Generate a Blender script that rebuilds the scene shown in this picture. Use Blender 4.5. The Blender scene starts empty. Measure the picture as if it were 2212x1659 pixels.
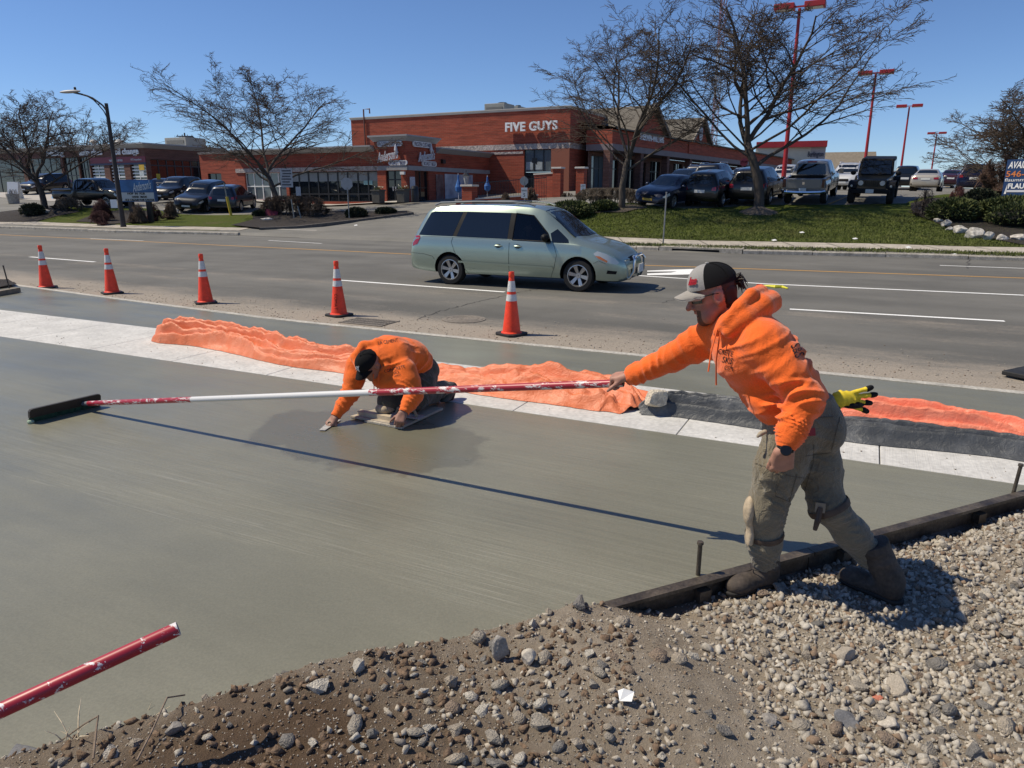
import bpy,bmesh,math,random
import numpy as np
from mathutils import Vector,Matrix,Euler
from mathutils.bvhtree import BVHTree
from mathutils.geometry import tessellate_polygon
scene = bpy.context.scene
COL = scene.collection
R = math.radians
PI = math.pi
# ------------------------------------------------------------------ camera
CAM_H = 2.0                      # above the road surface
PITCH = R(15.06)
FPX,CX,CY = 1534.0,1106.0,829.5   # the photograph measured at 2212 x 1659
cam_d = bpy.data.cameras.new('camera')
cam = bpy.data.objects.new('camera',cam_d)
COL.objects.link(cam)
cam.location = (0,0,CAM_H)
cam.rotation_euler = (PI / 2 - PITCH,0,0)
cam_d.sensor_width = 36.0
cam_d.lens = 36.0 * FPX / 2212.0
cam_d.clip_start = 0.05
cam_d.clip_end = 6000
scene.camera = cam
# ------------------------------------------------------------------ sky,sun,exposure
SUN_EL = R(55.0)
SUN_DIR = Vector((-0.995,0.10,0)).normalized() * math.cos(SUN_EL) + Vector((0,0,math.sin(SUN_EL)))
world = bpy.data.worlds.new('World')
scene.world = world
world.use_nodes = True
wn = world.node_tree
sky = wn.nodes.new('ShaderNodeTexSky')
sky.sky_type = 'NISHITA'
sky.sun_disc = False
sky.sun_elevation = SUN_EL
sky.sun_rotation = math.atan2(SUN_DIR.x,SUN_DIR.y)
sky.altitude = 2500
sky.air_density = 1.1
sky.dust_density = 0.0
sky.ozone_density = 6.0
bg = wn.nodes['Background']
bg.inputs['Strength'].default_value = 0.128
tint = wn.nodes.new('ShaderNodeMix')          # the camera's white balance for the whole sky
tint.data_type = 'RGBA'; tint.blend_type = 'MULTIPLY'
tint.inputs[0].default_value = 1.0
tint.inputs[7].default_value = (0.76,0.80,0.89,1)
wn.links.new(sky.outputs[0],tint.inputs[6])
wn.links.new(tint.outputs[2],bg.inputs[0])
sun_d = bpy.data.lights.new('sun','SUN')
sun_d.energy = 4.7
sun_d.angle = R(0.53)
sun_d.color = (1.0,0.895,0.72)
sun = bpy.data.objects.new('sun',sun_d)
COL.objects.link(sun)
sun.rotation_euler = SUN_DIR.to_track_quat('Z','Y').to_euler()
sun.location = (-20,-10,30)
scene.view_settings.view_transform = 'Standard'
scene.view_settings.look = 'None'
scene.view_settings.exposure = 0.0
scene.view_settings.gamma = 1.0
scene.render.engine = 'CYCLES'
scene.cycles.use_denoising = True
scene.cycles.max_bounces = 6
scene.cycles.diffuse_bounces = 3
scene.cycles.glossy_bounces = 3
scene.cycles.transparent_max_bounces = 8
scene.cycles.caustics_reflective = False
scene.cycles.caustics_refractive = False
# ------------------------------------------------------------------ pixels to places
SP,CP = math.sin(PITCH),math.cos(PITCH)
def G(px,py,z=0.0):
 """where the ray through a pixel meets the level z"""
 u,v = (px - CX) / FPX,(py - CY) / FPX
 down = SP + CP * v
 zc = (CAM_H - z) / down
 return Vector((u * zc,zc * (CP - SP * v),z))
def at(px,D,z=0.0):
 """pixel column at forward distance D and level z"""
 zc = D * CP + (CAM_H - z) * SP
 return Vector(((px - CX) / FPX * zc,D,z))
def PW(px,py,D):
 """pixel ray at forward distance D"""
 u,v = (px - CX) / FPX,(py - CY) / FPX
 zc = D / (CP - SP * v)
 return Vector((u * zc,D,CAM_H - zc * (SP + CP * v)))
def proj(p):
 zc = p[1] * CP + (CAM_H - p[2]) * SP
 yc = -p[1] * SP + (CAM_H - p[2]) * CP
 return (CX + FPX * p[0] / zc,CY + FPX * yc / zc)
# ------------------------------------------------------------------ materials
MATS = {}
def _n(nt,typ, **kw):
 n = nt.nodes.new(typ)
 for k,v in kw.items():
  setattr(n,k,v)
 return n
def mat(name,col,rough=0.6,metal=0.0,var=0.0,scale=8.0,col2=None,bump=0.0,bscale=40.0,spec=0.5,
  coat=0.0,trans=0.0,emit=None,alpha=None,detail=6.0,stretch=None,sheen=0.0,attr=None,mixpow=None,
  coords='Object',bdist=0.01,fine=None):
 """principled material with noise variation in colour and a fine bump"""
 if name in MATS:
  return MATS[name]
 m = bpy.data.materials.new(name)
 m.use_nodes = True
 nt = m.node_tree
 b = nt.nodes['Principled BSDF']
 L = nt.links.new
 b.inputs['Base Color'].default_value = (*col,1)
 b.inputs['Roughness'].default_value = rough
 b.inputs['Metallic'].default_value = metal
 b.inputs['Specular IOR Level'].default_value = spec
 if coat:
  b.inputs['Coat Weight'].default_value = coat
  b.inputs['Coat Roughness'].default_value = 0.04
 if trans:
  b.inputs['Transmission Weight'].default_value = trans
  b.inputs['IOR'].default_value = 1.45
 if sheen:
  b.inputs['Sheen Weight'].default_value = sheen
 if emit:
  b.inputs['Emission Color'].default_value = (*emit[0],1)
  b.inputs['Emission Strength'].default_value = emit[1]
 tc = _n(nt,'ShaderNodeTexCoord')
 src = tc.outputs[coords]
 if stretch:
  mp = _n(nt,'ShaderNodeMapping')
  mp.inputs['Scale'].default_value = stretch[0]
  mp.inputs['Rotation'].default_value = stretch[1] if len(stretch) > 1 else (0,0,0)
  L(src,mp.inputs['Vector'])
  src = mp.outputs[0]
 colsock = None
 if var or col2:
  nz = _n(nt,'ShaderNodeTexNoise')
  nz.inputs['Scale'].default_value = scale
  nz.inputs['Detail'].default_value = detail
  nz.inputs['Roughness'].default_value = 0.62
  L(src,nz.inputs['Vector'])
  rp = _n(nt,'ShaderNodeValToRGB')
  lo,hi = (0.32,0.68) if mixpow is None else mixpow
  rp.color_ramp.elements[0].position = lo
  rp.color_ramp.elements[1].position = hi
  c1 = tuple(max(0,c * (1 - var)) for c in col)
  c2 = col2 if col2 else tuple(min(1,c * (1 + var)) for c in col)
  rp.color_ramp.elements[0].color = (*c1,1)
  rp.color_ramp.elements[1].color = (*c2,1)
  L(nz.outputs['Fac'],rp.inputs['Fac'])
  colsock = rp.outputs['Color']
 if fine:
  nz3 = _n(nt,'ShaderNodeTexNoise')
  nz3.inputs['Scale'].default_value = fine[0]
  nz3.inputs['Detail'].default_value = 3
  L(src,nz3.inputs['Vector'])
  mr = _n(nt,'ShaderNodeMapRange')
  mr.inputs['From Min'].default_value = 0.3
  mr.inputs['From Max'].default_value = 0.7
  mr.inputs['To Min'].default_value = 1 - fine[1]
  mr.inputs['To Max'].default_value = 1 + fine[1]
  L(nz3.outputs['Fac'],mr.inputs['Value'])
  mm = _n(nt,'ShaderNodeMix',data_type='RGBA',blend_type='MULTIPLY')
  mm.inputs[0].default_value = 1.0
  if colsock is None:
   mm.inputs[6].default_value = (*col,1)
  else:
   L(colsock,mm.inputs[6])
  L(mr.outputs[0],mm.inputs[7])
  colsock = mm.outputs[2]
 if attr:
  at_ = _n(nt,'ShaderNodeAttribute',attribute_name=attr)
  mx = _n(nt,'ShaderNodeMix',data_type='RGBA',blend_type='MULTIPLY')
  mx.inputs[0].default_value = 1.0
  if colsock is None:
   mx.inputs[6].default_value = (*col,1)
  else:
   L(colsock,mx.inputs[6])
  L(at_.outputs['Color'],mx.inputs[7])
  colsock = mx.outputs[2]
 if colsock is not None:
  L(colsock,b.inputs['Base Color'])
 if bump:
  nz2 = _n(nt,'ShaderNodeTexNoise')
  nz2.inputs['Scale'].default_value = bscale
  nz2.inputs['Detail'].default_value = 5
  L(src,nz2.inputs['Vector'])
  bp = _n(nt,'ShaderNodeBump')
  bp.inputs['Strength'].default_value = bump
  bp.inputs['Distance'].default_value = bdist
  L(nz2.outputs['Fac'],bp.inputs['Height'])
  L(bp.outputs['Normal'],b.inputs['Normal'])
 if alpha is not None:
  b.inputs['Alpha'].default_value = alpha
 MATS[name] = m
 return m
# ------------------------------------------------------------------ objects
def tag(o,label=None,cat=None,group=None,kind=None):
 if label: o['label'] = label
 if cat: o['category'] = cat
 if group: o['group'] = group
 if kind: o['kind'] = kind
 return o
def thing(name,label,cat,loc=(0,0,0),rotz=0.0,group=None):
 o = bpy.data.objects.new(name,None)
 COL.objects.link(o)
 o.location = loc
 o.rotation_euler = (0,0,rotz)
 o.empty_display_size = 0.1
 return tag(o,label,cat,group)
def mesh_obj(name,v,f,mats=None,parent=None,smooth=False,mi=None,auto=None):
 me = bpy.data.meshes.new(name)
 if isinstance(v,np.ndarray) and isinstance(f,np.ndarray):
  nv,nf,k = len(v),len(f),f.shape[1]
  me.vertices.add(nv)
  me.vertices.foreach_set('co',np.ascontiguousarray(v,dtype=np.float32).ravel())
  me.loops.add(nf * k)
  me.loops.foreach_set('vertex_index',np.ascontiguousarray(f,dtype=np.int32).ravel())
  me.polygons.add(nf)
  me.polygons.foreach_set('loop_start',np.arange(0,nf * k,k,dtype=np.int32))
  me.update(calc_edges=True)
  me.validate()
 else:
  me.from_pydata([tuple(p) for p in v],[],f)
  me.update()
 if mats is not None:
  for m in (mats if isinstance(mats,(list,tuple)) else [mats]):
   me.materials.append(m)
 if mi is not None:
  me.polygons.foreach_set('material_index',np.array(mi,dtype=np.int32))
 if smooth:
  me.polygons.foreach_set('use_smooth',np.ones(len(me.polygons),dtype=bool))
  if auto is not None:
   me.set_sharp_from_angle(angle=R(auto))
 o = bpy.data.objects.new(name,me)
 COL.objects.link(o)
 if parent is not None:
  o.parent = parent
 return o
def add_col(me,cols,name='Col'):
 a = me.attributes.new(name,'FLOAT_COLOR','POINT')
 c = np.ones((len(me.vertices),4),dtype=np.float32)
 c[:, :3] = cols
 a.data.foreach_set('color',c.ravel())
_kids = {}
def children(o):
 if o.name not in _kids or True:
  return [c for c in o.children]
def copy_tree(o,parent=None):
 c = o.copy()
 COL.objects.link(c)
 if parent is not None:
  c.parent = parent
 for ch in list(o.children):
  copy_tree(ch,c)
 return c
class MB:
 """collects faces, then builds ONE mesh object"""
 def __init__(s):
  s.v,s.f,s.m = [],[],[]
 def add(s,vs,fs,m=0):
  k = len(s.v)
  s.v += [Vector(p) for p in vs]
  s.f += [tuple(i + k for i in q) for q in fs]
  s.m += [m] * len(fs)
  return s
 def box(s,c,d,rz=0.0,m=0,rot=None,taper=1.0):
  x,y,z = d[0] / 2,d[1] / 2,d[2] / 2
  vs = [(-x,-y,-z),(x,-y,-z),(x,y,-z),(-x,y,-z)]
  vs += [(-x * taper,-y * taper,z),(x * taper,-y * taper,z),(x * taper,y * taper,z),(-x * taper,y * taper,z)]
  M = rot if rot is not None else Matrix.Rotation(rz,3,'Z')
  vs = [M @ Vector(p) + Vector(c) for p in vs]
  return s.add(vs,[(3,2,1,0),(4,5,6,7),(0,1,5,4),(1,2,6,5),(2,3,7,6),(3,0,4,7)],m)
 def box2(s,lo,hi,m=0):
  lo,hi = Vector(lo),Vector(hi)
  return s.box((lo + hi) / 2,hi - lo,m=m)
 def bar(s,a,b,w,h=None,m=0,up=(0,0,1)):
  a,b = Vector(a),Vector(b)
  h = h or w
  t = (b - a).normalized()
  u = Vector(up)
  if abs(t.dot(u)) > 0.99:
   u = Vector((1,0,0))
  x = t.cross(u).normalized()
  y = x.cross(t).normalized()
  vs = []
  for p in (a,b):
   for i,j in ((-1,-1),(1,-1),(1,1),(-1,1)):
    vs.append(p + x * (i * w / 2) + y * (j * h / 2))
  return s.add(vs,[(0,1,2,3),(7,6,5,4),(0,4,5,1),(1,5,6,2),(2,6,7,3),(3,7,4,0)],m)
 def tube(s,pts,rad,n=8,m=0,cap=True,close=False):
  pts = [Vector(p) for p in pts]
  rs = rad if isinstance(rad,(list,tuple)) else [rad] * len(pts)
  k0 = len(s.v)
  ref = None
  L = len(pts)
  for i,p in enumerate(pts):
   if close:
    t = (pts[(i + 1) % L] - pts[i - 1]).normalized()
   elif i == 0: t = (pts[1] - p).normalized()
   elif i == L - 1: t = (p - pts[i - 1]).normalized()
   else: t = (pts[i + 1] - pts[i - 1]).normalized()
   if ref is None:
    ref = Vector((0,0,1)) if abs(t.z) < 0.9 else Vector((1,0,0))
   x = t.cross(ref)
   if x.length < 1e-6:
    x = t.orthogonal()
   x.normalize()
   y = x.cross(t).normalized()
   ref = y
   for j in range(n):
    a = 2 * PI * j / n
    s.v.append(p + (x * math.cos(a) + y * math.sin(a)) * rs[i])
  for i in range(L if close else L - 1):
   a0,b0 = k0 + i * n,k0 + ((i + 1) % L) * n
   for j in range(n):
    s.f.append((a0 + j,b0 + j,b0 + (j + 1) % n,a0 + (j + 1) % n)); s.m.append(m)
  if cap and not close:
   s.f.append(tuple(k0 + j for j in range(n))); s.m.append(m)
   s.f.append(tuple(k0 + (L - 1) * n + n - 1 - j for j in range(n))); s.m.append(m)
  return s
 def lathe(s,prof,c=(0,0,0),n=16,m=0,M=None,cap=True):
  """prof: list of (radius, z)"""
  k0 = len(s.v)
  c = Vector(c)
  for r,z in prof:
   for j in range(n):
    a = 2 * PI * j / n
    p = Vector((r * math.cos(a),r * math.sin(a),z))
    if M is not None: p = M @ p
    s.v.append(p + c)
  for i in range(len(prof) - 1):
   a0,b0 = k0 + i * n,k0 + (i + 1) * n
   for j in range(n):
    s.f.append((a0 + j,a0 + (j + 1) % n,b0 + (j + 1) % n,b0 + j)); s.m.append(m)
  if cap:
   s.f.append(tuple(k0 + n - 1 - j for j in range(n))); s.m.append(m)
   s.f.append(tuple(k0 + (len(prof) - 1) * n + j for j in range(n))); s.m.append(m)
  return s
 def prism(s,poly,h,M=None,m=0,z0=0.0):
  """extrude a 2-D outline (x, y) from z0 to z0 + h, then transform by M"""
  n = len(poly)
  area = sum(poly[i][0] * poly[(i + 1) % n][1] - poly[(i + 1) % n][0] * poly[i][1] for i in range(n))
  if area < 0: poly = poly[::-1]
  vs = [Vector((x,y,z0)) for x,y in poly] + [Vector((x,y,z0 + h)) for x,y in poly]
  if M is not None: vs = [M @ p for p in vs]
  fs = [tuple(range(n - 1,-1,-1)),tuple(range(n,2 * n))]
  fs += [(i,(i + 1) % n,n + (i + 1) % n,n + i) for i in range(n)]
  return s.add(vs,fs,m)
 def ell(s,c,r,nu=14,nv=9,m=0,M=None):
  vs,fs = [],[]
  c = Vector(c)
  for i in range(nv + 1):
   th = PI * i / nv
   for j in range(nu):
    ph = 2 * PI * j / nu
    p = Vector((r[0] * math.sin(th) * math.cos(ph),r[1] * math.sin(th) * math.sin(ph),r[2] * math.cos(th)))
    if M is not None: p = M @ p
    vs.append(p + c)
  for i in range(nv):
   for j in range(nu):
    fs.append((i * nu + j,(i + 1) * nu + j,(i + 1) * nu + (j + 1) % nu,i * nu + (j + 1) % nu))
  return s.add(vs,fs,m)
 def grid(s,P,m=0):
  """P: rows of points"""
  nr,nc = len(P),len(P[0])
  vs = [p for row in P for p in row]
  fs = [(i * nc + j,i * nc + j + 1,(i + 1) * nc + j + 1,(i + 1) * nc + j) for i in range(nr - 1) for j in range(nc - 1)]
  return s.add(vs,fs,m)
 def xf(s,M):
  s.v = [M @ p for p in s.v]
  return s
 def build(s,name,mats,parent=None,smooth=False,auto=35,bevel=0.0):
  o = mesh_obj(name,s.v,s.f,mats,parent,smooth,s.m,auto if smooth else None)
  if bevel:
   bm = bmesh.new(); bm.from_mesh(o.data)
   bmesh.ops.remove_doubles(bm,verts=bm.verts,dist=1e-5)
   es = [e for e in bm.edges if len(e.link_faces) == 2 and e.calc_face_angle(0) > 0.6]
   bmesh.ops.bevel(bm,geom=es,offset=bevel,segments=2,affect='EDGES',profile=0.5)
   bm.to_mesh(o.data); bm.free()
  return o
def frame(x,y,z,o=(0,0,0)):
 """matrix with columns x, y, z and origin o"""
 M = Matrix((x,y,z)).transposed().to_4x4()
 M.translation = Vector(o)
 return M
def text_mesh(txt,size=1.0,depth=0.0,align='CENTER',shear=0.0,bold=0.0,xscale=1.0,spacing=1.0):
 """letter shapes from the built-in font as (verts, faces); x right, y up"""
 cu = bpy.data.curves.new('lettering','FONT')
 cu.body = txt
 cu.size = size
 cu.align_x = align
 cu.align_y = 'CENTER'
 cu.extrude = depth
 cu.shear = shear
 cu.offset = bold
 cu.resolution_u = 3
 cu.space_character = spacing
 o = bpy.data.objects.new('lettering',cu)
 COL.objects.link(o)
 dg = bpy.context.evaluated_depsgraph_get()
 me = bpy.data.meshes.new_from_object(o.evaluated_get(dg))
 vs = [Vector((v.co.x * xscale,v.co.y,v.co.z)) for v in me.vertices]
 fs = [tuple(p.vertices) for p in me.polygons]
 bpy.data.objects.remove(o)
 bpy.data.curves.remove(cu)
 bpy.data.meshes.remove(me)
 return vs,fs
def text_on(name,txt,M,size,mt,parent,depth=0.01, **kw):
 vs,fs = text_mesh(txt,size,depth, **kw)
 mb = MB().add([M @ p for p in vs],fs)
 return mb.build(name,mt,parent)
def wallM(o,right,up=(0,0,1)):
 """frame for things fixed to a wall: x to the right, y up, z out of the wall"""
 x = Vector(right).normalized(); y = Vector(up).normalized()
 return frame(x,y,x.cross(y).normalized(),o)
def vnoise(P,seed=0,octaves=4,lac=2.0,gain=0.5):
 """value noise for arrays of points (n,2 or 3), about -1..1"""
 P = np.asarray(P,dtype=np.float64)
 if P.shape[1] == 2:
  P = np.concatenate([P,np.zeros((len(P),1))],1)
 out = np.zeros(len(P)); amp = 1.0; tot = 0
 for o in range(octaves):
  Q = P * (lac ** o) + 17.3 * o + seed * 5.71
  I = np.floor(Q).astype(np.int64); F = Q - I
  F = F * F * (3 - 2 * F)
  acc = np.zeros(len(P))
  for dx in (0,1):
   for dy in (0,1):
    for dz in (0,1):
     h = ((I[:,0] + dx) * 374761393 + (I[:,1] + dy) * 668265263 + (I[:,2] + dz) * 2147483647 + seed * 9127) & 0xffffffff
     h = ((h ^ (h >> 13)) * 1274126177) & 0xffffffff
     h = (h ^ (h >> 16)) & 0xffff
     w = (F[:,0] if dx else 1 - F[:,0]) * (F[:,1] if dy else 1 - F[:,1]) * (F[:,2] if dz else 1 - F[:,2])
     acc += w * (h / 32767.5 - 1)
  out += acc * amp; tot += amp; amp *= gain
 return out / tot
def clip_sheet(name,poly,res,zf,mats,kind='structure',parent=None,smooth=True,thick=0.0):
 """a sheet over a plan outline, cut along a grid so it can follow zf(x, y)"""
 bm = bmesh.new()
 vs = [bm.verts.new((p[0],p[1],0)) for p in poly]
 bm.faces.new(vs)
 xs = [p[0] for p in poly]; ys = [p[1] for p in poly]
 if res:
  for k in range(1,int((max(xs) - min(xs)) / res) + 1):
   bmesh.ops.bisect_plane(bm,geom=bm.verts[:] + bm.edges[:] + bm.faces[:],plane_co=(min(xs) + k * res,0,0),plane_no=(1,0,0))
  for k in range(1,int((max(ys) - min(ys)) / res) + 1):
   bmesh.ops.bisect_plane(bm,geom=bm.verts[:] + bm.edges[:] + bm.faces[:],plane_co=(0,min(ys) + k * res,0),plane_no=(0,1,0))
 bmesh.ops.triangulate(bm,faces=bm.faces[:])
 bmesh.ops.recalc_face_normals(bm,faces=bm.faces[:])
 for f in bm.faces:
  if f.normal.z < 0: f.normal_flip()
 P = np.array([v.co[:2] for v in bm.verts])
 Z = zf(P) if callable(zf) else np.full(len(P),zf)
 for v,z in zip(bm.verts,Z):
  v.co.z = z
 me = bpy.data.meshes.new(name)
 bm.to_mesh(me); bm.free()
 for m in (mats if isinstance(mats,(list,tuple)) else [mats]):
  me.materials.append(m)
 if smooth:
  me.polygons.foreach_set('use_smooth',np.ones(len(me.polygons),dtype=bool))
 o = bpy.data.objects.new(name,me)
 COL.objects.link(o)
 if parent is not None: o.parent = parent
 if kind: o['kind'] = kind
 return o
# ================================================================== the lie of the land
U = Vector((0.8955,-0.445,0)).normalized()      # along the road,to the right
N = Vector((0.445,0.8955,0)).normalized()       # across the road,away from the camera
FC_PX = [(0,493),(260,503),(490,508),(1395,541),(1536,547),(1980,557),(2212,565)]
FC = [G(x,y,0.0) for x,y in FC_PX]
FC = [FC[0] + (FC[0] - FC[2]).normalized() * 400,FC[0] + (FC[0] - FC[2]).normalized() * 40] + FC
FC = FC + [FC[-1] + Vector((30,-8.5,0)),FC[-1] + Vector((400,-150,0))]
fcx = np.array([p.x for p in FC]); fcy = np.array([p.y for p in FC])
def dfar(P):
 """distance beyond the far kerb"""
 return (P[:,1] - np.interp(P[:,0],fcx,fcy)) * 0.9
ctrl = []
for i in range(-60,45,4):
 y0 = float(np.interp(i,fcx,fcy))
 ctrl += [(i,y0,0.12),(i,y0 + 2.5,0.18)]
CT = [(1725,444,35),(1880,443,34.3),(1430,450,35),(1530,448,35.5),(1640,441,36),(2080,415,47),(1990,414,52),
  (2030,405,62),(1230,413,62),(1343,445,34.5),(530,459,49),(440,460,49),(600,465,46),(850,438,54),(700,447,56),
  (97,452,50),(97,414,74),(230,413,83),(0,416,80),(330,440,52),(230,446,52),(1000,440,52),(1080,425,58),
  (1190,432,48),(820,462,45),(890,464,44),(700,486,41),(1040,470,40),(2190,440,34),(2300,450,33),(1540,408,60),(1700,408,60),
  (1660,405,75),(1850,405,80),(500,421,80),(-200,425,70),(2400,420,60)]
for px,py,D in CT:
 p = PW(px,py,D); ctrl.append((p.x,p.y,p.z))
for a in range(-70,75,14):
 ctrl.append((130 * math.sin(R(a)),130 * math.cos(R(a)),2.05))
 ctrl.append((260 * math.sin(R(a)),260 * math.cos(R(a)),2.0))
ctrl = np.array(ctrl)
def _tps_k(r):
 return np.where(r > 1e-9,r * r * np.log(np.maximum(r,1e-9)),0)
_n0 = len(ctrl)
_Q = ctrl[:, :2] / 50.0
_A = np.zeros((_n0 + 3,_n0 + 3))
_A[:_n0, :_n0] = _tps_k(np.linalg.norm(_Q[:,None] - _Q[None],axis=2)) + np.eye(_n0) * 2e-4
_A[:_n0,_n0] = 1; _A[:_n0,_n0 + 1:] = _Q; _A[_n0, :_n0] = 1; _A[_n0 + 1:, :_n0] = _Q.T
_W = np.linalg.solve(_A,np.concatenate([ctrl[:,2],np.zeros(3)]))
def terrain(P):
 P = np.asarray(P,dtype=float)
 out = np.empty(len(P))
 for i in range(0,len(P),20000):
  q = P[i:i + 20000, :2] / 50.0
  z = _tps_k(np.linalg.norm(q[:,None] - _Q[None],axis=2)) @ _W[:_n0] + _W[_n0] + q @ _W[_n0 + 1:]
  out[i:i + 20000] = z
 r = np.linalg.norm(P[:, :2],axis=1)
 w = np.clip((r - 110) / 120,0,1)
 out = out * (1 - w) + 2.0 * w
 d = dfar(P)
 out = np.clip(out,0.12,2.6)
 return np.where(d < 0.3,0.12 * np.clip(d / 0.3,-0.2,1),0.12 + (out - 0.12) * np.clip((d - 0.3) / 2.0,0,1))
def tz(x,y):
 return float(terrain(np.array([[x,y]]))[0])
def TP(px,py,off=0.0):
 """pixel ray meets the terrain beyond the road"""
 u,v = (px - CX) / FPX,(py - CY) / FPX
 dn,fw = SP + CP * v,CP - SP * v
 zc = np.concatenate([np.arange(18,120,0.1),np.arange(120,400,1.0)])
 P = np.stack([u * zc,fw * zc],1)
 ray = CAM_H - dn * zc
 t = np.where(dfar(P) > 0,terrain(P),0)
 k = np.nonzero(ray <= t + 0.002)[0]
 i = k[0] if len(k) else len(zc) - 1
 return Vector((P[i,0],P[i,1],t[i] + off))
def TA(px,D,off=0.0):
 """pixel column at distance D, standing on the terrain"""
 z = 1.0
 for _ in range(4):
  p = at(px,D,z); z = tz(p.x,p.y)
 return Vector((p.x,p.y,z + off))
# ------------------------------------------------------------------ surface materials
def attr_mix(nt,a,b,fac):
 mx = _n(nt,'ShaderNodeMix',data_type='RGBA')
 for s,v in ((6,a),(7,b),(0,fac)):
  if isinstance(v,tuple): mx.inputs[s].default_value = (*v,1)
  elif isinstance(v,(int,float)): mx.inputs[s].default_value = v
  else: nt.links.new(v,mx.inputs[s])
 return mx.outputs[2]
def noise(nt,scale,detail=6,vec=None,rough=0.6,mapping=None,dist=0.0):
 z = _n(nt,'ShaderNodeTexNoise')
 z.inputs['Scale'].default_value = scale; z.inputs['Detail'].default_value = detail
 z.inputs['Roughness'].default_value = rough; z.inputs['Distortion'].default_value = dist
 if vec is None:
  vec = _n(nt,'ShaderNodeTexCoord').outputs['Object']
 if mapping:
  mp = _n(nt,'ShaderNodeMapping')
  mp.inputs['Rotation'].default_value = mapping[1]; mp.inputs['Scale'].default_value = mapping[0]
  mp.vector_type = 'TEXTURE' if False else 'POINT'
  rt = _n(nt,'ShaderNodeVectorRotate',rotation_type='Z_AXIS')
  rt.inputs['Angle'].default_value = mapping[1][2]
  nt.links.new(vec,rt.inputs['Vector'])
  mp.inputs['Rotation'].default_value = (0,0,0)
  nt.links.new(rt.outputs[0],mp.inputs['Vector'])
  vec = mp.outputs[0]
 nt.links.new(vec,z.inputs['Vector'])
 return z.outputs['Fac']
def ramp(nt,fac,p0,p1,v0=0.0,v1=1.0):
 mr = _n(nt,'ShaderNodeMapRange',interpolation_type='SMOOTHSTEP')
 mr.inputs['From Min'].default_value = p0; mr.inputs['From Max'].default_value = p1
 mr.inputs['To Min'].default_value = v0; mr.inputs['To Max'].default_value = v1
 nt.links.new(fac,mr.inputs['Value'])
 return mr.outputs[0]
def mth(nt,op,a,b=None):
 m = _n(nt,'ShaderNodeMath',operation=op)
 for i,v in enumerate((a,b)):
  if v is None: continue
  if isinstance(v,(int,float)): m.inputs[i].default_value = v
  else: nt.links.new(v,m.inputs[i])
 return m.outputs[0]
def newmat(name):
 m = bpy.data.materials.new(name); m.use_nodes = True
 MATS[name] = m
 return m,m.node_tree,m.node_tree.nodes['Principled BSDF']
def set_bump(nt,b,h,strength,dist=0.01):
 bp = _n(nt,'ShaderNodeBump')
 bp.inputs['Strength'].default_value = strength; bp.inputs['Distance'].default_value = dist
 nt.links.new(h,bp.inputs['Height']); nt.links.new(bp.outputs[0],b.inputs['Normal'])
ROAD_ANG = math.atan2(0.445,0.8955)   # turning by this brings the road onto the x axis
def make_asphalt(name,c1,c2,dust=False):
 m,nt,b = newmat(name)
 big = noise(nt,0.35,5,rough=0.65)
 strk = noise(nt,1.0,5,mapping=((0.06,0.55,1),(0,0,ROAD_ANG)))
 grain = noise(nt,60,3)
 agg = noise(nt,220,2)
 c = attr_mix(nt,c1,c2,ramp(nt,mth(nt,'ADD',mth(nt,'MULTIPLY',big,0.5),mth(nt,'MULTIPLY',strk,0.5)),0.36,0.64))
 g = ramp(nt,mth(nt,'ADD',mth(nt,'MULTIPLY',grain,0.5),mth(nt,'MULTIPLY',agg,0.5)),0.3,0.7,0.72,1.28)
 mm = _n(nt,'ShaderNodeMix',data_type='RGBA',blend_type='MULTIPLY'); mm.inputs[0].default_value = 1
 nt.links.new(c,mm.inputs[6]); nt.links.new(g,mm.inputs[7]); c = mm.outputs[2]
 if dust:
  a = _n(nt,'ShaderNodeAttribute',attribute_name='dust').outputs['Fac']
  nn = noise(nt,1.2,8,rough=0.7,mapping=((0.35,1.0,1),(0,0,ROAD_ANG)))
  nf = noise(nt,14,6,rough=0.7)
  f = ramp(nt,mth(nt,'ADD',a,mth(nt,'ADD',mth(nt,'MULTIPLY',mth(nt,'SUBTRACT',nn,0.5),1.5),mth(nt,'MULTIPLY',mth(nt,'SUBTRACT',nf,0.5),0.7))),0.15,1.0)
  spk = noise(nt,45,4,rough=0.8)
  dc = attr_mix(nt,(0.36,0.31,0.25),(0.22,0.19,0.155),ramp(nt,spk,0.42,0.66))
  c = attr_mix(nt,c,dc,f)
 nt.links.new(c,b.inputs['Base Color'])
 b.inputs['Roughness'].default_value = 0.82
 b.inputs['Specular IOR Level'].default_value = 0.35
 set_bump(nt,b,mth(nt,'ADD',agg,mth(nt,'MULTIPLY',grain,0.6)),0.5,0.008)
 return m
M_ROAD = make_asphalt('asphalt_road',(0.108,0.105,0.094),(0.168,0.162,0.144),True)
M_LOT = make_asphalt('asphalt_lot',(0.15,0.145,0.128),(0.215,0.205,0.18))
M_WHITE = mat('road_paint_white',(0.72,0.72,0.70),0.7,var=0.25,scale=30,bump=0.2,bscale=200,mixpow=(0.25,0.5))
M_YELLOW = mat('road_paint_yellow',(0.55,0.30,0.07),0.7,var=0.3,scale=25,bump=0.2,bscale=200)
M_KERB = mat('kerb_concrete',(0.36,0.33,0.28),0.85,var=0.35,scale=5,bump=0.5,bscale=60,fine=(40,0.3))
M_WALK = mat('old_sidewalk',(0.40,0.36,0.30),0.85,var=0.25,scale=2.5,bump=0.3,bscale=80,fine=(30,0.2))
M_MULCH = mat('mulch',(0.028,0.021,0.016),0.95,var=0.5,scale=20,bump=1.0,bscale=35,bdist=0.05)
m,nt,b = newmat('lawn')
g1 = noise(nt,0.5,5); g2 = noise(nt,9,6,rough=0.75); g3 = noise(nt,45,4,rough=0.8)
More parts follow.
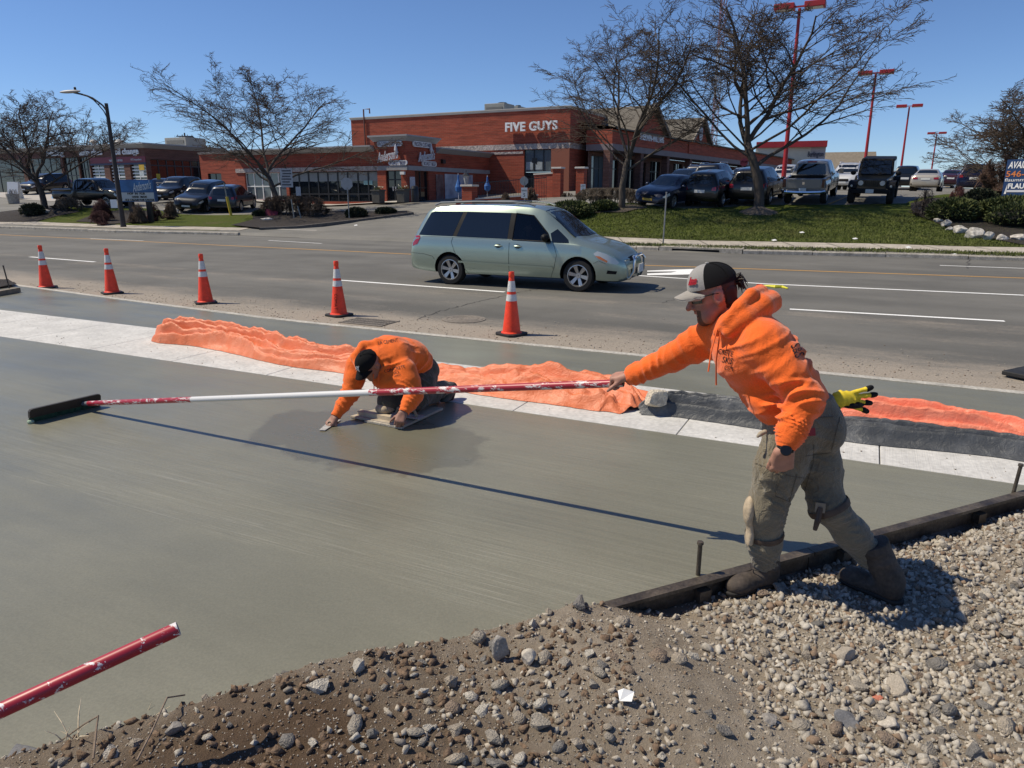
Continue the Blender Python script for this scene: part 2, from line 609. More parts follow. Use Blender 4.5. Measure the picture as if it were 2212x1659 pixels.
c = attr_mix(nt,(0.056,0.082,0.007),(0.118,0.146,0.017),ramp(nt,g2,0.32,0.68))
c = attr_mix(nt,c,(0.115,0.115,0.03),ramp(nt,g1,0.50,0.74))
mm = _n(nt,'ShaderNodeMix',data_type='RGBA',blend_type='MULTIPLY'); mm.inputs[0].default_value = 1
nt.links.new(c,mm.inputs[6]); nt.links.new(ramp(nt,g3,0.3,0.7,0.45,1.45),mm.inputs[7])
nt.links.new(mm.outputs[2],b.inputs['Base Color']); b.inputs['Roughness'].default_value = 0.9; b.inputs['Specular IOR Level'].default_value = 0.2
set_bump(nt,b,mth(nt,'ADD',g3,g2),1.0,0.06)
M_LAWN = m
m,nt,b = newmat('verge_grass')
g2 = noise(nt,3,6,rough=0.75); g3 = noise(nt,40,4,rough=0.8)
c = attr_mix(nt,(0.07,0.085,0.022),(0.15,0.125,0.065),ramp(nt,g2,0.36,0.62))
mm = _n(nt,'ShaderNodeMix',data_type='RGBA',blend_type='MULTIPLY'); mm.inputs[0].default_value = 1
nt.links.new(c,mm.inputs[6]); nt.links.new(ramp(nt,g3,0.3,0.7,0.4,1.5),mm.inputs[7])
nt.links.new(mm.outputs[2],b.inputs['Base Color']); b.inputs['Roughness'].default_value = 0.95
set_bump(nt,b,g3,1.0,0.05)
M_VERGE = m
def make_wet(name,patch=None,edge=None):
 m,nt,b = newmat(name)
 pos = _n(nt,'ShaderNodeNewGeometry').outputs['Position']
 big = noise(nt,0.55,5,rough=0.55)
 mid = noise(nt,2.2,6,mapping=((0.25,1.0,1),(0,0,ROAD_ANG)))
 lines = noise(nt,1.0,3,rough=0.7,mapping=((0.9,150.0,1),(0,0,ROAD_ANG - 0.02)))
 lines2 = noise(nt,1.0,4,rough=0.75,mapping=((0.6,42.0,1),(0,0,ROAD_ANG + 0.04)))
 spk = noise(nt,130,2)
 rt = _n(nt,'ShaderNodeVectorRotate',rotation_type='Z_AXIS'); rt.inputs['Angle'].default_value = ROAD_ANG
 nt.links.new(pos,rt.inputs['Vector'])
 sx = _n(nt,'ShaderNodeSeparateXYZ'); nt.links.new(rt.outputs[0],sx.inputs[0])
 wob = noise(nt,1.3,3)
 across = mth(nt,'ADD',sx.outputs['Y'],mth(nt,'MULTIPLY',mth(nt,'SUBTRACT',wob,0.5),0.35))
 broomed = ramp(nt,across,edge[0],edge[1]) if edge else None
 c = attr_mix(nt,(0.176,0.170,0.122),(0.214,0.207,0.154),ramp(nt,mth(nt,'ADD',mth(nt,'MULTIPLY',big,0.6),mth(nt,'MULTIPLY',mid,0.4)),0.36,0.64))
 ln = mth(nt,'ADD',mth(nt,'MULTIPLY',lines,0.6),mth(nt,'MULTIPLY',lines2,0.4))
 lf = ramp(nt,ln,0.34,0.66,0.90,1.12)
 if broomed is not None:
  lf = mth(nt,'ADD',1.0,mth(nt,'MULTIPLY',mth(nt,'SUBTRACT',lf,1.0),ramp(nt,broomed,0.0,1.0,0.18,1.0)))
 mm = _n(nt,'ShaderNodeMix',data_type='RGBA',blend_type='MULTIPLY'); mm.inputs[0].default_value = 1
 nt.links.new(c,mm.inputs[6]); nt.links.new(lf,mm.inputs[7]); c = mm.outputs[2]
 m3 = _n(nt,'ShaderNodeMix',data_type='RGBA',blend_type='MULTIPLY'); m3.inputs[0].default_value = 1
 nt.links.new(c,m3.inputs[6]); nt.links.new(ramp(nt,noise(nt,85,4,rough=.8),.3,.7,.88,1.10),m3.inputs[7]); c = m3.outputs[2]
 if broomed is not None:
  bnd = mth(nt,'MULTIPLY',broomed,ramp(nt,across,edge[1] + .25,edge[1] + 1.3,1.0,0.12))
  sk = ramp(nt,mth(nt,'ADD',mth(nt,'MULTIPLY',lines,.55),mth(nt,'MULTIPLY',noise(nt,1.0,4,rough=.8,mapping=((2.2,70.0,1),(0,0,ROAD_ANG + .01))),.45)),.52,.68)
  c = attr_mix(nt,c,(.36,.345,.29),mth(nt,'MULTIPLY',mth(nt,'MULTIPLY',sk,bnd),.55))
 pit = ramp(nt,noise(nt,9,8,rough=0.85),0.68,0.75)
 c = attr_mix(nt,c,(0.085,0.08,0.066),mth(nt,'MULTIPLY',pit,0.6))
 rough = ramp(nt,mid,0.3,0.7,0.30,0.44)
 if patch:
  dst = _n(nt,'ShaderNodeVectorMath',operation='DISTANCE')
  mp = _n(nt,'ShaderNodeMapping'); mp.inputs['Scale'].default_value = (1.0,1.55,0)
  nt.links.new(rt.outputs[0],mp.inputs['Vector']); nt.links.new(mp.outputs[0],dst.inputs[0])
  q = Matrix.Rotation(ROAD_ANG,3,'Z') @ Vector(patch[0])
  dst.inputs[1].default_value = (q.x,q.y * 1.55,0)
  wn2 = mth(nt,'ADD',dst.outputs['Value'],mth(nt,'MULTIPLY',mth(nt,'SUBTRACT',noise(nt,2.4,5,rough=0.6),0.5),1.1))
  pf = ramp(nt,wn2,patch[1] - 0.07,patch[1] + 0.05,1.0,0.0)
  c = attr_mix(nt,c,(0.116,0.108,0.072),mth(nt,'MULTIPLY',pf,0.6))
  rough = mth(nt,'SUBTRACT',rough,mth(nt,'MULTIPLY',pf,0.06))
 nt.links.new(c,b.inputs['Base Color']); nt.links.new(rough,b.inputs['Roughness'])
 b.inputs['Specular IOR Level'].default_value = 0.5
 h = mth(nt,'ADD',mth(nt,'MULTIPLY',ln,1.0),mth(nt,'MULTIPLY',spk,0.3))
 if broomed is not None:
  h = mth(nt,'MULTIPLY',h,ramp(nt,broomed,0.0,1.0,0.3,1.0))
 set_bump(nt,b,h,0.55,0.004)
 return m
patch_c = G(800,945,0.12)
e1 = (Matrix.Rotation(ROAD_ANG,3,'Z') @ G(760,1235,0.12)).y
M_WET = make_wet('wet_concrete',(patch_c,1.02),(e1 - 0.05,e1 + 0.02))
M_WET2 = make_wet('wet_concrete_apron')
M_FLAG = mat('new_sidewalk_concrete',(0.56,0.55,0.52),0.8,var=0.12,scale=3.0,bump=0.35,bscale=90,fine=(26,0.13))
_nt = M_FLAG.node_tree
_bb = _nt.nodes['Principled BSDF']
_l = noise(_nt,1.0,3,rough=0.7,mapping=((110.0,1.0,1),(0,0,ROAD_ANG)))
set_bump(_nt,_bb,_l,0.5,0.006)
# ------------------------------------------------------------------ far side ground,to the horizon
def strip_pts():
 ts = np.concatenate([[-900,-400,-160],np.arange(-80,81,2.0),[160,400,900]])
 ss = np.concatenate([[-0.05,0.3,1.0,2.3],np.arange(3.5,60,2.0),[64,72,84,100,130,180,260,500,1100,2600]])
 V = []
 for s in ss:
  for t in ts:
   x = t * (1 + s / 300.0); y = float(np.interp(t,fcx,fcy)) + s / 0.9
   V.append((x,y))
 V = np.array(V)
 Z = terrain(V)
 nc = len(ts)
 F = np.array([(i * nc + j,i * nc + j + 1,(i + 1) * nc + j + 1,(i + 1) * nc + j) for i in range(len(ss) - 1) for j in range(nc - 1)])
 return np.column_stack([V,Z]),F
_v,_f = strip_pts()
lot = mesh_obj('ground',_v,_f,M_LOT,smooth=True)
lot['kind'] = 'structure'
base = MB().box2((-900,-300,-0.75),(900,30,-0.55)).build('subgrade',mat('subgrade_soil',(0.16,0.12,0.085),0.95,var=0.3,scale=2))
base['kind'] = 'structure'
# ------------------------------------------------------------------ the road
NC_PX = [(42,617),(256,646),(619,692.5),(1327,763),(1991,827),(2212,850)]   # street side of the new kerb
NCL = [G(x,y,0.03) for x,y in NC_PX]
NCL = [NCL[0] + (NCL[0] - NCL[1]).normalized() * 400,NCL[0] + (NCL[0] - NCL[1]).normalized() * 12] + NCL + [NCL[-1] + (NCL[-1] - NCL[-3]).normalized() * 15,NCL[-1] + (NCL[-1] - NCL[-3]).normalized() * 400]
ncx = np.array([p.x for p in NCL]); ncy = np.array([p.y for p in NCL])
ts = np.concatenate([[-420,-150,-80],np.arange(-45,31,1.0),[60,150,420]])
rows = 36
RP = []
for t in ts:
 ya,yb = float(np.interp(t,ncx,ncy)) - 0.15,float(np.interp(t,fcx,fcy)) + 0.1
 fr = np.concatenate([np.linspace(0,0.35,24),np.linspace(0.35,1,14)[1:]])
 RP.append([(t,ya + (yb - ya) * k,0.0) for k in fr])
nr,nc = len(RP),len(RP[0])
RV = np.array([p for r in RP for p in r])
RF = np.array([(i * nc + j,(i + 1) * nc + j,(i + 1) * nc + j + 1,i * nc + j + 1) for i in range(nr - 1) for j in range(nc - 1)])
road = mesh_obj('road',RV,RF,M_ROAD,smooth=True)
road['kind'] = 'structure'
dn_ = (RV[:,1] - np.interp(RV[:,0],ncx,ncy)) * 0.9
dust = np.clip(1.25 - dn_ / 1.9,0,1.2) + 0.34 * np.exp(-((dn_ - 4.2) / 0.7) ** 2) + 0.22 * np.exp(-((dn_ - 2.9) / 0.4) ** 2) + 0.16 * np.exp(-((dn_ - 7.5) / 1.2) ** 2)
a = road.data.attributes.new('dust','FLOAT','POINT'); a.data.foreach_set('value',dust.astype(np.float32))
def stripe(name,pts,w,mt,z=0.004,parent=road,jitter=0.0,seed=1):
 rnd = random.Random(seed)
 mb = MB(); P = []
 pts = [Vector((p[0],p[1],0)) for p in pts]
 Q = []
 for i in range(len(pts) - 1):
  k = max(1,int((pts[i + 1] - pts[i]).length / 0.8))
  Q += [pts[i].lerp(pts[i + 1],j / k) for j in range(k)]
 Q.append(pts[-1])
 for i,p in enumerate(Q):
  t = (Q[min(i + 1,len(Q) - 1)] - Q[max(i - 1,0)]).normalized()
  s = Vector((-t.y,t.x,0)) * (w / 2)
  ja = 1 + rnd.uniform(-jitter,jitter)
  P.append([p + s * ja + Vector((0,0,z)),p - s * ja + Vector((0,0,z))])
 mb.grid(P)
 o = mb.build(name,mt,parent)
 for f in o.data.polygons: pass
 return o
gp = lambda L: [G(x,y,0) for x,y in L]
yl = gp([(0,507),(447,528.5),(895,549.5),(1400,573.5),(1800,587),(2212,601)])
yl = [yl[0] + (yl[0] - yl[1]).normalized() * 150] + yl + [yl[-1] + (yl[-1] - yl[-2]).normalized() * 100]
stripe('yellow_line',yl,0.13,M_YELLOW,jitter=0.08)
for k,L in enumerate([[(65,555),(205,566)],[(735,605.5),(1090,631)],[(1340,593),(1655,613.5),(2212,638)],[(1706,668),(2170,694)],
   [(195,515.5),(310,520)],[(580,519.5),(695,526)],[(2030,573.5),(2300,583)]]):
 stripe('lane_line',gp(L),0.12 if k < 4 else 0.10,M_WHITE,jitter=0.1,seed=k)
ar = gp([(1398,585),(1455,582.5),(1545,580),(1560,586),(1530,592),(1450,594),(1398,594.5),(1398,591),(1450,589),(1462,586.5),(1398,587)])
ab = MB(); n0 = len(ar); ab.add([p + Vector((0,0,0.004)) for p in ar],[tuple(range(n0))])
ab.build('turn_arrow',M_WHITE,road)
M_CRACK = mat('crack',(0.035,0.034,0.033),0.9)
def crack(pix,w,seed):
 rnd = random.Random(seed)
 pts = gp(pix); out = []
 for i in range(len(pts) - 1):
  for j in range(14):
   p = pts[i].lerp(pts[i + 1],j / 14)
   out.append(p + Vector((rnd.uniform(-.05,.05),rnd.uniform(-.07,.07),0)))
 out.append(pts[-1])
 mb = MB(); P = []
 for i,p in enumerate(out):
  t = (out[min(i + 1,len(out) - 1)] - out[max(i - 1,0)]).normalized()
  s = Vector((-t.y,t.x,0)) * (w * rnd.uniform(0.3,1))
  P.append([p + s + Vector((0,0,.003)),p - s + Vector((0,0,.003))])
 mb.grid(P).build('crack',M_CRACK,road)
crack([(1180,620),(1120,632),(1040,650),(950,672),(900,690)],0.016,1)
crack([(420,562),(300,573),(130,580),(90,583)],0.012,2)
crack([(2095,552),(2092,565),(2088,580)],0.02,3)
crack([(480,505),(700,512),(920,520)],0.03,4)
crack([(1560,600),(1480,640),(1430,655)],0.010,5)
# ------------------------------------------------------------------ far kerb,verge,sidewalk,lawns
def offset_line(d,x0,x1,step=1.5):
 xs = np.arange(x0,x1 + step / 2,step)
 return [(float(x),float(np.interp(x,fcx,fcy)) + d / 0.9) for x in xs]
def band(name,d0,d1,x0,x1,zo,mt,parent=None,kind='structure',thick=0.0):
 A,B = offset_line(d0,x0,x1),offset_line(d1,x0,x1)
 za = terrain(np.array(A)) + zo; zb = terrain(np.array(B)) + zo
 mb = MB()
 mb.grid([[(*p,z) for p,z in zip(A,za)],[(*p,z) for p,z in zip(B,zb)]])
 if thick:
  mb.grid([[(*p,z - thick) for p,z in zip(A,za)],[(*p,z) for p,z in zip(A,za)]])
 o = mb.build(name,mt,parent)
 if kind: o['kind'] = kind
 return o
DRV = (G(520,508,0).x,G(1010,525,0).x)       # the driveway mouth
rnd = random.Random(5)
kerb = bpy.data.objects.new('kerb',None); COL.objects.link(kerb); kerb['kind'] = 'structure'
def kerb_run(x0,x1,L=2.4):
 x = x0
 while x < x1 - 0.3:
  xe = min(x + L * 0.88,x1)
  A = Vector((x + 0.012,float(np.interp(x + .012,fcx,fcy)),0)); B = Vector((xe - 0.012,float(np.interp(xe - .012,fcx,fcy)),0))
  t = (B - A).normalized(); s = Vector((-t.y,t.x,0))
  h = 0.135 + rnd.uniform(-.012,.006)
  prof = [(0,-0.1),(0,h - .03),(0.02,h),(0.16,h + .004),(0.16,-.1)]
  mb = MB(); P = [[p + s * a + Vector((0,0,z)) for a,z in prof] for p in (A,B)]
  mb.grid([P[0],P[1]]); mb.add(P[0],[tuple(range(5))]); mb.add(P[1],[tuple(range(4,-1,-1))])
  mb.build('kerb_stone',M_KERB,kerb,bevel=0.0)
  x = xe
INLET = G(1510,545,0)
kerb_run(-46,DRV[0]); kerb_run(DRV[1],INLET.x - 1.3); kerb_run(INLET.x + 1.3,32)
ki = MB()
A = Vector((INLET.x - 1.28,float(np.interp(INLET.x - 1.28,fcx,fcy)),0)); B = Vector((INLET.x + 1.28,float(np.interp(INLET.x + 1.28,fcx,fcy)),0))
kt = (B - A).normalized(); kn = Vector((-kt.y,kt.x,0)); KL = (B - A).length
MB().add([A + kn * .0 + Vector((0,0,.10)),B + Vector((0,0,.10)),B + kn * .9 + Vector((0,0,.15)),A + kn * .9 + Vector((0,0,.15)),A + Vector((0,0,.155)),B + Vector((0,0,.155)),B + kn * .9 + Vector((0,0,.165)),A + kn * .9 + Vector((0,0,.165))],[(4,5,6,7),(0,1,5,4),(1,2,6,5),(3,0,4,7)]).build('inlet_top',M_KERB,kerb)
for s0_,s1_ in ((0,.45),(KL - .75,KL)):
 a_,b__ = A + kt * s0_,A + kt * s1_
 MB().add([a_,b__,b__ + kn * .3,a_ + kn * .3,a_ + Vector((0,0,.1)),b__ + Vector((0,0,.1)),b__ + kn * .3 + Vector((0,0,.1)),a_ + kn * .3 + Vector((0,0,.1))],[(4,5,6,7),(0,1,5,4),(1,2,6,5),(3,0,4,7)]).build('inlet_cheek',M_KERB,kerb)
MB().add([A + kn * .06,B + kn * .06,B + kn * .06 + Vector((0,0,.1)),A + kn * .06 + Vector((0,0,.1))],[(0,1,2,3)]).build('inlet_mouth',mat('inlet_dark',(.004,.004,.004),.9),kerb)
band('verge',0.16,1.35,-60,DRV[0] - 1.0,0.010,M_VERGE); band('verge',0.16,1.35,DRV[1] + 0.5,40,0.010,M_VERGE)
def flags(x0,x1):
 x = x0; k = 0
 while x < x1:
  A,B = offset_line(1.36,x,min(x + 1.42,x1),0.7),offset_line(2.75,x,min(x + 1.42,x1),0.7)
  A = A[:3]; B = B[:3]
  if len(A) < 2: break
  za,zb = terrain(np.array(A)) + 0.022,terrain(np.array(B)) + 0.022
  mb = MB()
  mb.grid([[(*p,z) for p,z in zip(A,za)],[(*p,z) for p,z in zip(B,zb)]])
  mb.grid([[(*p,z - .05) for p,z in zip(A,za)],[(*p,z) for p,z in zip(A,za)]])
  mb.build('paving_slab',M_WALK,walk)
  x += 1.436
walk = bpy.data.objects.new('sidewalk',None); COL.objects.link(walk); walk['kind'] = 'structure'
flags(-44,DRV[0] - 0.6); flags(DRV[1] + 0.4,30)
band('driveway_apron',0.0,2.9,DRV[0] - 1.0,DRV[0] + 3.4,0.014,mat('apron_concrete',(0.31,0.29,0.255),0.85,var=0.2,scale=1.5,bump=0.3,bscale=60))
tpl = lambda L: [TP(x,y).xy for x,y in L]
zoff = lambda o: (lambda P: terrain(P) + o)
def soft(poly,n=4,seed=1,amp=0.12):
 """round and roughen an outline"""
 rnd = random.Random(seed); out = []
 L = len(poly)
 for i in range(L):
  a,b = Vector(poly[i]),Vector(poly[(i + 1) % L])
  k = max(1,min(14,int((b - a).length / 1.0)))
  for j in range(k):
   out.append(a.lerp(b,j / k) + Vector((rnd.uniform(-amp,amp),rnd.uniform(-amp,amp))))
 return out
lawn_R = [Vector(p) for p in offset_line(2.76,DRV[1] + 1.0,42,1.5)] + [Vector((44,33)),TP(2212,425).xy + Vector((4,0))] + tpl([(2120,419),(2040,421),(1990,428),(1955,441),(1840,444),(1640,444),(1500,451.5),(1385,453),(1330,449),(1190,440)]) + [Vector((DRV[1] + 0.4,33.5))]
clip_sheet('lawn',lawn_R,1.2,zoff(0.03),M_LAWN)
lawn_L = [Vector(p) for p in offset_line(2.76,-46,DRV[0] - 1.2,1.5)] + tpl([(580,468),(548,464),(470,466),(380,463),(330,452),(170,449),(110,449),(60,452),(0,470)]) + [Vector((-50,53))]
clip_sheet('lawn',lawn_L,1.2,zoff(0.03),M_LAWN)
clip_sheet('mulch_bed',soft(tpl([(-40,481),(-20,462),(60,452),(105,446),(150,452),(170,460),(115,470),(80,480)]),seed=2),0.8,zoff(0.06),M_MULCH)
clip_sheet('mulch_bed',soft(tpl([(165,480),(205,462),(260,456),(345,458),(350,466),(300,476),(290,483),(230,486)]),seed=3),0.8,zoff(0.06),M_MULCH)
bedC = tpl([(500,489.5),(545,478),(548,466),(690,458),(890,463),(770,478),(640,493),(560,496)])
clip_sheet('mulch_bed',soft(bedC,seed=4,amp=0.03),0.8,zoff(0.10),M_MULCH)
clip_sheet('mulch_bed',soft(tpl([(1965,443),(2010,432),(2120,428),(2260,425),(2260,540),(2150,521),(2080,505),(2030,490),(1985,470),(1965,455)]),seed=6),0.8,zoff(0.07),M_MULCH)
clip_sheet('mulch_bed',soft(tpl([(1190,452),(1240,449),(1330,446),(1400,447),(1400,453),(1350,462),(1270,466)]),seed=7),0.6,zoff(0.07),mat('bark_bed',(0.07,0.055,0.042),0.95,var=0.4,scale=14,bump=1.0,bscale=30,bdist=.05))
clip_sheet('forecourt',tpl([(-60,421),(60,432),(150,436),(215,430),(330,424),(330,416),(100,417),(-60,417)]),3,zoff(0.02),mat('forecourt_concrete',(0.40,0.37,0.33),0.85,var=0.15,scale=0.6,bump=0.2,bscale=30))
ks = MB(); P = []
isl = [TP(x,y) for x,y in [(560,497),(640,493.5),(770,478.5),(890,463.5),(880,460),(760,462)]]
for i,p in enumerate(isl):
 t = (isl[min(i + 1,len(isl) - 1)] - isl[max(i - 1,0)]); t.z = 0; t.normalize()
 s = Vector((t.y,-t.x,0)) * 0.16
 P.append([p + Vector((0,0,-.05)) + s,p + s + Vector((0,0,.13)),p + Vector((0,0,.135)),p + Vector((0,0,-.05))])
ks.grid(P)
o = ks.build('island_kerb',mat('dark_kerb',(0.13,0.115,0.1),0.9,var=0.3,scale=6)); o['kind'] = 'structure'
for L in ([(1990,434),(2070,417)],[(1790,443),(1835,424)],[(1560,447),(1580,430)]):
 A,B = [TP(x,y) for x,y in L]
 t = (B - A).normalized(); s = Vector((-t.y,t.x,0)) * 0.06
 MB().add([A + s + Vector((0,0,.035)),A - s + Vector((0,0,.035)),B - s + Vector((0,0,.035)),B + s + Vector((0,0,.035))],[(0,1,2,3)]).build('parking_line',M_YELLOW,lot)
# ------------------------------------------------------------------ this side: kerb,apron,flags,slab,form
ZS = 0.12
def sw_bottom(s):   # joint positions found 1.455 m apart
 return Vector((0.01,6.06,0)) + Vector((1.315,-0.645,0)) * s
SD = Vector((1.315,-0.645,0)).normalized(); SN = Vector((0.645,1.315,0)).normalized()
SWW = 1.335
newwalk = bpy.data.objects.new('new_sidewalk',None); COL.objects.link(newwalk); newwalk['kind'] = 'structure'
for k in range(-9,7):
 A,B = sw_bottom(k) + SD * 0.004,sw_bottom(k + 1) - SD * 0.004
 mb = MB()
 top = [A,B,B + SN * SWW,A + SN * SWW]
 mb.add([p + Vector((0,0,ZS - .10)) for p in top] + [p + Vector((0,0,ZS + .004)) for p in top],
   [(4,5,6,7),(0,1,5,4),(1,2,6,5),(2,3,7,6),(3,0,4,7)])
 mb.build('paving_slab',M_FLAG,newwalk,bevel=0.006)
MB().add([sw_bottom(-9) + Vector((0,0,ZS - .03)),sw_bottom(7) + Vector((0,0,ZS - .03)),sw_bottom(7) + SN * SWW + Vector((0,0,ZS - .03)),sw_bottom(-9) + SN * SWW + Vector((0,0,ZS - .03))],[(0,1,2,3)]).build('joint_bed',mat('joint',(0.06,0.058,0.052),0.9),newwalk)
kb = MB(); P = []
xs_ = list(np.arange(-14,12,1.0))
M_NEWK = mat('new_kerb_concrete',(0.43,0.41,0.36),0.85,var=0.22,scale=6,bump=0.4,bscale=60,fine=(30,0.25))
for x in xs_:
 p = Vector((x,float(np.interp(x,ncx,ncy)),0))
 rise = 0.055
 P.append([p + Vector((0,0,-.05)),p + Vector((0,0,rise - .012)),p - SN * .012 + Vector((0,0,rise)),p - SN * .15 + Vector((0,0,rise + .004)),p - SN * .15 + Vector((0,0,-.05))])
kb.grid([list(r)[::-1] for r in P]); o = kb.build('new_kerb',M_NEWK); o['kind'] = 'structure'
P = []
for x in xs_:
 a = Vector((x,float(np.interp(x,ncx,ncy)),0)) - SN * 0.15 + Vector((0,0,0.053))
 dd = (sw_bottom(0) + SN * SWW - a).dot(SN)
 b_ = a + SN * dd; b_.z = ZS
 P.append([a.lerp(b_,k / 4) for k in range(5)])
o = MB().grid([r[::-1] for r in P]).build('fresh_apron',M_WET2); o['kind'] = 'structure'
FA,FB = Vector((0.37,2.94,0)),Vector((3.33,4.28,0))
FD = (FB - FA).normalized(); FO = Vector((FD.y,-FD.x,0))     # along the form,and outwards
sl = [FA - FD * 9,FA + FD * 4.2]
q0 = sw_bottom(0)
def onwalk(p):     # where the form line's end meets the walk edge
 return p
ptA = FA - FD * 6.0; ptB = FA + FD * ((q0 - FA).dot(SN) / FD.dot(SN))
slab_poly = [ptA,ptB,sw_bottom(-9),sw_bottom(-9) - SN * 6.5]
o = MB().add([Vector((p.x,p.y,ZS)) for p in slab_poly] + [Vector((p.x,p.y,ZS - .14)) for p in slab_poly],[(0,1,2,3),(0,4,5,1)]).build('fresh_slab',M_WET)
o['kind'] = 'structure'
# ------------------------------------------------------------------ rough ground in front of the form
def sstep(x,a,b):
 t = np.clip((x - a) / (b - a),0,1)
 return t * t * (3 - 2 * t)
def gravel_z(P,rough=True):
 P = np.asarray(P,dtype=float)
 rel = P[:, :2] - np.array([FA.x,FA.y])
 s = rel @ np.array([FD.x,FD.y]); e = rel @ np.array([FO.x,FO.y])
 m = sstep(s,0.42,-0.15)                                   # 1 on the mound side
 zr = 0.008 + 0.038 * sstep(e,0.05,0.28) + 0.055 * sstep(e,0.3,1.4)
 zr += 0.05 * sstep(s,1.9,2.9) * sstep(e,0.02,0.2)
 zm = 0.04 + 0.145 * sstep(e,-0.10,0.06) + 0.03 * sstep(e,0.1,0.6) + 0.05 * np.exp(-(((s + 1.25) / 0.35) ** 2 + ((e - 0.12) / 0.16) ** 2)) - 0.05 * sstep(e,0.5,1.1)
 z = zr * (1 - m) + zm * m
 if rough:
  q = P[:, :2]
  z = z + 0.042 * vnoise(q * 2.2,3,3) + 0.016 * vnoise(q * 7,5,3) * (0.6 + 0.6 * m)
  cl = vnoise(q * 19,8,3)
  z = z + (0.008 + 0.016 * m) * np.abs(cl) + 0.006 * vnoise(q * 45,9,2)
 z = np.where((m > 0.5) & (e < -0.16),0.05,z)
 return z
def gz(x,y):
 return float(gravel_z(np.array([[x,y]]))[0])
m,nt,b = newmat('gravel_soil')
n1 = noise(nt,1.1,5); n2 = noise(nt,11,8,rough=0.75); n3 = noise(nt,70,5,rough=0.8)
ar_ = _n(nt,'ShaderNodeAttribute',attribute_name='dark_soil').outputs['Fac']
c = attr_mix(nt,(0.275,0.228,0.172),(0.395,0.34,0.27),ramp(nt,mth(nt,'ADD',mth(nt,'MULTIPLY',n1,0.4),mth(nt,'MULTIPLY',n2,0.6)),0.36,0.66))
c = attr_mix(nt,c,(0.40,0.36,0.30),ramp(nt,n3,0.55,0.72))
c = attr_mix(nt,c,(0.118,0.080,0.052),ar_)
nt.links.new(c,b.inputs['Base Color']); b.inputs['Roughness'].default_value = 0.95; b.inputs['Specular IOR Level'].default_value = 0.2
set_bump(nt,b,mth(nt,'ADD',n3,n2),0.9,0.018)
M_SOIL = m
gx = np.concatenate([np.linspace(-9,-2.6,12),np.arange(-2.5,4.2,0.022),np.linspace(4.3,10,14)])
gy = np.concatenate([np.linspace(-4,1.4,8),np.arange(1.5,5.0,0.022),np.linspace(5.1,7.0,8)])
XX,YY = np.meshgrid(gx,gy)
PP = np.column_stack([XX.ravel(),YY.ravel()])
rel = PP - np.array([FA.x,FA.y])
ee = rel @ np.array([FO.x,FO.y]); ssv = rel @ np.array([FD.x,FD.y])
ZZ = gravel_z(PP)
nc = len(gx)
idx = np.arange(len(PP)).reshape(XX.shape)
F = np.stack([idx[:-1, :-1].ravel(),idx[:-1,1:].ravel(),idx[1:,1:].ravel(),idx[1:, :-1].ravel()],1)
mm_ = sstep(ssv,0.42,-0.15)
keepv = ee > np.where(mm_ > 0.5,-0.22,0.004)
F = F[keepv[F].all(1)]
used = np.unique(F); remap = -np.ones(len(PP),int); remap[used] = np.arange(len(used))
gravel = mesh_obj('gravel_yard',np.column_stack([PP,ZZ])[used],remap[F],M_SOIL,smooth=True)
gravel['kind'] = 'structure'
dark_soil = np.clip(mm_ * (0.55 + 0.9 * vnoise(PP * 1.6,21,4)) * (1.0 - 0.9 * sstep(PP[:,0],-0.5,0.3)) + 0.75 * np.exp(-(((PP[:,0] + 0.9) / 0.55) ** 2 + ((PP[:,1] - 1.95) / 0.28) ** 2)) + 0.6 * sstep(ee,0.16,0.03) * (1 - mm_),0,1)  # darker brown on the mound, its heap and a band along the form
a = gravel.data.attributes.new('dark_soil','FLOAT','POINT'); a.data.foreach_set('value',dark_soil[used].astype(np.float32))
# ------------------------------------------------------------------ stones
def hull(seed,n=13,flat=0.6,long=1.0):
 rnd = random.Random(seed)
 bm = bmesh.new()
 for _ in range(n):
  v = Vector((rnd.gauss(0,1),rnd.gauss(0,1),rnd.gauss(0,1))).normalized() * rnd.uniform(.85,1.1)
  bm.verts.new((v.x * .5 * long,v.y * .5 * rnd.uniform(.9,1.1),v.z * .5 * flat))
 bmesh.ops.convex_hull(bm,input=bm.verts)
 for v in [v for v in bm.verts if not v.link_faces]: bm.verts.remove(v)
 bmesh.ops.triangulate(bm,faces=bm.faces[:])
 bm.verts.index_update()
 V = np.array([v.co[:] for v in bm.verts]); Fc = np.array([[v.index for v in f.verts] for f in bm.faces])
 bm.free()
 return V,Fc
def stone_mat(name,c,k=0.25):
 return mat(name,c,0.9,var=k,scale=3.0,bump=0.55,bscale=9,fine=(22,0.22),spec=0.3,bdist=0.15)
SM = [stone_mat('stone_grey',(0.33,0.295,0.245)),stone_mat('stone_tan',(0.37,0.32,0.255)),stone_mat('stone_pale',(0.50,0.46,0.39)),
  stone_mat('stone_slate',(0.21,0.197,0.18)),stone_mat('stone_brown',(0.26,0.20,0.15))]
protos = []
for k in range(18):
 V,Fc = hull(100 + k,12 + k % 5,0.55 + 0.05 * (k % 6),1.0 + 0.12 * (k % 4))
 me = bpy.data.meshes.new('stone')
 me.from_pydata([tuple(p) for p in V],[],[tuple(map(int,f)) for f in Fc])
 if k % 3 == 0:
  bm = bmesh.new(); bmesh.ops.create_icosphere(bm,subdivisions=1,radius=0.5)
  rnd = random.Random(k)
  for v in bm.verts: v.co = Vector((v.co.x * 1.25,v.co.y,v.co.z * .68)) * rnd.uniform(.9,1.08)
  bm.to_mesh(me); bm.free()
  me.polygons.foreach_set('use_smooth',np.ones(len(me.polygons),dtype=bool))
 me.materials.append(SM[k % 5])
 protos.append(me)
rnd = random.Random(11)
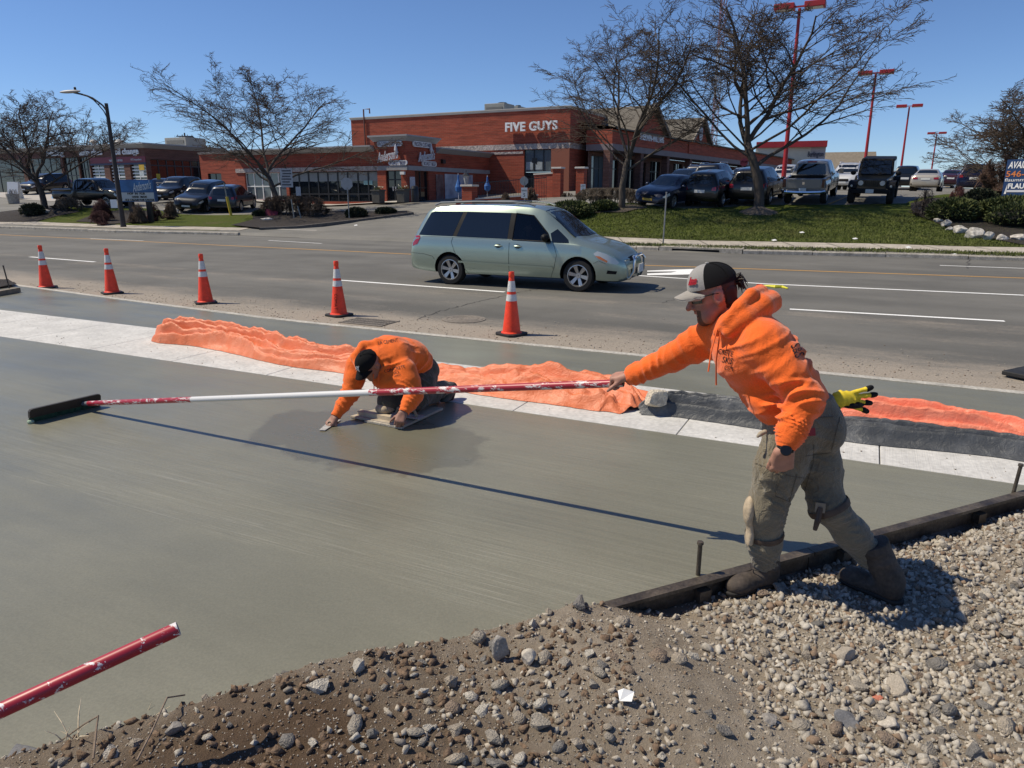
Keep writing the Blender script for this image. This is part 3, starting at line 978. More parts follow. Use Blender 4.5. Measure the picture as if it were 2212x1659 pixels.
def in_gravel(x,y,m=0.03):
 r = Vector((x - FA.x,y - FA.y,0)); e,s = r.dot(FO),r.dot(FD)
 return e > (m if s > 0.1 else -0.03),e,s
def density(x,y,e,s):
 """how stony the ground is here"""
 d = 0.30
 d += 0.75 * float(sstep(np.array(x),0.75,1.25))                  # crushed stone to the right
 d += 0.5 * math.exp(-(((x - 0.1) / 0.45) ** 2 + ((y - 2.2) / 0.35) ** 2))
 d += 0.5 * math.exp(-(((x + 0.1) / 0.35) ** 2 + ((y - 1.95) / 0.2) ** 2))
 d -= 0.22 * math.exp(-(((x - 0.75) / 0.3) ** 2 + ((y - 2.2) / 0.35) ** 2))
 return max(0.06,min(1,d))
placed = []
count = 0
while count < 290:
 px,py = rnd.uniform(-30,2240),rnd.uniform(1080,1690)
 p = G(px,py,0.12)
 ok,e,s = in_gravel(p.x,p.y,0.10)
 if not ok or rnd.random() > density(p.x,p.y,e,s): continue
 sz = 0.028 + 0.055 * rnd.random() ** 2.0
 if any((p.x - a) ** 2 + (p.y - b) ** 2 < ((sz + c) * .42) ** 2 for a,b,c in placed): continue
 placed.append((p.x,p.y,sz))
 o = bpy.data.objects.new('stone',rnd.choice(protos)); COL.objects.link(o); o.parent = gravel
 f = rnd.uniform(.75,1.2)
 o.scale = (sz * f,sz / f * rnd.uniform(.8,1.1),sz * rnd.uniform(.75,1.1))
 o.location = (p.x,p.y,gz(p.x,p.y) + sz * rnd.uniform(0.08,0.24))
 o.rotation_euler = (rnd.uniform(-.5,.5),rnd.uniform(-.5,.5),rnd.uniform(0,6.28))
 count += 1
def scatter(name,n,smin,smax,power,hulls,mats_,seed,box,dens,lift):
 rs = np.random.RandomState(seed)
 X = rs.uniform(box[0],box[1],n * 4); Y = rs.uniform(box[2],box[3],n * 4)
 r_ = np.column_stack([X,Y]) - np.array([FA.x,FA.y])
 e_ = r_ @ np.array([FO.x,FO.y]); s_ = r_ @ np.array([FD.x,FD.y])
 d = 0.20 + 0.85 * sstep(X,0.75,1.25) + 0.45 * np.exp(-(((X - .1) / .45) ** 2 + ((Y - 2.15) / .4) ** 2)) - 0.2 * np.exp(-(((X - .75) / .3) ** 2 + ((Y - 2.2) / .35) ** 2))
 d *= 0.75 + 0.6 * vnoise(np.column_stack([X,Y]) * 2.6,seed,3)
 if not dens: d = np.ones_like(d)
 k = (e_ > np.where(s_ > .25,.03,-.05)) & (rs.rand(len(X)) < d)
 X,Y = X[k][:n],Y[k][:n]
 n = len(X)
 Z = gravel_z(np.column_stack([X,Y]))
 sz = smin + (smax - smin) * rs.rand(n) ** power
 VV,FF,MI = [],[],[]
 off = 0
 which = rs.randint(0,len(hulls),n)
 ang = rs.uniform(0,2 * PI,(n,3)) * np.array([.25,.25,1])
 asp = rs.uniform(.7,1.25,(n,3))
 for h,(hv,hf) in enumerate(hulls):
  I = np.nonzero(which == h)[0]
  if not len(I): continue
  v = hv[None] * (sz[I,None,None] * asp[I][:,None, :])
  ca,sa = np.cos(ang[I]),np.sin(ang[I])
  y2 = v[...,1] * ca[:,None,0] - v[...,2] * sa[:,None,0]; z2 = v[...,1] * sa[:,None,0] + v[...,2] * ca[:,None,0]
  x3 = v[...,0] * ca[:,None,1] + z2 * sa[:,None,1]; z3 = -v[...,0] * sa[:,None,1] + z2 * ca[:,None,1]
  x4 = x3 * ca[:,None,2] - y2 * sa[:,None,2]; y4 = x3 * sa[:,None,2] + y2 * ca[:,None,2]
  w = np.stack([x4 + X[I,None],y4 + Y[I,None],z3 + (Z[I] + sz[I] * lift)[:,None]],-1)
  VV.append(w.reshape(-1,3))
  FF.append((hf[None] + (np.arange(len(I)) * len(hv))[:,None,None] + off).reshape(-1,3))
  MI.append(np.repeat(rs.choice(len(mats_),len(I),p=np.array([.36,.34,.10,.06,.14][:len(mats_)]) / sum([.36,.34,.10,.06,.14][:len(mats_)])),len(hf)))
  off += len(I) * len(hv)
 o = mesh_obj(name,np.concatenate(VV),np.concatenate(FF),mats_,gravel,mi=np.concatenate(MI))
 o['kind'] = 'stuff'
 return o
WM = [stone_mat('grit_grey',(0.37,0.34,0.29),.22),stone_mat('grit_tan',(0.41,0.365,0.30),.25),stone_mat('grit_pale',(0.48,0.445,0.385),.2),stone_mat('grit_dark',(0.22,0.195,0.165),.3),stone_mat('grit_brown',(0.23,0.165,0.115),.3)]
for w in WM:   # world-sized grain for the merged mesh
 for nd in w.node_tree.nodes:
  if nd.type == 'TEX_NOISE': nd.inputs['Scale'].default_value *= 12
  if nd.type == 'BUMP': nd.inputs['Distance'].default_value = 0.004
H1 = [hull(300 + i,10,.6 + .05 * (i % 4),1 + .1 * (i % 3)) for i in range(10)]
H2 = [hull(330 + i,7,.7) for i in range(6)]
scatter('pebbles',16000,0.009,0.040,1.9,H1,WM,5,(-2.4,4.2,1.4,4.9),True,0.15)
scatter('soil_clods',1500,0.012,0.055,2.4,H1,[mat('soil_clod',(.17,.115,.075),.95,var=.4,scale=40,bump=.8,bscale=120,bdist=.01)],25,(-2.2,0.5,1.5,2.7),False,0.1)
scatter('crushed_stone',11000,0.010,0.060,2.6,H1,WM,15,(0.75,3.9,1.6,4.8),True,0.12)
scatter('grit',45000,0.003,0.011,1.5,H2,WM,6,(-2.4,4.4,1.4,5.0),False,0.15)
def rock(name,px,py,size,label,mt,seed,sharp=0.0,z=None,rot=0.0,sink=0.2,cat='rock',dims=(1,1,.7),loc=None,tilt=(0,0)):
 rnd = random.Random(seed)
 bm = bmesh.new(); bmesh.ops.create_icosphere(bm,subdivisions=4,radius=0.5)
 V = np.array([v.co[:] for v in bm.verts])
 for _ in range(9 + int(6 * sharp)):         # planes cut flats
  nrm = np.array([rnd.gauss(0,1),rnd.gauss(0,1),rnd.gauss(0,1)]); nrm /= np.linalg.norm(nrm)
  dcut = rnd.uniform(.27,.42)
  over = V @ nrm - dcut
  V = V - np.outer(np.clip(over,0,None) * .93,nrm)
 V = V + (V / np.linalg.norm(V,axis=1)[:,None]) * (0.035 * vnoise(V * 5,seed,4))[:,None]
 V = V * np.array(dims) * size
 for v,c_ in zip(bm.verts,V): v.co = c_
 me = bpy.data.meshes.new(name); bm.to_mesh(me); bm.free()
 me.materials.append(mt)
 me.polygons.foreach_set('use_smooth',np.ones(len(me.polygons),dtype=bool)); me.set_sharp_from_angle(angle=R(28))
 o = bpy.data.objects.new(name,me); COL.objects.link(o)
 p = G(px,py,0.12) if loc is None else Vector(loc)
 zz = (gz(p.x,p.y) if z is None else z) + size * dims[2] * (0.42 - sink)
 o.location = (p.x,p.y,zz); o.rotation_euler = (tilt[0],tilt[1],rot)
 if label: tag(o,label,cat)
 return o
def bigm(name,c,v=.25): return mat(name,c,0.9,var=v,scale=9,bump=0.5,bscale=60,fine=(160,.2),bdist=0.01)
B_GREY,B_PALE,B_SLATE,B_TAN = bigm('rock_grey',(.27,.25,.225)),bigm('rock_pale',(.50,.45,.375)),bigm('rock_slate',(.155,.155,.16)),bigm('rock_tan',(.36,.315,.255))
rock('rock',1082,1458,.12,'pointed grey rock standing on edge beside a round cream rock',B_GREY,1,1,dims=(.62,.45,1.1),rot=.3,sink=.05)
rock('rock',1142,1468,.085,'round cream rock leaning beside the pointed grey rock',B_PALE,2,0,dims=(.8,.7,.95),sink=.1)
rock('rock',1828,1395,.105,'squared tan stone block lying among the gravel below the work boots',B_TAN,3,0.4,dims=(1,.8,.62),rot=.6)
rock('rock',1940,1478,.105,'large rounded tan rock next to a red brick chip',B_TAN,4,0,dims=(1,.85,.8),rot=1)
rock('rock',1832,1552,.12,'dark slate slab lying with a thin crack among gravel',B_SLATE,5,1,dims=(1,.9,.4),rot=.2,tilt=(.35,0))
rock('rock',1922,1560,.085,'pitted cream stone lying to the side of the dark slate slab',B_PALE,6,0,dims=(1.1,.75,.5))
rock('brick_chip',1898,1497,.048,'flat red brick chip lying against a tan rock',mat('brick_chip',(.48,.17,.11),.9,var=.2,scale=60,bump=.3,bscale=200),7,1,cat='brick',dims=(1,.85,.35))
rock('rock',45,1625,.22,'big dark slate rock on the soil beside the red pole',B_SLATE,8,1,dims=(1.1,.6,.4),rot=-.4,tilt=(.2,-.2))
rock('rock',385,1625,.085,'speckled grey shard stuck in the dark soil heap',B_GREY,9,1,dims=(.8,.5,1),rot=.4,tilt=(.5,.2))
rock('rock',1001,1372,.06,'small grey rock resting on the crest of the soil by the slab',B_GREY,10,0,dims=(1.2,.8,.75))
rock('plastic_scrap',1017,1366,.026,'small red orange plastic scrap stuck to a stone on the crest',mat('red_scrap',(.55,.10,.05),.6,var=.2,scale=80),11,1,cat='scrap',dims=(.9,.6,.8))
rock('rock',2200,1240,.10,'squared pale rock lying alone on the open gravel',B_TAN,12,.6,dims=(1,.8,.65),rot=.8)
rock('rock',1660,1560,.07,'round grey stone half sunk in the bare soil',B_GREY,13,0,dims=(1.1,.8,.5))
p = G(1353,1556,0.14); z0 = gz(p.x,p.y) + .012
MB().add([(p.x - .03,p.y - .012,z0),(p.x + .012,p.y - .022,z0 + .006),(p.x + .026,p.y + .012,z0 + .02),(p.x - .012,p.y + .018,z0 + .03),(p.x - .032,p.y + .024,z0 + .016)],
   [(0,1,2),(0,2,3),(0,3,4)]).build('paper_scrap',mat('white_paper',(.8,.8,.78),.8,var=.05,scale=50))
tag(bpy.data.objects['paper_scrap'],'torn white paper scrap lying on bare soil','paper')
M_STICK = mat('dry_stick',(.22,.165,.12),.9,var=.3,scale=40)
M_STRAW = mat('dry_straw',(.62,.52,.36),.8,var=.2,scale=60)
def stick(name,pts,r,label,mt=M_STICK,cat='stick',up=0.02):
 W = []
 for i,(x,y,h) in enumerate(pts):
  q = G(x,y,0.18); W.append(Vector((q.x,q.y,gz(q.x,q.y) + up + h)))
 o = MB().tube(W,[r * (1 - .4 * i / len(W)) for i in range(len(W))],6).build(name,mt,smooth=True)
 return tag(o,label,cat)
stick('stick',[(300,1668,0),(330,1615,.02),(368,1555,.05),(400,1508,.07)],.0042,'thin bent brown stick poking from the dark soil heap')
stick('stick',[(205,1660,0),(215,1610,.03),(220,1590,.045),(185,1575,.04),(100,1572,.01)],.004,'curved dry stem arching over the soil by the slate rock')
stick('stick',[(1900,1330,0),(1905,1352,.01)],.003,'short stick upright in the gravel below the rear boot',up=.01)
def weed(px,py,label,seed):
 rnd = random.Random(seed); q = G(px,py,0.2); mb = MB(); z0 = gz(q.x,q.y)
 for k in range(9):
  a = rnd.uniform(0,6.28); L = rnd.uniform(.06,.15); t = rnd.uniform(.3,1.1)
  p0 = Vector((q.x + rnd.uniform(-.02,.02),q.y + rnd.uniform(-.02,.02),z0 - .005))
  d = Vector((math.cos(a) * t,math.sin(a) * t,1)).normalized()
  p1 = p0 + d * L * .6; p2 = p1 + (d + Vector((math.cos(a),math.sin(a),-.3)) * .6).normalized() * L * .4
  mb.tube([p0,p1,p2],[.0024,.0018,.0008],4)
 tag(mb.build('dry_weed',M_STRAW),label,'weed')
weed(295,1515,'pale dry weed tuft on the crest of the soil heap',3)
weed(150,1580,'pale dry weed tuft under the red pole',4)
# ------------------------------------------------------------------ steel form and stakes
M_FORM = mat('form_steel',(0.045,0.034,0.026),0.5,metal=0.0,var=0.45,scale=6,col2=(0.105,0.085,0.062),bump=0.5,bscale=40,fine=(60,.3))
fm = thing('steel_form','dark rusty steel form rail holding the edge of the wet slab','form rail',(FA.x,FA.y,0))
mb = MB()
prof = [(0.0,-.10),(0.0,.137),(.058,.137),(.058,.118),(.022,.112),(.022,.02),(.05,.0),(.05,-.012),(.022,-.02),(.022,-.10)]
for (s0,s1) in ((-1.2,1.35),(1.356,4.2)):
 P = [[FD * s + FO * a_ + Vector((0,0,z_)) for a_,z_ in prof] for s in np.linspace(s0,s1,8)]
 mb.grid(P); mb.add(P[0],[tuple(range(len(prof)))]); mb.add(P[-1],[tuple(range(len(prof) - 1,-1,-1))])
mb.build('rail',M_FORM,fm)
for s in (0.62,1.6,2.75):
 sp = MB().box(FD * s + FO * .045 + Vector((0,0,.06)),(.07,.045,.06),rz=math.atan2(FD.y,FD.x)); sp.build('stake_pocket',M_FORM,fm)
def stake(p,h,label,zb=-.12,tilt=(0,0),r=.0115):
 t = thing('form_stake',label,'stake',p)
 top = Vector((tilt[0],tilt[1],h))
 MB().tube([(0,0,zb),top],r,10).build('shaft',M_FORM,t,smooth=True)
 MB().tube([top - Vector((0,0,.002)),top + Vector((0,0,.012))],[r * 1.5,r * 1.35],10).build('head',M_FORM,t)
q = G(1508,1238,.13); stake((q.x,q.y - .0,.0),.295,'steel stake standing in the form rail left of the front boot'.replace(' left of',' beside'),tilt=(0,0))
q = G(2184,1062,.13); stake((q.x,q.y,.0),.31,'steel stake standing in the form rail near the far sidewalk flag',tilt=(.03,0))
q = G(22,622,.1); stake((q.x,q.y,.0),.55,'thin steel stake by the curb end behind the first cone',tilt=(-.06,0),r=.014)
def crumbs(name,n,seed,spots,smin,smax,mats_,label):
 rs = np.random.RandomState(seed); X,Y,Z = [],[],[]
 for (fn,k) in spots:
  for _ in range(int(n * k)):
   p = fn(rs); X.append(p[0]); Y.append(p[1]); Z.append(p[2])
 X,Y,Z = map(np.array,(X,Y,Z)); m_ = len(X); sz = smin + (smax - smin) * rs.rand(m_) ** 3; VV,FF,MI,off = [],[],[],0
 wh = rs.randint(0,len(H2),m_); an = rs.uniform(0,6.28,m_)
 for h,(hv,hf) in enumerate(H2):
  I = np.nonzero(wh == h)[0]; v = hv[None] * sz[I,None,None]; c,q = np.cos(an[I])[:,None],np.sin(an[I])[:,None]
  VV.append(np.stack([v[...,0] * c - v[...,1] * q + X[I,None],v[...,0] * q + v[...,1] * c + Y[I,None],v[...,2] * .7 + Z[I,None] + sz[I,None] * .15],-1).reshape(-1,3))
  FF.append((hf[None] + (np.arange(len(I)) * len(hv))[:,None,None] + off).reshape(-1,3)); MI.append(np.repeat(rs.randint(0,len(mats_),len(I)),len(hf))); off += len(I) * len(hv)
 o = mesh_obj(name,np.concatenate(VV),np.concatenate(FF),mats_,mi=np.concatenate(MI)); o['kind'] = 'stuff'
 return tag(o,label,'crumbs')
def on_flag(rs):
 p = sw_bottom(rs.uniform(-7,3)) + SN * rs.uniform(0,SWW); return p.x,p.y,ZS + .004
def on_gutter(rs):
 x = rs.uniform(-11,7); return x,float(np.interp(x,ncx,ncy)) + abs(rs.normal(0,.75)) + .02,.001
crumbs('concrete_crumbs',700,31,[(on_flag,1)],.004,.022,[WM[3],WM[4]],'scattered dark crumbs on the pale sidewalk slabs')
crumbs('gutter_gravel',5200,32,[(on_gutter,1)],.006,.035,[WM[0],WM[1],WM[4]],'loose gravel and dust lying along the gutter by the fresh curb')
# ================================================================== buildings
def make_brick(name,c1,c2,mortar):
 m,nt,b = newmat(name)
 tc = _n(nt,'ShaderNodeTexCoord')
 uv = _n(nt,'ShaderNodeAttribute',attribute_name='wall').outputs['Vector']
 br = _n(nt,'ShaderNodeTexBrick')
 br.inputs['Color1'].default_value = (*c1,1); br.inputs['Color2'].default_value = (*c2,1); br.inputs['Mortar'].default_value = (*mortar,1)
 br.inputs['Scale'].default_value = 1.0; br.inputs['Brick Width'].default_value = 0.40; br.inputs['Row Height'].default_value = 0.135
 br.inputs['Mortar Size'].default_value = 0.014
 nt.links.new(uv,br.inputs['Vector'])
 st = _n(nt,'ShaderNodeTexNoise'); st.inputs['Scale'].default_value = 1.0; st.inputs['Detail'].default_value = 5
 mp = _n(nt,'ShaderNodeMapping'); mp.inputs['Scale'].default_value = (0.5,5.0,1)
 nt.links.new(uv,mp.inputs['Vector']); nt.links.new(mp.outputs[0],st.inputs['Vector'])
 mm = _n(nt,'ShaderNodeMix',data_type='RGBA',blend_type='MULTIPLY'); mm.inputs[0].default_value = 1
 nt.links.new(br.outputs['Color'],mm.inputs[6]); nt.links.new(ramp(nt,st.outputs['Fac'],0.3,0.7,0.78,1.22),mm.inputs[7])
 nt.links.new(mm.outputs[2],b.inputs['Base Color']); b.inputs['Roughness'].default_value = 0.9
 set_bump(nt,b,br.outputs['Fac'],0.3,0.02)
 return m
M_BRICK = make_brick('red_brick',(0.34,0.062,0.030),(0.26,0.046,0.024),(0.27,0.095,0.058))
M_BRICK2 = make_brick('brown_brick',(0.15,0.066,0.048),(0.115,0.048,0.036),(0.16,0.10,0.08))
M_STONE = mat('split_face_stone',(0.40,0.34,0.31),0.95,var=0.3,scale=4,bump=0.9,bscale=7,fine=(12,.3),bdist=.06)
M_CORN = mat('metal_cornice',(0.34,0.34,0.345),0.5,var=0.06,scale=1)
M_COPING = mat('coping',(0.55,0.52,0.47),0.6,var=0.08,scale=1)
M_DARKFR = mat('dark_frame',(0.018,0.018,0.02),0.4)
M_GLASS = mat('shop_glass',(0.012,0.015,0.018),0.04,spec=0.7)
M_GLASSL = mat('bright_glass',(0.11,0.135,0.15),0.06,spec=0.8)
M_BLIND = mat('window_blind',(0.24,0.255,0.26),0.6,var=0.06,scale=3)
M_WHITEP = mat('white_paint',(0.78,0.78,0.76),0.5,var=0.04,scale=2)
M_NAVY = mat('navy_paint',(0.02,0.025,0.06),0.5)
M_SHINGLE = mat('shingle_roof',(0.125,0.112,0.092),0.95,var=0.25,scale=3,bump=0.5,bscale=12,fine=(14,.25),stretch=((1,1,5),))
M_RED = mat('red_paint',(0.36,0.018,0.022),0.5,var=0.1,scale=2)
M_UNIT = mat('rooftop_unit',(0.30,0.30,0.27),0.6,var=0.1,scale=2)
class Plane:
 """a vertical wall plane: origin, direction to the right; pixels on it become (s, z)"""
 def __init__(s,o,d):
  s.o = Vector((o[0],o[1],0)); s.d = Vector((d[0],d[1],0)).normalized(); s.n = Vector((s.d.y,-s.d.x,0))
 def hit(s,px,py):
  u,v = (px - CX) / FPX,(py - CY) / FPX
  r = Vector((u,CP - SP * v,0))
  t = s.o.dot(s.n) / r.dot(s.n)
  return (r * t - s.o).dot(s.d),CAM_H - t * (SP + CP * v)
 def s(s,px,py=400): return s.hit(px,py)[0]
 def z(s,px,py): return s.hit(px,py)[1]
 def rect(s,x0,y0,x1,y1):
  xm,ym = (x0 + x1) / 2,(y0 + y1) / 2
  return s.s(x0,ym),s.s(x1,ym),s.z(xm,y1),s.z(xm,y0)
 def p(s,a,z,out=0.0): return s.o + s.d * a + s.n * out + Vector((0,0,z))
 def M(s,a,z,out=0.0): return wallM(s.p(a,z,out),s.d)
def wall_attr(o,pl=None):
 me = o.data
 co = np.array([v.co[:] for v in me.vertices]); nrm = None
 a = me.attributes.new('wall','FLOAT_VECTOR','CORNER')
 out = np.zeros((len(me.loops),3),dtype=np.float32)
 for p in me.polygons:
  n = p.normal
  t = Vector((-n.y,n.x,0)) if abs(n.z) < 0.9 else Vector((1,0,0))
  t.normalize()
  for li in p.loop_indices:
   c = me.vertices[me.loops[li].vertex_index].co
   out[li] = (c.dot(t),c.z if abs(n.z) < .9 else c.y,0)
 a.data.foreach_set('vector',out.ravel())
def facade(pl,s0,s1,z0,z1,holes,mt,parent,name='wall',reveal=0.25,thick=0.3):
 """a wall with real openings and reveals"""
 mb = MB()
 S = sorted(set([s0,s1] + [h for q in holes for h in q[:2] if s0 < h < s1]))
 Z = sorted(set([z0,z1] + [h for q in holes for h in q[2:4] if z0 < h < z1]))
 for i in range(len(S) - 1):
  for j in range(len(Z) - 1):
   cs,cz = (S[i] + S[i + 1]) / 2,(Z[j] + Z[j + 1]) / 2
   if any(a < cs < b and c < cz < d for a,b,c,d in [q[:4] for q in holes]): continue
   mb.add([pl.p(S[i],Z[j]),pl.p(S[i + 1],Z[j]),pl.p(S[i + 1],Z[j + 1]),pl.p(S[i],Z[j + 1])],[(0,1,2,3)])
 for q in holes:
  a,b,c,d = q[:4]; r = -reveal
  for (A,B) in (((a,c),(b,c)),((b,c),(b,d)),((b,d),(a,d)),((a,d),(a,c))):
   mb.add([pl.p(*A),pl.p(*B),pl.p(*B,r),pl.p(*A,r)],[(0,3,2,1)])
 o = mb.build(name,mt,parent)
 wall_attr(o)
 return o
def wbox(pl,s0,s1,z0,z1,o0,o1,mb=None):
 """a box on a wall, o0..o1 out of the plane"""
 mb = mb or MB()
 P = [pl.p(s,z,o) for o in (o0,o1) for z in (z0,z1) for s in (s0,s1)]
 return mb.add(P,[(0,2,3,1),(4,5,7,6),(0,1,5,4),(2,6,7,3),(0,4,6,2),(1,3,7,5)])
def window(pl,s0,s1,z0,z1,nx,ny,parent,glass=None,frame_m=None,depth=0.2,bar=0.06,blind=0.0,name='window',rows=None):
 glass = glass or M_GLASS; frame_m = frame_m or M_DARKFR
 mb = MB()
 zs = [z0 + (z1 - z0) * r for r in (rows or [k / ny for k in range(ny + 1)])]
 for k in range(nx + 1):
  s = s0 + (s1 - s0) * k / nx
  wbox(pl,max(s0,s - bar / 2),min(s1,s + bar / 2),z0,z1,-depth - .03,-depth + .05,mb)
 for k,z in enumerate(zs):
  for q in range(nx):
   a = s0 + (s1 - s0) * q / nx; b_ = s0 + (s1 - s0) * (q + 1) / nx
   wbox(pl,a + bar / 2,b_ - bar / 2,max(z0,z - bar / 2),min(z1,z + bar / 2),-depth - .03,-depth + .05,mb)
 fr = mb.build(name,frame_m,parent)
 fr['kind'] = 'frame' if False else fr.get('kind','') or ''
 if 'kind' in fr: del fr['kind']
 for k in range(nx):
  for j in range(len(zs) - 1):
   a,b_ = s0 + (s1 - s0) * k / nx + bar / 2,s0 + (s1 - s0) * (k + 1) / nx - bar / 2
   wbox(pl,a,b_,zs[j] + bar / 2,zs[j + 1] - bar / 2,-depth - .012,-depth + .0).build('pane',glass,fr)
  if blind:
   a,b_ = s0 + (s1 - s0) * k / nx + bar / 2,s0 + (s1 - s0) * (k + 1) / nx - bar / 2
   wbox(pl,a,b_,z1 - (z1 - z0) * blind,z1 - bar / 2,-depth + .002,-depth + .012).build('blind',M_BLIND,fr)
 return fr
def cornice(pl,s0,s1,z0,z1,out,parent,mt=None,name='cornice',e0=0.0,e1=0.0):
 mb = MB()
 h = z1 - z0
 prof = [(-.15,z0),(.03,z0),(out * .45,z0 + h * .35),(out * .8,z0 + h * .7),(out,z0 + h * .75),(out,z1),(-.3,z1)]
 P = []
 for s,e in ((s0,-e0),(s1,e1)):
  P.append([pl.p(s + (e * max(0,o) if e else 0),z,o) for o,z in prof])
 mb.grid(P); mb.add(P[0],[tuple(range(len(prof) - 1,-1,-1))]); mb.add(P[1],[tuple(range(len(prof)))])
 return mb.build(name,mt or M_CORN,parent)
def roof_slab(poly,z,parent,mt,name='roof'):
 n = len(poly)
 return MB().add([Vector((p[0],p[1],z)) for p in poly],[tuple(range(n))]).build(name,mt,parent)
def pill(pl,x0,y0,x1,y1,txt,parent,out=0.12,tsize=0.72):
 s0,s1,z0,z1 = pl.rect(x0,y0,x1,y1)
 w,h = s1 - s0,z1 - z0
 pts = []
 for k in range(17):
  a = PI / 2 - PI * k / 16; pts.append((w / 2 - h / 2 + h / 2 * math.cos(a),h / 2 * math.sin(a)))
 for k in range(17):
  a = -PI / 2 - PI * k / 16; pts.append((-w / 2 + h / 2 + h / 2 * math.cos(a),h / 2 * math.sin(a)))
 M = pl.M((s0 + s1) / 2,(z0 + z1) / 2,out - .1)
 sg = MB().prism(pts,0.1,M).build('sign_panel',mat('sign_white',(.75,.74,.74),.4),parent)
 vs,fs = text_mesh(txt,1.0,0.006)
 tw = max(v.x for v in vs) - min(v.x for v in vs); th = max(v.y for v in vs) - min(v.y for v in vs); cy = (max(v.y for v in vs) + min(v.y for v in vs)) / 2
 kx,ky = (w - h * .75) / tw,h * tsize / th
 M2 = pl.M((s0 + s1) / 2,(z0 + z1) / 2,out + .008)
 MB().add([M2 @ Vector((v.x * kx,(v.y - cy) * ky,v.z)) for v in vs],fs).build('lettering',mat('sign_ink',(.05,.03,.07),.5),sg)
 return sg
def fit_text(pl,x0,y0,x1,y1,txt,mt,parent,out=0.1,depth=0.04,shear=0.0,bold=0.0,rise=0.0,name='lettering',sp=1.0):
 s0,s1,z0,z1 = pl.rect(x0,y0,x1,y1)
 vs,fs = text_mesh(txt,1.0,depth / 2,shear=shear,bold=bold,spacing=sp)
 xs = [v.x for v in vs]; ys = [v.y for v in vs]
 kx,ky = (s1 - s0) / (max(xs) - min(xs)),(z1 - z0) / (max(ys) - min(ys))
 cx_,cy_ = (max(xs) + min(xs)) / 2,(max(ys) + min(ys)) / 2
 M = pl.M((s0 + s1) / 2,(z0 + z1) / 2,out)
 V = [M @ Vector(((v.x - cx_) * kx,(v.y - cy_) * ky + rise * (v.x - cx_) * kx,v.z)) for v in vs]
 return MB().add(V,fs).build(name,mt,parent)
M_LET = mat('white_letters',(.85,.85,.84),.45)
M_SILV = mat('silver_letters',(.62,.62,.66),.35)
# ------------------------------------------------------------------ the big brick building
cB = TA(1229,62)
FG = Plane((cB.x,cB.y),U)                       # s runs to the right,corner at s = 0
FGr = Plane((cB.x,cB.y),N)                      # its right-hand side
fg = thing('brick_building','large flat roofed red brick shop building with white FIVE GUYS letters on its side','building',(0,0,0))
zg = 1.9
sL = FG.s(760,300); zt = FG.z(1229,234)
b0,b1 = FG.z(1229,320),FG.z(1229,308)
w0,w1 = FG.s(1132,360),FG.s(1214,360)
holes = [(w0,w1,zg + 0.5,b0 - 0.02)]
facade(FG,sL,0,zg - .5,zt,holes,M_BRICK,fg)
facade(FGr,0,30,zg - .5,zt,[],M_BRICK,fg,name='side_wall')
bL = Plane(FG.p(sL,0).xy,N); facade(Plane(FG.p(sL,0).xy + N.xy * 30,-N),0,30,zg - .5,zt,[],M_BRICK,fg,name='side_wall')
cornice(FG,sL,0,zt,zt + .22,.12,fg,M_COPING,'coping',e0=1,e1=1); cornice(FGr,0,30,zt,zt + .22,.12,fg,M_COPING,'coping',e0=1)
roof_slab([FG.p(sL,0),FG.p(0,0),FGr.p(30,0),FG.p(sL,0) + N * 30],zt - .3,fg,M_UNIT)
wbox(FG,sL,0.05,b0,b1,0,.05).build('stone_band',M_STONE,fg); wbox(FGr,0.051,12,b0,b1,0,.05).build('stone_band',M_STONE,fg)
c0,c1 = FG.z(1100,333),FG.z(1100,328)
wbox(FG,sL,w0 - .1,c0,c1,0,.04).build('stone_band',M_STONE,fg)
window(FG,w0,w1,FG.z(1172,371),b0 - .02,4,1,fg,glass=M_GLASSL,depth=.2,bar=.09)
window(FG,w0,w1,zg + .5,FG.z(1172,372),4,1,fg,depth=.2,bar=.09)
for k in range(4):     # paper posters inside the panes
 a = w0 + (w1 - w0) * (k + .12) / 4; b_ = w0 + (w1 - w0) * (k + .85) / 4
 if k == 2: continue
 wbox(FG,a,b_,FG.z(1172,366),FG.z(1172,349),-.195,-.185).build('poster',mat('pale_poster',(.34,.38,.40),.5,var=.2,scale=3),fg)
fit_text(FG,1096,263,1208,283.5,'FIVE GUYS',M_LET,fg,out=.32,depth=.22,bold=.028,rise=0.0,name='sign_letters',sp=1.08)
pp = FG.s(789,280)
MB().tube([FG.p(pp,zg + 1,.12),FG.p(pp,zt + .9,.12),FG.p(pp + .7,zt + .9,.12),FG.p(pp + .7,zt + .5,.12)],.07,8).build('vent_pipe',mat('brown_pipe',(.14,.05,.035),.6),fg)
fl = FG.s(1160,330)
MB().box(FG.p(fl,FG.z(1160,347),.45),(.45,.3,.4)).bar(FG.p(fl,FG.z(1160,355),0),FG.p(fl,FG.z(1160,349),.4),.07).build('floodlight',M_DARKFR,fg)
wbox(FG,FG.s(1190,410),FG.s(1229,410),zg - .4,b0,.0,.06).build('brick_pier',M_BRICK,fg); wall_attr(fg.children[-1])
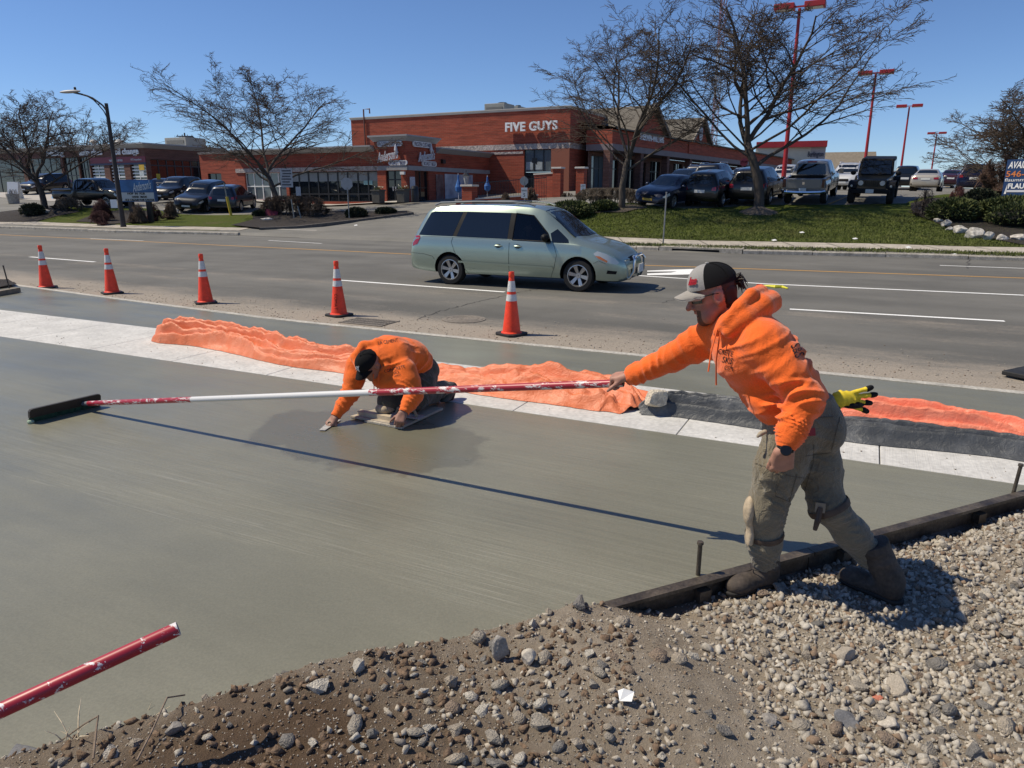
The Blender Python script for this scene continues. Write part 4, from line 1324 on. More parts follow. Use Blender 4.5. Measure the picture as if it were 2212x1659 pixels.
def rtu(px,py0,py1,wpx,D,label,deep=2.0):
 """rooftop air handler"""
 a = PW(px,py1,D); b_ = PW(px,py0,D); w = wpx / FPX * D; h = b_.z - a.z
 t = thing('rooftop_unit',label,'air unit',(a.x,a.y,a.z - .4),math.atan2(U.y,U.x))
 MB().box((0,deep / 2,h / 2 + .2),(w,deep,h + .4)).build('casing',M_UNIT,t,bevel=.03)
 MB().box((0,-.03,h * .55 + .2),(w * .8,.05,h * .5)).build('louvre',mat('unit_louvre',(.16,.16,.15),.6),t)
 MB().lathe([(w * .2,0),(w * .2,.12),(w * .16,.15)],(w * .15,deep / 2,h + .4),14).build('fan_guard',M_DARKFR,t)
 for sx in (-1,1):
  MB().box((sx * w * .4,deep / 2,.05),(.12,deep,.1)).build('rail',M_DARKFR,t)
rtu(1068,223,239,46,68,'grey air handling unit on the roof of the FIVE GUYS building')
rtu(1105,229,238,30,72,'small flat grey unit on the roof behind the bigger air handler')
# ------------------------------------------------------------------ plaza wing running away to the right
P0 = Vector((8.3,62.0,0)); PD = Vector((0.54,0.842,0)).normalized()
PZ = Plane(P0.xy,PD)
pz = thing('shopping_plaza','long shaded brick shopping plaza with grey shingle roof and two gables','building')
L = 92
bz0,bz1 = 5.45,5.95; ez = 7.1; rz = 8.35
nb = 14; W = L / nb
holes = []
rnd = random.Random(3)
for k in range(nb):
 holes.append((k * W + .7,k * W + W * .52,1.7,5.1)); holes.append((k * W + W * .6,k * W + W - .35,2.3,4.9))
PB = Plane((P0 - PZ.n * 2.2).xy,PD)
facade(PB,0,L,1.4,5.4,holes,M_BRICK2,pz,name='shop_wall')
for k,h in enumerate(holes):
 window(PB, *h,3 if k % 2 == 0 else 2,2,pz,depth=.2,bar=.07,rows=[0,.7,1],glass=M_GLASSL if k % 5 == 0 else M_GLASS,name='shop_window')
wbox(PZ,0,L,bz0,bz1,-2.4,.06).build('fascia_band',mat('mauve_band',(.20,.165,.17),.8,var=.1,scale=1),pz)
o = wbox(PZ,0,L,bz1,ez,-2.4,0).build('parapet',M_BRICK,pz); wall_attr(o)
for k in range(nb + 1):
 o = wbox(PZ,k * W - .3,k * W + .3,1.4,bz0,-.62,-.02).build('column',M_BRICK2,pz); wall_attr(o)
mb = MB(); mb.grid([[PZ.p(0,ez + .0,.35),PZ.p(L,ez,.35)],[PZ.p(0,ez + .12,.35),PZ.p(L,ez + .12,.35)],[PZ.p(0,rz,-6),PZ.p(L,rz,-6)],[PZ.p(0,ez,-12),PZ.p(L,ez,-12)]])
mb.build('roof',M_SHINGLE,pz)
def gable(pl,sc,w,zb,zt_,deep,parent,face=M_BRICK):
 mb = MB()
 mb.add([pl.p(sc - w / 2,zb,.5),pl.p(sc,zt_,.5),pl.p(sc,zt_,-deep),pl.p(sc - w / 2,zb,-deep)],[(0,1,2,3)])
 mb.add([pl.p(sc + w / 2,zb,.5),pl.p(sc,zt_,.5),pl.p(sc,zt_,-deep),pl.p(sc + w / 2,zb,-deep)],[(3,2,1,0)])
 g = mb.build('gable_roof',M_SHINGLE,parent)
 o = MB().add([pl.p(sc - w / 2 + .3,zb - .02,.1),pl.p(sc + w / 2 - .3,zb - .02,.1),pl.p(sc,zt_ - .3,.1)],[(0,1,2)]).build('gable_wall',face,parent); wall_attr(o)
 tr = MB()
 for sgn in (-1,1):
  tr.bar(pl.p(sc + sgn * w / 2,zb + .05,.52),pl.p(sc,zt_ + .05,.52),.12,.3)
 tr.build('bargeboard',mat('taupe_trim',(.24,.21,.18),.8),parent)
 return g
sg1,sg2 = PZ.s(1395,300),PZ.s(1510,300)
gable(PZ,sg1 + 1.0,7.5,7.2,PZ.z(1380,214) - .2,14,pz); gable(PZ,sg2,6.5,7.1,PZ.z(1505,252),12,pz)
o = wbox(PZ,sg1 - 2.8,sg1 + 4.8,bz1,7.3,.0,.12).build('gable_base',M_BRICK,pz); wall_attr(o)
o = wbox(PZ,sg2 - 3.3,sg2 + 3.3,bz1,7.2,.0,.12).build('gable_base',M_BRICK,pz); wall_attr(o)
ck = PZ.M(sg2,PZ.z(1511,287),.14)
MB().lathe([(.55,0),(.6,.06),(.5,.08)],(0,0,0),20,M=None).xf(ck @ Matrix.Diagonal((1,1.5,1,1))).build('clock_face',mat('clock_grey',(.42,.42,.46),.5),pz)
fit_text(PZ,1378,291,1430,306,'SHERWIN-WILLIAMS',M_SILV,pz,out=.2,depth=.05,bold=.02,name='sign_letters')
bx_ = TA(1742,118)
BX = Plane((bx_.x,bx_.y),Vector((.93,-.37)))
bs = thing('anchor_store','pale boxy anchor store front with red top edge and Burlington lettering','building')
sa,sb = 0.0,BX.s(1782,340)
za,zb = 1.5,BX.z(1745,318)
BXl = Plane((bx_ - PD * 0).xy + Vector((-.55,.84)) * 13,Vector((.55,-.84)))
facade(BX,sa,sb,za,zb,[],mat('pale_panel',(.46,.40,.38),.8,var=.06,scale=1),bs)
facade(Plane((bx_.xy + Vector((-8.0,2.2))),Vector((8.0,-2.2))),0,8.3,za,zb,[],mat('cream_panel',(.62,.56,.44),.8,var=.05,scale=1),bs,name='side_wall')
MB().box((bx_.x - 2,bx_.y + 3.2,zb + .45),(10.5,6.5,.9),rz=-.35).build('red_crown',M_RED,bs)
MB().add([BX.p(sa,zb),BX.p(sb,zb),BX.p(sb,zb,-8),BX.p(sa - 8,zb,-5)],[(0,1,2,3)]).build('roof',M_UNIT,bs)
fit_text(BX,1745,327,1779,342,'Burlington',M_NAVY,bs,out=.08,depth=.05,bold=.015,name='sign_letters')
for k in range(6):
 s_ = sa + (sb - sa) * (k + 1.0) / 7.5
 wbox(BX,s_,s_ + .22,BX.z(1760,350),BX.z(1760,346.5),.0,.05).build('letter_block',M_NAVY,bs)
def house(px,D,w,h,rh,label,rz=0.0,deep=9):
 p = TA(px,D); t = thing('far_house',label,'building',(p.x,p.y,p.z - .5),rz)
 MB().box((0,deep / 2,h / 2),(w,deep,h)).build('wall',mat('house_siding',(.30,.25,.2),.9,var=.1,scale=1),t)
 mb = MB(); e = .4
 mb.add([(-w / 2 - e,-e,h),(w / 2 + e,-e,h),(w / 2 + e,deep / 2,h + rh),(-w / 2 - e,deep / 2,h + rh),(-w / 2 - e,deep + e,h),(w / 2 + e,deep + e,h)],[(0,1,2,3),(3,2,5,4),(0,3,4),(1,5,2)])
 mb.build('roof',mat('tan_shingle',(.22,.185,.14),.95,var=.15,scale=2),t)
 MB().box((0,-.02,h * .45),(1.2,.06,1.3)).build('window',M_GLASS,t)
house(1815,150,12,4.2,4.5,'tan roofed far building behind the black off road car',rz=-.3)
house(1862,165,8,4.6,3.2,'smaller tan roofed far building beside the red lamp pole',rz=.4)
# ------------------------------------------------------------------ the custard restaurant
cA = TA(881,54)
AL = Plane((cA.x,cA.y),U); AR = Plane((cA.x,cA.y),N)
an = thing('custard_restaurant','low brick restaurant with corner sign tower and long window row','building')
zf = 1.15
tzp = AL.z(881,293.5); tzc = AL.z(881,304)
gb0,gb1 = AL.z(845,368),AL.z(845,358)
lL = AL.s(512,390); tL = AL.s(811,390)
d0,d1 = AL.s(834,400),AL.s(867,400)
wz0,wz1 = AL.z(700,435),AL.z(700,368.5)
wA,wBx = AL.s(624,400),AL.s(816,400)
wz = AL.z(680,331)
holes = [(wA,wBx,wz0,gb0 - .02)] + [(AL.s(530,400),AL.s(618,400),wz0 + .1,gb0 - .02)]
facade(AL,lL,tL,zf - .6,wz,holes,M_BRICK,an)
facade(AL,tL,0,zf - .6,tzc,[(d0,d1,zf - .02,gb0 - .02),(wA,wBx,wz0,gb0 - .02)],M_BRICK,an,name='tower_wall')
window(AL,wA,wBx,wz0,gb0 - .02,9,1,an,rows=[0,.25,1],blind=.32,bar=.12,name='window')
window(AL,AL.s(530,400),AL.s(618,400),wz0 + .1,gb0 - .02,5,2,an,glass=M_GLASSL,frame_m=M_WHITEP,bar=.08)
rE = AR.s(942,340)
rW = AR.s(1136,380)
wz2 = AR.z(1040,340)
pd0,pd1 = AR.s(897,400),AR.s(926,400)
facade(AR,0,rE,zf - .6,tzc,[(pd0,pd1,zf,gb0 - .02)],M_BRICK,an,name='tower_wall')
facade(AR,rE,rW,zf - .6,wz,[(AR.s(1055,400),AR.s(1130,400),zf + .3,gb0 - .3)],M_BRICK,an)
window(AR,pd0,pd1,zf,gb0 - .02,2,2,an,name='window')
window(AR,AR.s(1055,400),AR.s(1130,400),zf + .3,gb0 - .3,4,1,an)
dr = window(AL,d0,d1,zf,gb0 - .02,2,1,an,rows=[0,.13,.74,1],bar=.09,name='entrance_door')
MB().tube([AL.p((d0 + d1) / 2 - .12,zf + 1.0,-.1),AL.p((d0 + d1) / 2 - .12,zf + 1.3,-.08)],.03,6).build('handle',M_SILV,dr)
MB().tube([AL.p((d0 + d1) / 2 + .12,zf + 1.0,-.1),AL.p((d0 + d1) / 2 + .12,zf + 1.3,-.08)],.03,6).build('handle',M_SILV,dr)
wbox(AL,d0 + 1.3,d0 + 1.55,zf + 1.35,zf + 1.8,-.19,-.17).build('door_notice',M_WHITEP,dr)
wbox(AL,lL,tL + .35,gb0,gb1,0,.07).build('stone_band',M_STONE,an)
M_GB = mat('grey_band',(.30,.29,.29),.8,var=.1,scale=2)
wbox(AL,tL + .351,.08,gb0,gb1,0,.08).build('grey_band',M_GB,an); wbox(AR,.0805,rW,gb0,gb1,0,.08).build('grey_band',M_GB,an)
cornice(AL,lL,tL,wz,wz + .42,.5,an); cornice(AR,rE,rW,wz,wz + .42,.5,an)
cornice(AL,tL,0,tzc,tzp + .1,.32,an,e0=1,e1=1); cornice(AR,0,rE,tzc,tzp + .1,.32,an,e0=1,e1=1)
roof_slab([AL.p(lL,0),AL.p(0,0),AR.p(rW,0),AR.p(rW,0) + U * lL],wz - .1,an,M_UNIT)
roof_slab([AL.p(tL,0),AL.p(0,0),AR.p(rE,0),AR.p(rE,0) + U * tL],tzc + .1,an,M_UNIT,'tower_roof')
facade(Plane(AR.p(rE,0).xy,-U),0,-tL,wz - .3,tzc,[],M_BRICK,an,name='tower_wall'); facade(Plane(AL.p(tL,0).xy + N.xy * rE,-N),0,rE,wz - .3,tzc,[],M_BRICK,an,name='tower_wall')
facade(Plane(AL.p(lL,0).xy + N.xy * 14,-N),0,14,zf - .6,wz,[],M_BRICK,an,name='side_wall')
pill(AL,816,305.5,870,316.5,'FROZEN CUSTARD',an); pill(AL,841,346.5,881,357,'ROAST BEEF',an)
pill(AR,890,306.5,930,318.5,'FROZEN CUSTARD',an); pill(AR,910,348.5,940.5,359.5,'ROAST BEEF',an)
fit_text(AL,818,324,863,347,"Anderson's",M_SILV,an,out=.16,depth=.08,shear=.35,rise=.16,bold=.008,name='script_sign')
fit_text(AR,900,326,935,347,"Anderson's",M_SILV,an,out=.16,depth=.08,shear=.35,rise=.12,bold=.008,name='script_sign')
for pl,x in ((AL,858),(AR,927)):
 s_,z_ = pl.hit(x,322)
 MB().lathe([(.02,-.35),(.13,-.1),(.1,.1),(.01,.4)],pl.p(s_,z_,.18),8).build('flame_ornament',M_SILV,an)
menu = wbox(AR,AR.s(884.5,400),AR.s(895,400),AR.z(890,408),AR.z(890,382),.03,.08).build('menu_board',mat('menu_paper',(.5,.5,.54),.5,var=.15,scale=8),an)
M_POST = mat('poster_blue',(.42,.48,.62),.4,var=.5,scale=1.2,col2=(.58,.60,.64))
wbox(AR,AR.s(960,400),AR.s(1020,400),AR.z(990,437),AR.z(990,377),.03,.06).build('window_poster',M_POST,an)
M_POSTR = mat('poster_red',(.10,.02,.025),.4,var=.4,scale=1.5,col2=(.22,.16,.16))
wbox(AR,AR.s(941,400),AR.s(957,400),AR.z(950,437),AR.z(950,377),.03,.06).build('window_poster',M_POSTR,an)
MB().box(AL.p(AL.s(872,376),AL.z(872,374),.12),(.35,.2,.2),rz=math.atan2(U.y,U.x)).build('wall_lamp',M_WHITEP,an)
MB().box(AR.p(AR.s(955,348),AR.z(955,349),.12),(.2,.4,.3),rz=math.atan2(U.y,U.x)).build('wall_lamp',M_DARKFR,an)
wbox(AL,AL.s(783,400),AL.s(802,400),AL.z(790,399),AL.z(790,390),-.18,-.16).build('window_notice',mat('teal_notice',(.25,.42,.42),.5),an)
rtu(815,332 - 15,333,62,60,'low grey rooftop unit on the restaurant roof',3)
step = clip_sheet('paved_walk',[(AL.p(lL,0,1.6)).xy,AL.p(.0,0,1.6).xy,(AL.p(.3,0,1.6) + N * 6).xy,AL.p(.0,0,-.1).xy,AL.p(lL,0,-.1).xy],2,zoff(0.12),mat('walk_concrete',(.42,.40,.36),.85,var=.12,scale=2))
def planter(px,D,label):
 p = TA(px,D,.12)
 t = thing('planter',label,'planter',p,math.atan2(U.y,U.x))
 MB().box((0,0,.42),(.62,.62,.84),taper=1.12).build('tub',mat('taupe_tub',(.085,.08,.07),.7,var=.15,scale=6),t)
 MB().box((0,0,.87),(.8,.8,.08)).build('rim',mat('taupe_tub',(.085,.08,.07)),t)
 MB().box((0,0,.91),(.68,.68,.03)).build('soil',M_MULCH,t)
 rr = random.Random(px); mb = MB()
 for k in range(50):
  q = Vector((rr.uniform(-.3,.3),rr.uniform(-.3,.3),.92)); d = Vector((rr.uniform(-1,1),rr.uniform(-1,1),1.5)).normalized() * rr.uniform(.12,.3); s_ = d.cross(Vector((rr.random(),rr.random(),0))).normalized() * .035
  mb.add([q - s_,q + s_,q + d],[(0,1,2)])
 mb.build('foliage',mat('planter_leaves',(.07,.10,.03),.8),t)
 for k in range(6):
  MB().ell((rr.uniform(-.28,.28),rr.uniform(-.28,.28),rr.uniform(1.05,1.2)),(.05,.05,.04),6,4).build('flower',mat('pale_flower',(.75,.7,.5),.7),t)
planter(818,52.5,'square taupe planter of pale flowers before the brick pier by the window row'); planter(871,52.3,'square taupe planter of pale flowers at the brick corner by the entrance')
bn = TA(897,53); t = thing('litter_bin','black round litter bin beside the restaurant menu board','bin',bn)
MB().lathe([(.28,.1),(.3,.9),(.26,1.0)],(0,0,0),14).build('drum',M_DARKFR,t,smooth=True); MB().lathe([(.31,1.0),(.24,1.18),(.08,1.22)],(0,0,0),14).build('lid',M_DARKFR,t,smooth=True)
# ------------------------------------------------------------------ the oil change garage
cC = TA(323,84)
CL = Plane((cC.x,cC.y),U); CR = Plane((cC.x,cC.y),N)
ga = thing('garage_building','brown brick garage with oil change lettering, red sign strip and three slatted doors','building')
zc0 = 1.9
gt0,gt1 = CL.z(323,319),CL.z(323,308)
gL = CL.s(-160,380); gR = CR.s(486,360)
doors = [(198.5,228),(240,271),(284,318)]
gz1 = CL.z(250,356)
holes = [(CL.s(a,385),CL.s(b_,385),zc0 + .05,gz1) for a,b_ in doors]
gw0 = CL.z(120,392); gw1 = CL.z(120,341)
holes += [(CL.s(140,380),CL.s(172,380),zc0 + .05,gw1),(CL.s(174,380),CL.s(196,380),gw0,gw1),(CL.s(60,380),CL.s(135,380),zc0 + .05,gw1),(CL.s(-30,380),CL.s(52,380),zc0 + .05,gw1)]
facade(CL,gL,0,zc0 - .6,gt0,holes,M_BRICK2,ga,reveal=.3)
cornice(CL,gL,0,gt0,gt1,.6,ga,e1=1); cornice(CR,0,gR,gt0,gt1,.6,ga,e0=1)
for h in holes[:3]:
 dd = thing('x',None,None) if False else None
 mb = MB(); n = 9; hh = (h[3] - h[2]) / n
 dr = wbox(CL,h[0],h[1],h[2],h[3],-.28,-.25).build('garage_door',M_GLASS,ga)
 for k in range(n):
  wbox(CL,h[0] + .05,h[1] - .05,h[2] + k * hh,h[2] + k * hh + hh * .42,-.25,-.20).build('slat',M_WHITEP,dr)
 wbox(CL,(h[0] + h[1]) / 2 - .05,(h[0] + h[1]) / 2 + .05,h[2],h[3],-.2,-.18).build('centre_bar',M_WHITEP,dr)
for h in holes[3:]:
 window(CL, *h,3,2,ga,depth=.25,bar=.1)
wbox(CL,CL.s(196,350),0.05,CL.z(260,352),CL.z(260,339),.0,.06).build('sign_strip',mat('maroon_strip',(.19,.012,.03),.5),ga)
wbox(CL,CL.s(196,355),0.05,CL.z(260,356),CL.z(260,352.2),.0,.08).build('blue_beam',mat('dark_blue_beam',(.02,.025,.075),.5),ga)
fit_text(CL,251,320,302,338,'oil change',M_LET,ga,out=.15,depth=.12,bold=.02,name='sign_letters'); fit_text(CL,174,322,223,340,'auto glass',M_LET,ga,out=.15,depth=.12,bold=.02,name='sign_letters'); fit_text(CL,101,325,140,341,'detailing',M_LET,ga,out=.15,depth=.12,bold=.02,name='sign_letters')
fit_text(CL,284,342,307,348,'NYS inspections',M_SILV,ga,out=.08,depth=.02,name='strip_letters'); fit_text(CL,237,343,266,349,'maintenance services',M_SILV,ga,out=.08,depth=.02,name='strip_letters')
for a,b_ in ((177,199),(229,240),(135,146)):
 o = wbox(CL,CL.s(a,405),CL.s(b_,405),zc0 - .3,CL.z(190,395),.0,.45).build('brick_plinth',M_BRICK2,ga); wall_attr(o)
 wbox(CL,CL.s(a,405) - .05,CL.s(b_,405) + .05,CL.z(190,395),CL.z(190,393),-.0,.5).build('plinth_cap',M_COPING,ga)
gwR = CR.z(400,347); gwb = CR.z(400,397)
facade(CR,0,gR,zc0 - .6,gt0,[(0.6,gR - .6,gwb,gwR)],M_BRICK2,ga)
window(CR,.6,gR - .6,gwb,gwR,9,2,ga,rows=[0,.75,1],depth=.22,bar=.14,glass=M_GLASS)
roof_slab([CL.p(gL,0),CL.p(0,0),CR.p(gR,0),CR.p(gR,0) + U * gL],gt0 + .2,ga,M_COPING)
facade(Plane(CR.p(gR,0).xy,-U),0,30,zc0 - .6,gt0,[],M_BRICK2,ga,name='back_wall')
rtu(379,297,310,62,92,'pale rooftop unit on the roof of the oil change garage',3)
for px,s_ in ((203,12),(258,9)):
 p = PW(px,309,88); t = thing('roof_vent','small round white vent on the garage roof above the %s' % ('oil change letters' if px > 230 else 'auto glass letters'),'vent',(p.x,p.y,p.z - .4))
 MB().lathe([(.25,0),(.25,.45),(.5,.5),(.3,.75),(.05,.8)],(0,0,0),12).build('cowl',M_COPING,t,smooth=True); MB().lathe([(.32,0),(.32,.1)],(0,0,0),12).build('base',M_UNIT,t)
o = wbox(CL,CL.s(309,365),CL.s(320,365),CL.z(314,368),CL.z(314,356),.45,.5).build('yellow_notice',mat('yellow_notice',(.6,.38,.03),.5,var=.2,scale=3),ga)
o = wbox(CL,CL.s(310,375),CL.s(319,375),CL.z(314,380),CL.z(314,370),.45,.5).build('white_notice',mat('white_notice',(.55,.6,.6),.5,var=.2,scale=3),ga)
lk = TA(497,78); LK = Plane(lk.xy,U)
t = thing('brick_annex','low plain brick annex between the garage and the restaurant','building')
o = facade(LK,-4,14,1.0,LK.z(520,331),[(-3,-1,1.6,4.0)],M_BRICK,t); window(LK,-3,-1,1.6,4.0,2,1,t)
cornice(LK,-4,14,LK.z(520,331),LK.z(520,327),.2,t)
roof_slab([LK.p(-4,0),LK.p(14,0),LK.p(14,0,-8),LK.p(-4,0,-8)],LK.z(520,329),t,M_UNIT)
# ------------------------------------------------------------------ patio of the restaurant
def brick_pillar(px,D,w,h,label,cat='pillar'):
 p = TA(px,D); t = thing('brick_pillar',label,cat,p,math.atan2(U.y,U.x))
 o = MB().box((0,0,h / 2),(w,w,h)).build('shaft',M_BRICK,t); wall_attr(o)
 MB().box((0,0,h + .06),(w + .16,w + .16,.12)).build('cap',M_COPING,t,bevel=.02)
 return t
pA = TA(1040,49)
def brick_wall(px0,D0,px1,D1,h,label):
 a,b_ = TA(px0,D0),TA(px1,D1)
 t = thing('low_wall',label,'wall',a,math.atan2((b_ - a).y,(b_ - a).x)); L_ = (b_ - a).xy.length; dz = b_.z - a.z
 o = MB().add([(0,-.15,-.3),(L_,-.15,dz - .3),(L_,.15,dz - .3),(0,.15,-.3),(0,-.15,h),(L_,-.15,dz + h),(L_,.15,dz + h),(0,.15,h)],[(4,5,6,7),(0,1,5,4),(1,2,6,5),(2,3,7,6),(3,0,4,7)]).build('brickwork',M_BRICK,t); wall_attr(o)
 MB().add([(-.05,-.2,h),(L_ + .05,-.2,dz + h),(L_ + .05,.2,dz + h),(-.05,.2,h),(-.05,-.2,h + .09),(L_ + .05,-.2,dz + h + .09),(L_ + .05,.2,dz + h + .09),(-.05,.2,h + .09)],[(4,5,6,7),(0,1,5,4),(1,2,6,5),(2,3,7,6),(3,0,4,7)]).build('coping',M_COPING,t)
brick_wall(986,48.5,1160,47.5,.38,'low brick patio wall with pale coping behind the van')
brick_pillar(1015,48.2,.75,1.25,'square brick pillar of the patio wall below the lantern post')
brick_pillar(1205,52,.6,1.9,'brick pillar at the end of the raised planter wall')
brick_pillar(1255,52.5,.6,1.8,'brick pillar beside the speed limit sign post')
brick_wall(1156,53,1205,52,1.6,'stone faced planter wall with pale coping by the plaza steps')
def lantern(px,D,pytop,label):
 p = TA(px,D); h = PW(px,pytop,D).z - p.z
 t = thing('lantern_post',label,'lamp post',p)
 MB().lathe([(.12,0),(.1,.5),(.06,.7),(.05,h - .75)],(0,0,0),10).build('post',M_DARKFR,t,smooth=True)
 MB().lathe([(.1,h - .75),(.22,h - .2)],(0,0,0),6).build('lantern_glass',mat('lantern_glass',(.35,.36,.36),.2),t)
 MB().lathe([(.28,h - .2),(.12,h - .02),(.03,h),(.02,h + .15)],(0,0,0),6).build('roof_cap',M_DARKFR,t)
lantern(1008,50,373,'black lantern post on the patio in front of the shaded brick wing')
fn = thing('iron_fence','thin black iron fence round the patio with blue umbrellas','fence')
fa,fb = TA(1022,49.5),TA(1180,49)
for k in range(46):
 q = fa.lerp(fb,k / 45); z_ = tz(q.x,q.y)
 MB().bar((q.x,q.y,z_),(q.x,q.y,z_ + 1.5),.022).build('bar',M_DARKFR,fn)
for h in (.25,1.42):
 MB().bar((fa.x,fa.y,fa.z + h),(fb.x,fb.y,fb.z + h),.05).build('rail',M_DARKFR,fn)
def umbrella(px,D,y0,y1,label):
 a,b_ = PW(px,y1,D),PW(px,y0,D); g = TA(px,D)
 t = thing('umbrella',label,'umbrella',g); z0,z1 = a.z - g.z,b_.z - g.z
 MB().lathe([(.05,z1),(.07,z1 - .3),(.24,z0 + .35),(.2,z0 + .1),(.1,z0)][::-1],(0,0,0),9).build('folded_canopy',mat('umbrella_blue',(.03,.13,.38),.7,var=.3,scale=6),t)
 MB().tube([(0,0,0),(0,0,z1 + .1)],.025,6).build('pole',M_SILV,t)
umbrella(991,50.5,378,416,'folded blue umbrella standing before the white window poster'); umbrella(1053,52,382,413,'folded blue umbrella behind the iron fence')
# ================================================================== trees,hedges,shrubs
def tubes_from_segments(A,B,RA,RB,n):
 """open prisms round many segments at once"""
 A,B = np.asarray(A),np.asarray(B); RA,RB = np.asarray(RA),np.asarray(RB)
 t = B - A; L = np.linalg.norm(t,axis=1,keepdims=True); t = t / np.maximum(L,1e-9)
 ref = np.where(np.abs(t[:,2:3]) < 0.9,np.array([[0,0,1.0]]),np.array([[1.0,0,0]]))
 x = np.cross(t,ref); x /= np.linalg.norm(x,axis=1,keepdims=True); y = np.cross(t,x)
 V = []
 for P,Rr in ((A - t * RA[:,None] * .3,RA),(B,RB)):
  for k in range(n):
   a = 2 * PI * k / n
   V.append(P + (x * math.cos(a) + y * math.sin(a)) * Rr[:,None])
 V = np.stack(V,1)                      # (m,2n,3)
 m = len(A)
 F = np.array([(k,(k + 1) % n,n + (k + 1) % n,n + k) for k in range(n)])
 F = (F[None] + (np.arange(m) * 2 * n)[:,None,None]).reshape(-1,4)
 return V.reshape(-1,3),F
M_BARK = mat('grey_bark',(0.075,0.060,0.048),0.95,var=0.35,scale=6,bump=0.8,bscale=16,stretch=((1,1,.25),),bdist=.03)
M_TWIG = mat('twig_bark',(0.085,0.062,0.046),0.95,var=0.3,scale=3)
def make_tree(name,label,base,width,height,seed,trunk_r,fork=0.22,limbs=6,spread=0.75,density=1.0,lean=(0,0),multi=1,twig=M_TWIG,rmin=0.006,group=None,levels=4):
 rnd = random.Random(seed)
 S = [[],[],[],[],[]]
 def grow(p,d,L,r,lv,n):
  steps = {0: 9,1: 8,2: 5,3: 3,4: 2}[lv]
  pts = [(Vector(p),r)]
  q = Vector(p); v = Vector(d)
  for i in range(steps):
   wob = {0: .07,1: .13,2: .2,3: .26,4: .3}[lv]
   up = {0: .02,1: .07,2: .03,3: .0,4: -.02}[lv]
   v = (v + Vector((rnd.gauss(0,wob),rnd.gauss(0,wob),rnd.gauss(0,wob * .7) + up))).normalized()
   q2 = q + v * (L / steps)
   r2 = max(rmin * .6,r * (1 - (i + 1) / steps * .75) if lv else r * (1 - .32 * ((i + 1) / steps)))
   S[lv].append((q[:],q2[:],pts[-1][1],r2))
   q = q2; pts.append((Vector(q),r2))
  return pts,v
 def side(v,ang,az=None):
  o = v.orthogonal().normalized(); o.rotate(Matrix.Rotation(rnd.uniform(0,2 * PI) if az is None else az,3,v))
  return (v * math.cos(ang) + o * math.sin(ang)).normalized()
 counts = {1: 9,2: max(4,int(6.5 * density)),3: max(3,int(4.5 * density))}
 def branch(pts,v,L,lv):
  if lv >= levels: return
  k = counts[lv] + rnd.randint(-1,1)
  for i in range(k):
   f = .15 + .85 * (i + .6 + rnd.uniform(-.3,.3)) / k
   f = min(.999,f)
   j = min(len(pts) - 2,int(f * (len(pts) - 1)))
   p = pts[j][0].lerp(pts[j + 1][0],f * (len(pts) - 1) - j)
   dv = (pts[j + 1][0] - pts[j][0]).normalized()
   nd = side(dv,rnd.uniform(.4,.9))
   l2 = L * rnd.uniform(.34,.55) * (1.05 - .45 * f)
   r2 = max(rmin,pts[j][1] * rnd.uniform(.45,.65))
   pp,vv = grow(p,nd,l2,r2,lv + 1,0)
   branch(pp,vv,l2,lv + 1)
 for m_ in range(multi):
  a0 = rnd.uniform(0,6.28)
  d0 = Vector((lean[0] + (0 if multi == 1 else .35 * math.cos(a0)),lean[1] + (0 if multi == 1 else .35 * math.sin(a0)),1)).normalized()
  base_ = Vector((.0 if multi == 1 else .012 * m_,.0,-.012))
  stem,sv = grow(base_,d0,fork * 1.2,trunk_r,0,0)
  leaders = []
  nl = 3
  for i in range(nl):
   a = 2 * PI * i / nl + rnd.uniform(-.5,.5)
   dv = Vector((math.cos(a) * .33 * spread,math.sin(a) * .33 * spread,1)).normalized()
   pp,vv = grow(stem[-1 - (i % 2)][0],dv,(1 - fork) * rnd.uniform(.72,.9),stem[-1][1] * rnd.uniform(.55,.78),1,0)
   leaders.append(pp); branch(pp,vv,.62,1)
  for i in range(limbs):
   f = (i + .5) / limbs
   az = i * 2.4 + rnd.uniform(-.4,.4)
   src = leaders[i % nl] if f > .3 else stem
   if f <= .3:
    j = min(len(src) - 2,int((.62 + .38 * f / .3) * (len(src) - 1))); p = src[j][0]; r0 = src[j][1]
   else:
    g = (f - .3) / .7 * .62; j = min(len(src) - 2,int(g * (len(src) - 1))); p = src[j][0]; r0 = src[j][1]
   tilt = (1.0 - .62 * f) * (.75 + .3 * spread)
   dv = Vector((math.cos(az) * math.sin(tilt),math.sin(az) * math.sin(tilt),math.cos(tilt)))
   l_ = (.66 - .30 * f) * rnd.uniform(.8,1.1)
   pp,vv = grow(p,dv,l_,max(rmin * 2,r0 * rnd.uniform(.34,.5)),1,0)
   branch(pp,vv,l_,1)
 ends = np.array([s[1] for s in S[3] + S[4]])
 kx = width / max(1e-3,np.percentile(np.abs(ends[:,0] - ends[:,0].mean()),95) * 2)
 ky = width / max(1e-3,np.percentile(np.abs(ends[:,1] - ends[:,1].mean()),95) * 2)
 kz = height / np.percentile(ends[:,2],99.3)
 kx = ky = (kx * ky) ** .5
 pass
 K = np.array([kx,ky,kz])
 t = thing(name,label,'tree',base,0,group)
